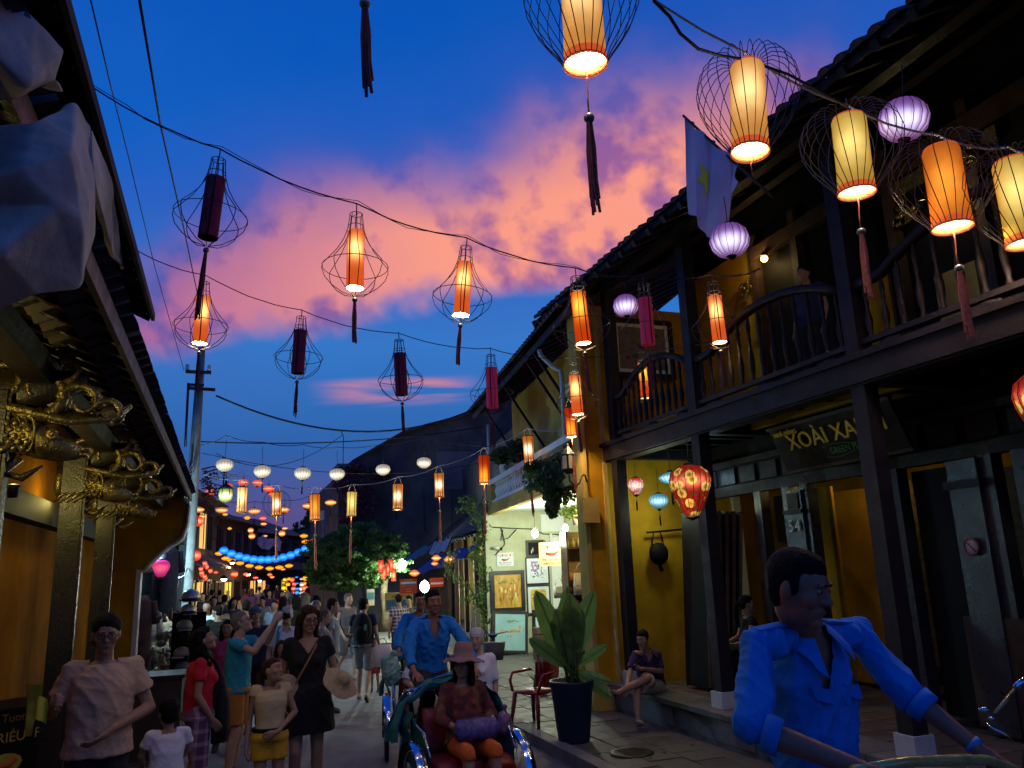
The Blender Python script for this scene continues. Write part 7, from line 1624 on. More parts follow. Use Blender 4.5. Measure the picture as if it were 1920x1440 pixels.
def check_mat(name, a, b, sc):
    if name in MATS: return MATS[name]
    M = bpy.data.materials.new(name); M.use_nodes = True; t = NT(M.node_tree); p = [n for n in t.N if n.type == 'BSDF_PRINCIPLED'][0]; o = t.a('ShaderNodeTexCoord').outputs['Object']; x = t.xyz(o)
    f = lambda q: t.mr(t.m('ABSOLUTE', t.m('SUBTRACT', t.m('FRACT', t.m('MULTIPLY', q, sc)), .5)), .30, .36)
    u_ = t.m('ADD', x[0], t.m('MULTIPLY', x[1], .6)); c = t.mix(t.m('MULTIPLY', t.m('ADD', f(u_), f(x[2])), .5), a, b); t.L.new(c, p.inputs['Base Color']); p.inputs['Roughness'].default_value = .9; MATS[name] = M; return M
C_check = check_mat('checked_cotton', (.05, .03, .09), (.50, .46, .52), 14.); C_plaid = check_mat('plaid_pink', (.16, .05, .12), (.50, .36, .42), 9.)
C_flor = mat('floral_blouse', (.20, .02, .025), .85, var=.3, vs=9., col2=(.018, .01, .016), stain=(.30, .15, .05)); C_patt = mat('leaf_pattern_shirt', (.28, .20, .12), .9, var=.3, vs=16., col2=(.06, .05, .035))
M_straw = mat('straw', (.45, .32, .17), .8, var=.25, vs=30., bump=.4, bs=90.); M_hatb = mat('dusty_rose_felt', (.26, .15, .14), .85, var=.15); M_leath = mat('tan_strap', (.30, .13, .06), .6)
def strap(t, pts, w, m, name='bag_strap'):
    mb = MB(); pts = [Vector(p) for p in pts]; mb.tube(pts, w, 6); return mb.build(name, m, t, world=True)
def around(J, q, x_, side=1, r=.145):
    """a point on the chest surface: q along spine, x_ across"""
    p, x, y = None, None, None
    rg = torso_rings(J, [(q, 1, 1)])[0]; f = rg[2]; f = f if f.dot(J['tf']) > 0 else -f; s = J['s']; rr = r*sqrt(max(.05, 1-(x_/.2)**2)); return rg[0]+rg[1]*(x_*s)+f*(side*rr*s)
# ---- left foreground group
J = stdJ(Vector((-.76, 6.26, .09)), 187, 1.82, dict(elR=(.27, -.06, 1.13), wrR=(.25, .18, 1.20), elL=(-.28, .0, 1.12), wrL=(-.06, .21, 1.04), hdR=(.05, .75, .35), hdL=(.7, .25, -.5), handR=None, hf=(-.05, 1, -.12)))
J['handR'] = 'grip'
t = person('man in a beige T-shirt and glasses holding a yellow leaflet by the left post', J, SK_t, .008); top(t, J, C_beige, .62, -.42, 1.12, vox=.010, wr=.6, seed=4); bottoms(t, J, C_dark, 2, 1.02); shoes(t, J, M_sole); hair(t, J, HR_b, 'full'); glasses(t, J)
lf_ = thing('leaflet', 'crumpled yellow leaflet held in the hand of the man in beige', 'leaflet', J['wrR']+Vector((-.08, -.12, .02)))
MB().grid(lambda a, b: (-.02-.02*sin(a*5)+.08*b*(a-.5), -.02*sin(b*7)-.03*a, -.16+.30*b), 6, 8).build('sheet', mat('yellow_paper', (.62, .55, .04), .8), lf_); MB().grid(lambda a, b: (.0+a*.07, -.03-.02*sin(a*6), -.05+.14*b-.05*a), 5, 5).build('sheet', MATS['yellow_paper'], lf_)
J = stdJ(Vector((-.39, 7.34, 0)), 15, 1.20, dict(elL=(-.26, .06, 1.12), wrL=(-.20, .24, .98), elR=(.26, .06, 1.12), wrR=(.20, .26, 1.0), hf=(-.2, 1, -.1), neck=(0, -.01, 1.37), head=(0, .02, 1.54), shL=(-.19, -.01, 1.33), shR=(.19, -.01, 1.33)), child=True); J['hs'] = 1.28
t = person('small boy in a white T-shirt seen from behind with round black hair', J, SK_t, .008); top(t, J, C_white, .6, -.3, 1.12, vox=.010, wr=.4, seed=5); bottoms(t, J, C_dark, .9, 1.1); shoes(t, J, M_sole); hair(t, J, HR_b, 'full')
J = stdJ(Vector((-.20, 8.43, 0)), -82, 1.68, dict(hf=(.1, .93, .30), hu=(0, -.3, 1), elL=(-.2, -.06, 1.12), wrL=(-.21, .05, .88), wrR=(.2, .10, .9)), female=True)
t = person('woman in a red T-shirt with curly black hair looking up to the right', J, SK_t, .008); top(t, J, C_red, .55, -.22, 1.02, vox=.010, wr=.4, seed=6); bottoms(t, J, C_plaid, 1.95, 1.12); shoes(t, J, M_sole); hair(t, J, HR_b, 'curly', .012, 4)
bg_ = thing('shoulder_bag', 'long black shoulder bag on the back of the woman in red', 'bag', J['pel']+Vector((.22, .06, -.12))); mb = MB(); mb.loft([((0, 0, -.16), (1, 0, 0), (0, 1, 0), .05, .10), ((0, 0, 0), (1, 0, 0), (0, 1, 0), .075, .16), ((0, 0, .2), (1, 0, 0), (0, 1, 0), .065, .13), ((-.02, 0, .42), (1, 0, 0), (0, 1, 0), .025, .05)], 14); mb.build('bag_body', C_black, bg_); MB().tube([(-.02, 0, .4), (-.08, -.02, .55), (-.16, -.04, .62)], .02, 6).build('strap', C_black, bg_)
J = stdJ(Vector((.16, 9.75, 0)), -105, 1.76, dict(elL=(-.24, .26, 1.36), wrL=(-.09, .38, 1.58), elR=(.24, .22, 1.30), wrR=(.09, .38, 1.57), hdL=(.35, .3, .6), hdR=(-.35, .3, .6), hf=(0, .9, .32), hu=(0, -.3, 1)))
J['handL'] = J['handR'] = 'grip'
t = person('man in a teal T-shirt and ochre shorts raising a camera to photograph lanterns', J, SK_l, .008); top(t, J, C_teal, .55, -.38, 1.08, vox=.010, wr=.4, seed=7); bottoms(t, J, C_ochre, .85, 1.05); shoes(t, J, mat('trainer_green', (.10, .12, .08), .6)); hair(t, J, HR_g, 'short'); glasses(t, J)
q_ = (J['wrL']+J['wrR'])/2; cm_ = thing('camera', 'small black camera in the raised hands of the man in teal', 'camera', q_+Vector((.12, .02, .06)), R_(-105)); MB().box((0, 0, 0), (.12, .04, .075)).build('camera_body', M_black, cm_); MB().lathe([(.028, 0), (.03, .05)], 14, M=Matrix.Rotation(-pi/2, 3, 'X')).build('lens', M_steel, cm_)
J = stdJ(Vector((.42, 7.79, 0)), 183, 1.42, dict(hf=(-.72, .62, .30), hu=(0, -.2, 1), elL=(-.25, .02, 1.13), wrL=(-.06, .18, .98), elR=(.21, -.04, 1.08), wrR=(.23, .02, .84), hdL=(.8, .2, -.2), neck=(0, -.01, 1.40), head=(-.01, .02, 1.56)), female=True, child=True)
t = person('girl in a cream ribbed top and mustard shorts looking up sideways', J, SK_t, .008); top(t, J, C_cream, .22, .12, .98, vox=.009, wr=.35, seed=8, neckw=.10, neckdrop=.02); bottoms(t, J, C_must, .55, 1.1, waistq=.5); shoes(t, J, M_sole, True); hair(t, J, HR_br, 'pony')
bt_ = MB(); rg = torso_rings(J, [(.42, .172, .132)])[0]; bt_.tube([rg[0]+rg[1]*(rg[3]*cos(g*pi/12))+rg[2]*(rg[4]*sin(g*pi/12)) for g in range(25)], .018, 6, False); bt_.build('belt', M_black, t, world=True)
J = stdJ(Vector((.89, 9.40-1.2, 0))+Vector((-.12, 0, 0)), 178, 1.84, dict(hf=(-.30, .93, -.16), elR=(.20, -.06, 1.12), wrR=(.19, .06, .92), elL=(-.24, -.02, 1.13), wrL=(-.20, .26, 1.05), hdL=(-.35, .9, -.05), knR=(.09, .10, .5), anR=(.10, .02, .10)), female=True)
J['handL'] = 'grip'
t = person('woman in a short black dress and glasses holding a straw hat', J, SK_t, .008, build=.96); top(t, J, C_black, .5, -.2, 1.02, vneck=.13, vox=.010, wr=.3, seed=9, name='dress_top'); skirt(t, J, .70, .05, name='dress_skirt', m=C_black); shoes(t, J, M_sole, True); hair(t, J, HR_br, 'bob'); glasses(t, J)
a = around(J, 2.6, -.07, 1, .11); b = around(J, 1.7, .02, 1, .155); c = around(J, .7, .12, 1, .14); strap(t, [J['neck']+Vector((.05, .05, .0)), a, b, c, c+Vector((-.06, .02, -.06))], .011, M_leath, 'sling_strap')
sb_ = thing('straw_bag', 'round straw bag hanging at the hip of the woman in black', 'bag', J['pel']+Vector((-.20, -.10, .08))); mb = MB(); mb.ell((0, 0, 0), (.13, .05, .15), 18, 12); mb.build('bag_body', M_straw, sb_)
ht_ = thing('straw_hat', 'wide floppy straw hat held in the hand of the woman in black', 'hat', J['wrL']+Vector((.06, -.10, .02))); ht_.rotation_euler = (R_(38), R_(30), 0); ht_.scale = (.72, .72, .8)
MB().lathe([(.24, -.01), (.17, .012), (.10, .02), (.095, .07), (.07, .11), (.001, .12)], 30, cap=False, flute=5, fa=.035).lathe([(.001, .112), (.066, .102), (.088, .06), (.095, .012), (.24, -.018)], 30, cap=False, flute=5, fa=.035).build('hat_shell', M_straw, ht_)
J = stdJ(Vector((.82, 11.81, 0)), 176, 1.72, dict(hf=(0, 1, .02)))
t = person('white-haired man in a white polo shirt and dark glasses with teal rucksack strap', J, SK_l, .012, build=1.08); top(t, J, C_wpolo, .7, -.4, 1.15, vox=.012, vneck=.08, wr=.4, seed=10); bottoms(t, J, C_khaki, 1.0, 1.1); shoes(t, J, M_sole); hair(t, J, HR_w, 'short'); glasses(t, J); collar(t, J, C_wpolo)
strap(t, [J['neck']+(J['shR']-J['neck'])*.55+Vector((0, 0, .04)), around(J, 2.4, .11, 1, .145), around(J, 1.5, .12, 1, .155), around(J, 1.0, .15, 1, .10)], .022, C_teal, 'rucksack_strap')
J = stdJ(Vector((.70, 11.0, 0)), 184, 1.32, None, True, True)
t = person('smiling small girl in pink peering between the teal man and the woman in black', J, SK_t, .012); top(t, J, C_pink, .4, -.2, 1., vox=.012, wr=.3, seed=11); skirt(t, J, .55, .06, name='skirt', m=C_pink); hair(t, J, HR_br, 'bob', .012)
# ---- middle distance
def simple(label, px, py, H, heading, *a_, Yd=None, **k_):
    if Yd is not None: H = PY(px, py, Yd).z-k_.get('zb', 0.)
    return simple_(label, px, py, H, heading, *a_, **k_)
def simple_(label, px, py, H, heading, sk, hairm, style, topm, sleeve, botm, blen, o=None, female=False, zb=0., Yadd=0, group=None, vox=.014, hem=-.35, shoe=True, hf=None, child=False, face=True, open_=False):
    p = PZ(px, py, H+zb); oo = dict(o or {}); 
    if hf: oo['hf'] = hf
    J = stdJ(Vector((p.x, p.y, zb)), heading, H, oo, female, child); t = person(label, J, sk, vox, face=face, group=group)
    top(t, J, topm, sleeve, hem, 1.1, vox=vox, wr=.4, seed=int(px))
    if blen == 'skirt': skirt(t, J, p.z*0+zb+.55, .06, vox, name='skirt', m=botm)
    else: bottoms(t, J, botm, blen, 1.08, vox)
    if shoe: shoes(t, J, M_sole, open_, vox)
    if style: hair(t, J, hairm, style, vox)
    return t, J
walk = dict(knL=(-.09, .16, .52), anL=(-.10, .12, .12), knR=(.09, -.02, .49), anR=(.10, -.25, .16), wrL=(-.24, -.10, .90), wrR=(.24, .16, .92))
simple('dark-haired man with a pale face looking over the shoulder of the woman in black', 592, 1118, 1.8, 175, SK_l, HR_b, 'full', C_dark, .5, C_dark, 2, hf=(-.1, 1, 0))
simple('man in a pale blue shirt in right profile behind the woman in black', 621, 1122, 1.75, -95, SK_l, HR_br, 'short', C_lblue, .5, C_khaki, 1.)
simple('woman in a long grey sleeveless top beside the man in pale blue', 606, 1143, 1.62, -100, SK_l, HR_lb, 'short', C_greyl, .12, C_greyl, 1.9, female=True, hem=-.6)
t, J = simple('tall man in a grey vest and dark shorts walking toward the shops', 652, 1113, 1.73, -150, SK_l, HR_lb, 'short', C_grey, .08, C_grey, .95, o=walk, open_=True)
t, J = simple('man in a navy T-shirt with rucksack and grey shorts walking away', 682, 1122, 1.7, -20, SK_l, HR_b, 'full', C_navy, .5, C_greyl, .95, o=dict(walk, elL=(-.25, .1, 1.14), wrL=(-.1, .28, 1.1)), hf=(.6, .8, 0), open_=True)
rk_ = thing('rucksack', 'black rucksack with green tag worn by the man in navy', 'rucksack', J['chest']+Vector((-.06, -.20, -.05)), R_(-20)); mb = MB(); mb.ell((0, 0, 0), (.17, .12, .26), 16, 12); mb.ell((0, -.09, -.08), (.12, .06, .14), 12, 8); mb.build('pack_body', C_black, rk_); MB().box((.08, -.13, .02), (.04, .01, .09)).build('tag', mat('tag_green', (.15, .5, .25), .6), rk_)
tb_ = thing('tote_bag', 'white printed tote bag carried by the man in navy', 'bag', J['wrR']+Vector((.05, -.04, -.38))); MB().loft([((0, 0, 0), (1, 0, 0), (0, 1, 0), .17, .05, .5), ((0, 0, .2), (1, 0, 0), (0, 1, 0), .18, .06, .5), ((0, 0, .36), (1, 0, 0), (0, 1, 0), .15, .03, .5)], 14).build('bag_body', C_white, tb_); MB().tube([(-.1, 0, .36), (-.03, 0, .46), (.04, 0, .46), (.1, 0, .36)], .008, 5).build('handle', C_white, tb_)
simple('man in a dark and white checked shirt with back turned near the shop boards', 748, 1115, 1.75, 15, SK_t, HR_b, 'short', C_check, .6, C_dark, 2, zb=.09, hf=(.3, 1, -.2), Yd=17.2); simple('man in an olive T-shirt facing the man in the checked shirt', 767, 1117, 1.75, 150, SK_l, HR_b, 'short', C_olive, .5, C_dark, 2, zb=.09, hf=(0, 1, -.25), Yd=17.8)
t, J = simple('man in a flat grey cap behind the man in teal', 480, 1137, 1.72, 160, SK_t, HR_b, 'short', C_navy, .5, C_dark, 2)
hp_, B, k = HP(J); mb = MB(); mb.ell(hp_(0, .0, .065), (.095*k, .115*k, .06*k), 16, 10, B); mb.ell(hp_(0, .10, .035), (.07*k, .05*k, .012*k), 12, 6, B); mb.build('flat_cap', mat('slate_tweed', (.10, .15, .17), .9), t, world=True)
simple('person in black with a white back panel standing beside the caps', 408, 1136, 1.62, 20, SK_t, HR_b, 'full', C_black, .5, C_dark, 2, hf=(-.7, .7, 0))
simple('stallholder in a leaf-patterned shirt behind the cap stand', 313, 1137, 1.66, 30, SK_t, HR_br, 'short', C_patt, .6, C_dark, 2)
simple('dark-haired woman in plum seen from behind next to the flat cap man', 462, 1126, 1.7, 5, SK_t, HR_b, 'full', mat('plum_cotton', (.10, .02, .08), .9), .4, C_dark, 2, female=True)
simple('woman in magenta with long hair behind the woman in red', 428, 1162, 1.6, 170, SK_t, HR_b, 'long', mat('magenta_cotton', (.35, .04, .14), .9), .3, C_dark, 2, female=True)
simple('white-haired old woman in a white blouse half hidden behind the front cyclo driver', 894, 1180, 1.45, 150, SK_l, HR_w, 'full', C_white, .9, C_khaki, 2, zb=.09, female=True)
simple('person crouched by a red stool below the tree trunk', 703, 1196, .95, 160, SK_t, HR_b, 'short', C_dark, .5, mat('red_shorts', (.4, .03, .03), .9), .8)
# ---- crowd further down: a few figures, copied with other clothes
crowd_src = []
for i, (lb, f_, st_, hd) in enumerate((('a', False, 'short', 180), ('b', True, 'long', 0), ('c', False, 'full', 10), ('d', True, 'bob', 170))):
    J = stdJ(Vector((0, 0, 0)), 0, 1.68, walk if i % 2 else None, f_); t = person('crowd', J, SK_t, .024, face=False, base=Vector((0, 0, 0))); top(t, J, C_grey, .5, -.35, 1.1, vox=.024, wr=.3); bottoms(t, J, C_dark, 2 if i % 2 else 1., 1.1, vox=.024); hair(t, J, HR_b, st_, .022); crowd_src.append(t)
cc_ = [('white', C_white), ('navy', C_navy), ('grey', C_greyl), ('red', C_red), ('olive', C_olive), ('pink', C_pink), ('pale blue', C_lblue), ('black', C_black), ('khaki', C_khaki), ('violet', C_purp)]
rnd = random.Random(77); spots = []
where = ['near the utility pole', 'left of the cap wearer', 'under the lit yellow doorway', 'below the blue garland', 'in the middle of the far crowd', 'right half of the far crowd', 'beside the dark tree foot', 'far behind the white-haired man']
pxs = [(388, 1128, 17), (400, 1122, 21), (420, 1118, 24), (436, 1121, 20), (447, 1112, 28), (470, 1110, 32), (492, 1117, 23), (505, 1112, 28), (515, 1122, 19), (528, 1112, 27), (545, 1118, 22), (556, 1124, 18), (566, 1114, 26), (380, 1114, 28), (410, 1108, 36), (455, 1105, 42), (485, 1106, 38), (520, 1105, 42), (540, 1106, 40), (575, 1110, 33), (430, 1106, 45), (500, 1104, 47), (395, 1110, 32), (530, 1120, 20), (412, 1125, 19), (572, 1122, 19.5)]
for i, (px, py, Yd) in enumerate(pxs):
    p = PY(px, 1150, Yd); src = crowd_src[i % 4]; o = src if i < 4 else copy_tree(src); cn, cmx = cc_[(i*7) % 10]
    if i >= 4:
        for ch in o.children:
            if ch.name.startswith('shirt'): ch.data = ch.data.copy(); ch.data.materials[0] = cmx
            if ch.name.startswith('hair') and i % 5 == 0: ch.data = ch.data.copy(); ch.data.materials[0] = HR_lb
    else: [ch.data.materials.__setitem__(0, cmx) for ch in o.children if ch.name.startswith('shirt')]
    o.location = (p.x, Yd, 0); sc = rnd.uniform(.94, 1.05); o.scale = (sc, sc, sc); tw = rnd.random() < .55; o.rotation_euler = (0, 0, R_(rnd.uniform(150, 210) if tw else rnd.uniform(-30, 30)))
    o['label'] = ('walker approaching in ' if tw else 'walker leaving in ')+cn+', '+where[min(7, i//4+(i % 2))]+', '+['nearest of these', 'second of these', 'third of these', 'farthest of these'][i % 4]; o['group'] = 'walkers crowding the far street'
# ================================================================== cyclos
M_teal = mat('teal_canvas', (.012, .17, .165), .75, var=.3, vs=4., bump=.3); M_seat = mat('maroon_vinyl', (.22, .012, .014), .4, var=.2); M_blueframe = mat('blue_enamel', (.05, .16, .42), .25, metal=.6); M_chr2 = mat('blue_chrome', (.50, .62, .85), .10, metal=1.)
def cyclo(label, loc, heading, raise_=0., hood=True, group='cyclos in the street'):
    t = thing('cyclo', label, 'cyclo', loc, R_(heading), group); R0 = .34
    for sx in (-1, 1):
        w = wheel(t, (sx*.47, 0, R0), R0, (1, 0, 0), spokes=24, wr=.022)
        f = MB(); n = 22
        def P(a, b, s_=sx):
            g = R_(-25)+a*R_(215); r = R0+.05-.012*abs(b-.5)*2; return (s_*.47+(b-.5)*.085, -cos(g)*r, R0+sin(g)*r)
        f.grid(P, n, 5); f.grid(lambda a, b: P(1-a, b) if False else tuple(Vector(P(1-a, b))-Vector((0, 0, .003))), n, 5); f.build('fender', M_chr2, t)
        MB().tube([(sx*.47, 0, R0), (sx*.40, .0, R0), (sx*.38, .02, .5), (sx*.38, -.35, .56), (sx*.37, -.42, 1.05)], .013, 6).build('side_tube', M_chrome, t)
        MB().tube([(sx*.38, .22, .62), (sx*.385, .05, .78), (sx*.385, -.25, .82), (sx*.375, -.40, 1.0)], .014, 6).build('arm_rail', M_chrome, t)
        mb = MB(); mb.grid(lambda a, b: (sx*(.375+.01*sin(a*9)), .20-.58*a, .42+b*(.26+.2*a)), 10, 5); mb.build('side_panel', M_teal, t)
        MB().tube([(sx*.33, .28, .42), (sx*.33, .52, .22), (sx*.30, .62, .20)], .012, 6).build('footrest_tube', M_chrome, t)
    MB().box((0, .50, .20), (.62, .26, .02)).build('footrest', M_black, t); MB().tube([(-.33, .30, .44), (.33, .30, .44)], .016, 6).build('front_tube', M_chrome, t)
    MB().loft([((0, y, z), (1, 0, 0), (0, 0, 1), .35, th, .5) for y, z, th in ((.30, .49, .045), (.22, .52, .07), (-.05, .52, .07), (-.22, .51, .05))], 16).build('seat_cushion', M_seat, t)
    MB().loft([((0, -.24-.08*k/4, .52+.40*k/4), (1, 0, 0), (0, 1, 0), .33-.03*k/4, .045, .5) for k in range(5)], 16).build('seat_back', M_seat, t)
    MB().bb((-.35, .22, .34), (.35, .27, .49)).build('seat_front', M_seat, t); MB().bb((-.36, .275, .30), (.36, .285, .36)).build('name_strip', M_cream, t)
    if hood:                                              # folded canvas hood behind the passenger
        for k in range(4):
            mb = MB(); pts = [Vector((.50*cos(a_), -.36-.07*k-.05*sin(a_), .74+.44*sin(a_)-.02*k)) for a_ in [pi*i/14 for i in range(15)]]; mb.tube(pts, .011, 6); mb.build('hood_bow', M_blueframe, t)
        def HF(a, b):
            an = pi*a; return (cos(an)*(.52+.03*sin(b*14)), -.30-.34*b-.04*sin(an*3+b*9), .68+.48*sin(an)**.8*(1-.08*sin(b*13))+.02*sin(a*40)-.05*b)
        mb = MB(); mb.grid(HF, 40, 14); mb.grid(lambda a, b: tuple(Vector(HF(1-a, b))+Vector((0, 0, -.014))), 40, 14); mb.build('folded_hood', M_teal, t)
        for sx in (-1, 1): MB().grid(lambda a, b: (sx*(.43+.03*a+.02*sin(b*11)), -.22-.26*a+.04*sin(b*8), .50+.42*b), 6, 12).build('hood_flap', M_teal, t)
    zb = 1.06+raise_; MB().tube([(-.42, -.62, zb-.1), (-.40, -.52, zb), (.40, -.52, zb), (.42, -.62, zb-.1)], .016, 8).build('push_bar', M_chr2, t)
    for sx in (-1, 1): MB().tube([(sx*.36, -.52, zb), (sx*.36, -.42, .55)], .014, 6).build('bar_post', M_chrome, t)
    wheel(t, (0, -1.45, R0), R0, (1, 0, 0), spokes=24, wr=.022)
    for a, b, r in (((0, -.40, .45), (0, -.95, .38), .022), ((0, -.95, .38), (0, -1.08, .92+raise_), .018), ((0, -.40, .48), (0, -1.04, .75), .018), ((.03, -.95, .38), (.05, -1.45, R0), .012), ((-.03, -.95, .38), (-.05, -1.45, R0), .012), ((0, -1.06, .8), (.05, -1.45, R0), .010)): MB().tube([a, b], r, 8).build('frame_tube', M_chrome, t)
    MB().loft([((0, y, .97+raise_), (1, 0, 0), (0, 0, 1), w_, .03) for y, w_ in ((-.90, .03), (-1.0, .07), (-1.12, .11), (-1.2, .10), (-1.22, .04))], 14).build('saddle', M_black, t)
    MB().tube([(-.09, -.95, .38), (.09, -.95, .38)], .016, 6).build('crank', M_steel, t)
    for sx in (-1, 1): MB().box((sx*.15, -.95+sx*.12, .38+sx*.08), (.09, .06, .02)).build('pedal', M_black, t)
    return t
def cyc_people(c, label, heading, sc=1.0, dz=.0, hf=(0, 1, .02), label_o=None):
    """driver joints in the cyclo's own frame"""
    Mw = LW(c); s = sc
    L = dict(pel=(0, -1.08, 1.06), waist=(0, -1.05, 1.20), chest=(0, -.98, 1.40), neck=(0, -.93, 1.575), head=(0, -.895, 1.735),
        shL=(-.19, -.93, 1.53), elL=(-.30, -.76, 1.30), wrL=(-.30, -.56, 1.13), shR=(.19, -.93, 1.53), elR=(.30, -.76, 1.30), wrR=(.30, -.56, 1.13),
        hipL=(-.085, -1.06, 1.03), knL=(-.13, -.75, .76), anL=(-.15, -1.07, .42), hipR=(.085, -1.06, 1.03), knR=(.13, -.68, .88), anR=(.15, -.85, .54))
    J = {}
    for k, v in L.items(): v = Vector(v); v.z += dz; J[k] = Mw @ v
    R = Mw.to_3x3()
    J.update(hf=R @ Vector(hf), hu=Vector((0, 0, 1)), tf=R @ Vector((0, 1, -.1)), ffL=R @ Vector((0, 1, 0)), ffR=R @ Vector((0, 1, 0)), hdL=R @ Vector((.3, .8, -.4)), hdR=R @ Vector((-.3, .8, -.4)), pnL=R @ Vector((0, .1, -1)), pnR=R @ Vector((0, .1, -1)), handL='grip', handR='grip', s=1.02, hs=1., female=False); return J
def sitJ(c, y0=-.04, z0=.66, o=None, female=True, s=.95):
    Mw = LW(c); L = dict(pel=(0, y0, z0), waist=(0, y0-.06, z0+.13), chest=(0, y0-.09, z0+.31), neck=(0, y0-.07, z0+.465), head=(0, y0-.04, z0+.62), shL=(-.155, y0-.07, z0+.43), shR=(.155, y0-.07, z0+.43), elL=(-.24, y0+.0, z0+.20), elR=(.24, y0+.0, z0+.20), wrL=(-.10, y0+.20, z0+.12), wrR=(.10, y0+.20, z0+.12),
        hipL=(-.085, y0+.02, z0-.02), hipR=(.085, y0+.02, z0-.02), knL=(-.11, y0+.42, z0-.01), knR=(.13, y0+.42, z0-.01), anL=(-.10, y0+.50, z0-.40), anR=(.12, y0+.50, z0-.40))
    if o: L.update(o)
    J = {k: Mw @ Vector(v) for k, v in L.items()}; R = Mw.to_3x3()
    J.update(hf=R @ Vector((.0, 1, 0)), hu=Vector((0, 0, 1)), tf=R @ Vector((0, 1, 0)), ffL=R @ Vector((0, 1, 0)), ffR=R @ Vector((0, 1, 0)), hdL=R @ Vector((.8, .5, -.1)), hdR=R @ Vector((-.8, .5, -.1)), s=s, hs=1., female=female); return J
CY1 = cyclo('nearer cyclo coming on with a hatted woman passenger, chrome fenders and teal hood', (2.02, 7.12, 0), 183)
J = cyc_people(CY1, '', 186, dz=.085)
t = person('cyclo driver in a cobalt shirt pedalling behind the hatted passenger', J, SK_m, .009); top(t, J, C_blue, 1.75, -.15, 1.08, vneck=.15, vox=.009, wr=.85, seed=21, neckw=.068); bottoms(t, J, C_dark, 2, 1.1); shoes(t, J, M_sole, True); hair(t, J, HR_b, 'short'); collar(t, J, C_blue, leaf=.085); shirt_trim(t, J, C_blue)
J = sitJ(CY1, .02, .68); R = LW(CY1).to_3x3(); J['hf'] = R @ Vector((.62, .75, .05))
t = person('woman passenger in a floral blouse and orange leggings sitting in the nearer cyclo', J, SK_t, .009); top(t, J, C_flor, 1.5, -.1, 1.15, vox=.009, wr=.5, seed=22); bottoms(t, J, C_or, 1.15, 1.0); shoes(t, J, M_sole, True); hair(t, J, HR_b, 'bob'); hat(t, J, M_hatb, .095, .115, 4); glasses(t, J)
bg_ = thing('handbag', 'shiny violet patterned handbag on the lap of the cyclo passenger', 'bag', (J['knL']+J['knR'])/2*.45+J['pel']*.55+Vector((.02, -.05, .14)), R_(186)); mb = MB(); mb.loft([((0, 0, -.07), (1, 0, 0), (0, 1, 0), .18, .09, .6), ((0, 0, 0), (1, 0, 0), (0, 1, 0), .21, .10, .7), ((0, 0, .08), (1, 0, 0), (0, 1, 0), .17, .07, .7)], 18); mb.build('bag_body', mat('violet_sequins', (.10, .08, .30), .3, var=.7, vs=22., bump=.6, bs=60.), bg_)
pb_ = thing('plastic_bag', 'thin mauve plastic bag tied beside the cyclo passenger', 'bag', LW(CY1) @ Vector((-.36, .02, .82))); mb = MB(); mb.ell((0, 0, -.03), (.10, .06, .12), 12, 9); mb.ell((.02, 0, -.1), (.09, .06, .07), 12, 9); mb.cap((0, 0, .08), (0.02, 0, .13), .015, .03); pb_.scale = (.8, .8, .8); solid(mb, .012, 'bag_film', mat('mauve_plastic', (.20, .11, .20), .3), pb_, 2, .6, None, 5, local=True)
CY2 = cyclo('farther cyclo with a second cobalt-shirted driver and green bag on its side', (2.32, 9.85, 0), 171)
J = cyc_people(CY2, '', 172, dz=.0, hf=(-.1, 1, .05))
t = person('second cyclo driver in a cobalt shirt farther back on the left', J, SK_m, .011); top(t, J, C_blue, 1.75, -.15, 1.12, vneck=.15, vox=.011, wr=.5, seed=23); bottoms(t, J, C_dark, 2, 1.1); shoes(t, J, M_sole, True); hair(t, J, HR_b, 'short'); collar(t, J, C_blue)
J = sitJ(CY2, .0, .64, None, False, 1.0); t = person('passenger in a white shirt mostly hidden in the farther cyclo', J, SK_l, .012); top(t, J, C_white, .9, -.2, 1.25, vox=.012, wr=.5, seed=24); bottoms(t, J, C_greyl, 1.5, 1.1); shoes(t, J, M_sole); hair(t, J, HR_g, 'short')
gb = thing('plastic_bag', 'pale green plastic bag hanging from the left side of the farther cyclo', 'bag', PY(733, 1255, 10.2)); mb = MB(); mb.ell((0, 0, 0), (.12, .08, .17), 12, 9); mb.ell((.03, 0, -.1), (.12, .09, .11), 10, 8); mb.ell((-.04, 0, .05), (.08, .07, .12), 10, 8); mb.cap((0, 0, .13), (.03, 0, .20), .02, .04)
solid(mb, .012, 'bag_film', mat('green_plastic', (.30, .52, .42), .3, var=.3, vs=9.), gb, 2, 1.2, None, 6, local=True)
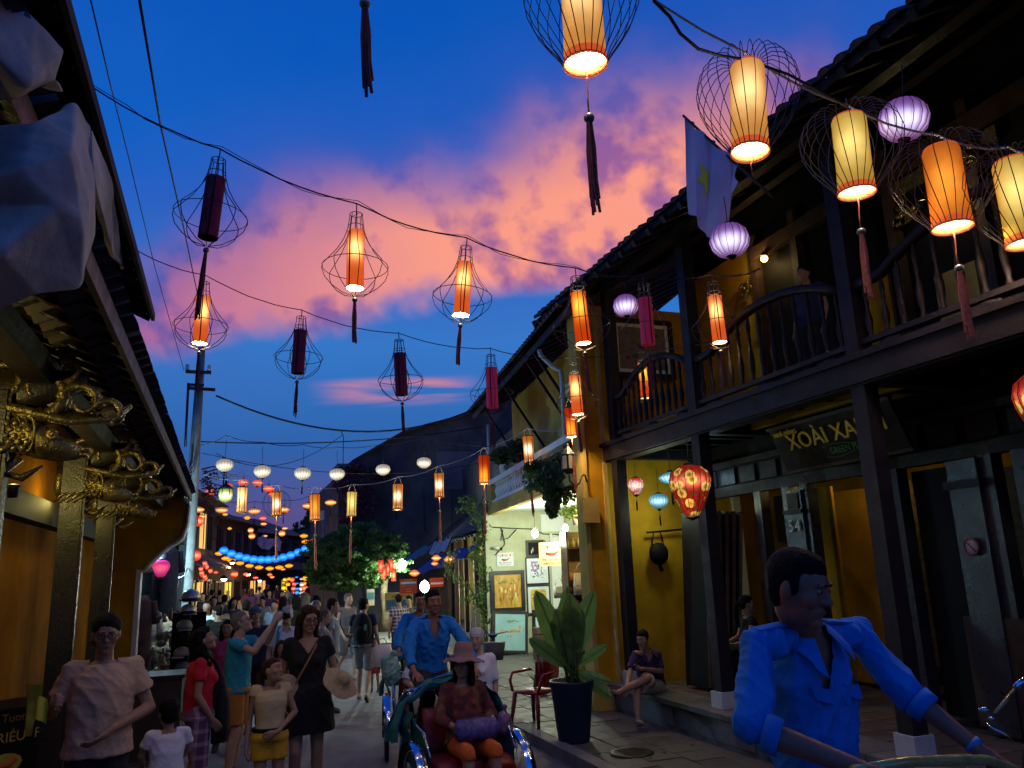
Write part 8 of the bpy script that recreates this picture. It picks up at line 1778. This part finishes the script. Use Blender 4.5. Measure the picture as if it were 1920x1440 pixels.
# handle of something parked on the right pavement behind the cyclo: basket bicycle
bk2 = thing('basket_bicycle', 'bicycle with a dark wire front basket parked behind the nearer cyclo', 'bicycle', PY(928, 1320, 13.1)*1.0, R_(163))
bk2.location.z = .1; wheel(bk2, (0, .5, .32), .32, (1, 0, 0)); wheel(bk2, (0, -.55, .32), .32, (1, 0, 0)); mb = MB(); z0 = .62
mb.loft([((0, .62, z0), (1, 0, 0), (0, 1, 0), .14, .11, .5), ((0, .62, z0+.26), (1, 0, 0), (0, 1, 0), .19, .15, .5)], 20); o = mb.build('basket', mat('basket_mesh', (.10, .10, .10), .6), bk2); 
MB().tube([(-.26, .20, 1.0), (-.22, .38, 1.02), (0, .42, .98), (.22, .38, 1.02), (.26, .20, 1.0)], .012, 6).build('handlebar', M_chrome, bk2); MB().tube([(0, .42, .98), (0, .5, .32)], .014, 6).build('fork', M_steel, bk2); MB().tube([(0, .44, .7), (0, -.1, .4), (0, -.22, .9)], .016, 6).build('frame_tube', M_steel, bk2); MB().tube([(0, -.1, .4), (0, -.55, .32)], .012, 6).build('frame_tube', M_steel, bk2); MB().ell((0, -.22, .92), (.08, .13, .035), 10, 6).build('saddle', M_black, bk2)
# ================================================================== seated man on the step
Yb = 9.75
J = {k: PY(*v) for k, v in dict(pel=(1224, 1290, 9.9), waist=(1222, 1272, 9.9), chest=(1216, 1248, 9.8), neck=(1211, 1222, 9.72), head=(1205, 1198, 9.62), shL=(1233, 1228, 9.78), shR=(1192, 1226, 9.70), elL=(1238, 1259, 9.70), wrL=(1206, 1254, 9.45), elR=(1181, 1262, 9.60), wrR=(1176, 1284, 9.42), hipL=(1232, 1288, 9.82), hipR=(1215, 1288, 9.85), knL=(1194, 1288, 9.46), anL=(1196, 1346, 9.38), knR=(1214, 1271, 9.42), anR=(1162, 1297, 9.36)).items()}
J['hipL'], J['hipR'] = J['hipL'], J['hipR']
J.update(hf=Vector((-.75, -.62, -.22)), hu=Vector((0, 0, 1)), tf=Vector((-.62, -.78, 0)), ffL=Vector((-.15, -1, 0)), ffR=Vector((-1, -.2, -.1)), hdL=Vector((-1, -.3, .1)), hdR=Vector((-.5, -.3, -.8)), s=.98, hs=.98, female=False, handL='grip', pnL=Vector((0, 0, 1)))
t = person('man in a violet polo shirt sitting cross-legged on the step looking at his phone', J, SK_t, .009, base=Vector((5.35, 9.85, .46))); top(t, J, C_purp, .8, -.15, 1.1, vneck=.08, vox=.009, wr=.4, seed=31); bottoms(t, J, C_khaki, .85, 1.12, vox=.009); hair(t, J, HR_b, 'short'); collar(t, J, C_purp)
shoes(t, dict(J, knR=J['knL'], anR=J['anL']+Vector((0, 0, -3))) if False else J, mat('brown_sandal', (.08, .04, .03), .7), True)
ph = thing('phone', 'dark phone in the hand of the seated man', 'phone', J['wrL']+Vector((-.10, -.02, .05)), .5); MB().box((0, 0, 0), (.075, .012, .14), Matrix.Rotation(.9, 3, 'X')).build('phone_body', M_black, ph)
J = {k: Vector(v) for k, v in dict(pel=(7.4, 8.9, .95), waist=(7.4, 8.9, 1.08), chest=(7.38, 8.88, 1.25), neck=(7.36, 8.86, 1.42), head=(7.34, 8.84, 1.57), shL=(7.4, 9.03, 1.38), shR=(7.3, 8.7, 1.38), elL=(7.35, 9.1, 1.15), wrL=(7.1, 9.0, 1.1), elR=(7.2, 8.65, 1.15), wrR=(7.0, 8.7, 1.1), hipL=(7.38, 9., .93), hipR=(7.36, 8.8, .93), knL=(7.0, 9., .93), anL=(7.0, 9., .55), knR=(7.0, 8.8, .93), anR=(7.0, 8.8, .55)).items()}
px_ = PY(1400, 1133, 9.0); dv = px_-J['head']
for k in J: J[k] = J[k]+Vector((dv.x, dv.y, dv.z))
J.update(hf=Vector((.9, -.3, 0)), hu=Vector((0, 0, 1)), tf=Vector((-.9, -.3, 0)), ffL=Vector((-1, 0, 0)), ffR=Vector((-1, 0, 0)), s=.95, hs=1., female=True)
t = person('woman with black ponytail seated inside the dim yellow room', J, SK_t, .012, base=Vector((px_.x, px_.y, .46))); top(t, J, C_black, .3, -.2, 1., vox=.012, wr=.3); bottoms(t, J, C_dark, 2, 1.); hair(t, J, HR_b, 'pony')
st2 = thing('stool', 'dark wooden stool under the seated woman inside the room', 'stool', (J['pel'].x, J['pel'].y, .46)); hgt = J['pel'].z-.46-.10; MB().box((0, 0, hgt), (.36, .36, .04)).build('seat', M_wood, st2)
for a in (-.14, .14):
    for b in (-.14, .14): MB().tube([(a, b, 0), (a*.9, b*.9, hgt)], .018, 6).build('leg', M_wood, st2)
# shadowy guests behind the balcony rail
for k, (px, py, Yd, m, hd) in enumerate(((1510, 520, 7.2, C_navy, 100),)):
    p = PY(px, py, Yd); J = stdJ(Vector((min(6.9, p.x), Yd, 3.93)), hd, 1.60, None, k == 1); t = person('dim guest in navy standing behind the balcony balusters', J, SK_t, .02, base=Vector((min(6.9, p.x), Yd, 3.93)), face=False); top(t, J, m, .6, -.3, 1.1, vox=.02); bottoms(t, J, C_dark, 2, 1.1, .02); hair(t, J, HR_b, 'full', .02)
# ================================================================== foreground cyclo driver at the right
YY = 2.35
J = {k: PY(*v) for k, v in dict(head=(1497, 1103, 2.31), neck=(1506, 1182, 2.42), chest=(1522, 1320, 2.50), waist=(1535, 1440, 2.52), pel=(1545, 1530, 2.58), shR=(1420, 1208, 2.34), shL=(1606, 1190, 2.52), elR=(1412, 1365, 2.20), wrR=(1640, 1452, 1.98), elL=(1702, 1300, 2.38), wrL=(1838, 1408, 2.20), hipR=(1500, 1545, 2.52), hipL=(1595, 1545, 2.62), knR=(1640, 1660, 2.15), knL=(1750, 1640, 2.40), anR=(1600, 1900, 2.2), anL=(1700, 1850, 2.45)).items()}
J['pel'].z = max(J['pel'].z, 1.28)
J.update(hf=Vector((.42, -.86, -.24)), hu=Vector((.0, 0, 1)), tf=Vector((.35, -.93, -.1)), ffL=Vector((.8, -.5, 0)), ffR=Vector((.8, -.5, 0)), hdL=Vector((.75, -.35, -.55)), hdR=Vector((.9, -.2, -.3)), s=.99, hs=1.08, female=False, handL='grip', handR='grip', pnL=Vector((-.2, -.2, -1)), pnR=Vector((0, 0, -1)))
t = person('cyclo driver in a wrinkled cobalt shirt close by at the right, reaching for the bar', J, SK_r, .0055, base=Vector((J['pel'].x, J['pel'].y, 0))); top(t, J, C_blue, 1.1, -.15, 1.04, vneck=.18, vox=.006, wr=.9, seed=41, neckw=.072); bottoms(t, J, C_dark, 2, 1.1); hair(t, J, HR_b, 'short', .006); collar(t, J, C_blue, leaf=.105); shirt_trim(t, J, C_blue)
for q in ('L', 'R'): 
    d_ = (J['wr'+q]-J['el'+q]).normalized(); a = J['el'+q]+d_*.03; MB().tube([a, a+d_*.05], 0, 18, True, [.058, .056]).build('rolled_cuff', C_blue, t, world=True)
d_ = (J['wrL']-J['elL']).normalized(); MB().tube([J['wrL']-d_*.035, J['wrL']-d_*.012], 0, 16, True, [.033, .031]).build('wrist_band', mat('blue_band', (.05, .25, .6), .5), t, world=True)
CY3 = thing('cyclo', 'nearest cyclo at the lower right corner showing only its yellow-lit push bar', 'cyclo', (J['pel'].x, J['pel'].y, 0), 0, 'cyclos in the street')
M_ybar = mat('yellow_lit_bar', (.62, .50, .16), .25, metal=.3)  # yellow light falling on the bar put into its colour
a = PY(1600, 1446, 1.98); b = PY(1700, 1428, 2.02); c = PY(1810, 1424, 2.06); d = PY(1850, 1425, 2.1); e = PY(1900, 1442, 2.14); f_ = PY(1940, 1470, 2.2)
MB().tube([a, b, c, d, e, f_, f_+Vector((.1, 0, -.15))], .016, 10).build('push_bar', M_ybar, CY3, world=True)
MB().tube([a, a+Vector((-.04, .1, -.5)), a+Vector((0, .2, -.9))], .016, 8).build('bar_post', M_chrome, CY3, world=True); MB().tube([f_, f_+Vector((.1, .1, -.9))], .016, 8).build('bar_post', M_chrome, CY3, world=True)
px0 = J['pel']; wheel(CY3, (-.35, .25, .34), .34, (.3, 1, 0)); MB().tube([px0+Vector((0, 0, -.06)), Vector((px0.x, px0.y, .45))], .02, 8).build('seat_post', M_chrome, CY3, world=True); MB().ell(px0+Vector((0, 0, -.13)), (.14, .11, .04), 12, 6).build('saddle', M_black, CY3, world=True)
MB().tube([Vector((px0.x, px0.y, .45)), Vector((px0.x+.7, px0.y-.25, .5))], .02, 8).build('frame_tube', M_chrome, CY3, world=True); MB().tube([Vector((px0.x, px0.y, .45)), Vector((px0.x-.35, px0.y+.25, .34))], .014, 8).build('frame_tube', M_chrome, CY3, world=True)
for sy in (-.45, .45): wheel(CY3, (.95, -.3+sy, .34), .34, (.3, 1, 0))
# motorbike handle at the right edge
mk_ = thing('motorbike', 'parked motorbike in shadow at the right edge showing chrome handlebar and brake lever', 'motorbike', PY(1925, 1420, 2.9)*1.0); b0 = Vector(mk_.location); mk_.location.z = 0
pq = [PY(1925, 1272, 2.75), PY(1912, 1280, 2.75), PY(1904, 1290, 2.75)]; MB().tube([pq[0]+Vector((.1, 0, 0))]+pq, .014, 10).build('handlebar', M_chr2, mk_, world=True)
MB().tube([PY(1904, 1290, 2.75), PY(1886, 1314, 2.74), PY(1866, 1338, 2.73)], 0, 8, True, [.008, .010, .008]).build('grip_rod', mat('brass_rod', (.35, .26, .12), .35, metal=.8), mk_, world=True)
MB().ell(PY(1846, 1330, 2.7), (.028, .02, .012), 12, 8).build('lever_clamp', M_chr2, mk_, world=True); MB().ell(PY(1860, 1347, 2.72), (.016, .012, .008), 10, 6).build('switch_box', M_chr2, mk_, world=True)
MB().tube([PY(1850, 1356, 2.7), PY(1862, 1366, 2.68), PY(1880, 1374, 2.66), PY(1900, 1388, 2.64)], 0, 6, True, [.003, .005, .006, .002]).build('brake_lever', M_chrome, mk_, world=True)
q = PY(1925, 1330, 2.8); mb = MB(); mb.cap(q+Vector((.1, 0, -.25)), q+Vector((.2, .05, -.75)), .12, .2); mb.cap(q+Vector((.2, .1, -.55)), q+Vector((.9, .4, -.6)), .12, .14); mb.build('fairing', M_black, mk_, world=True); wheel(mk_, (.15, -.05, .28), .28, (.5, 1, 0)); wheel(mk_, (1.1, .45, .28), .28, (.5, 1, 0))
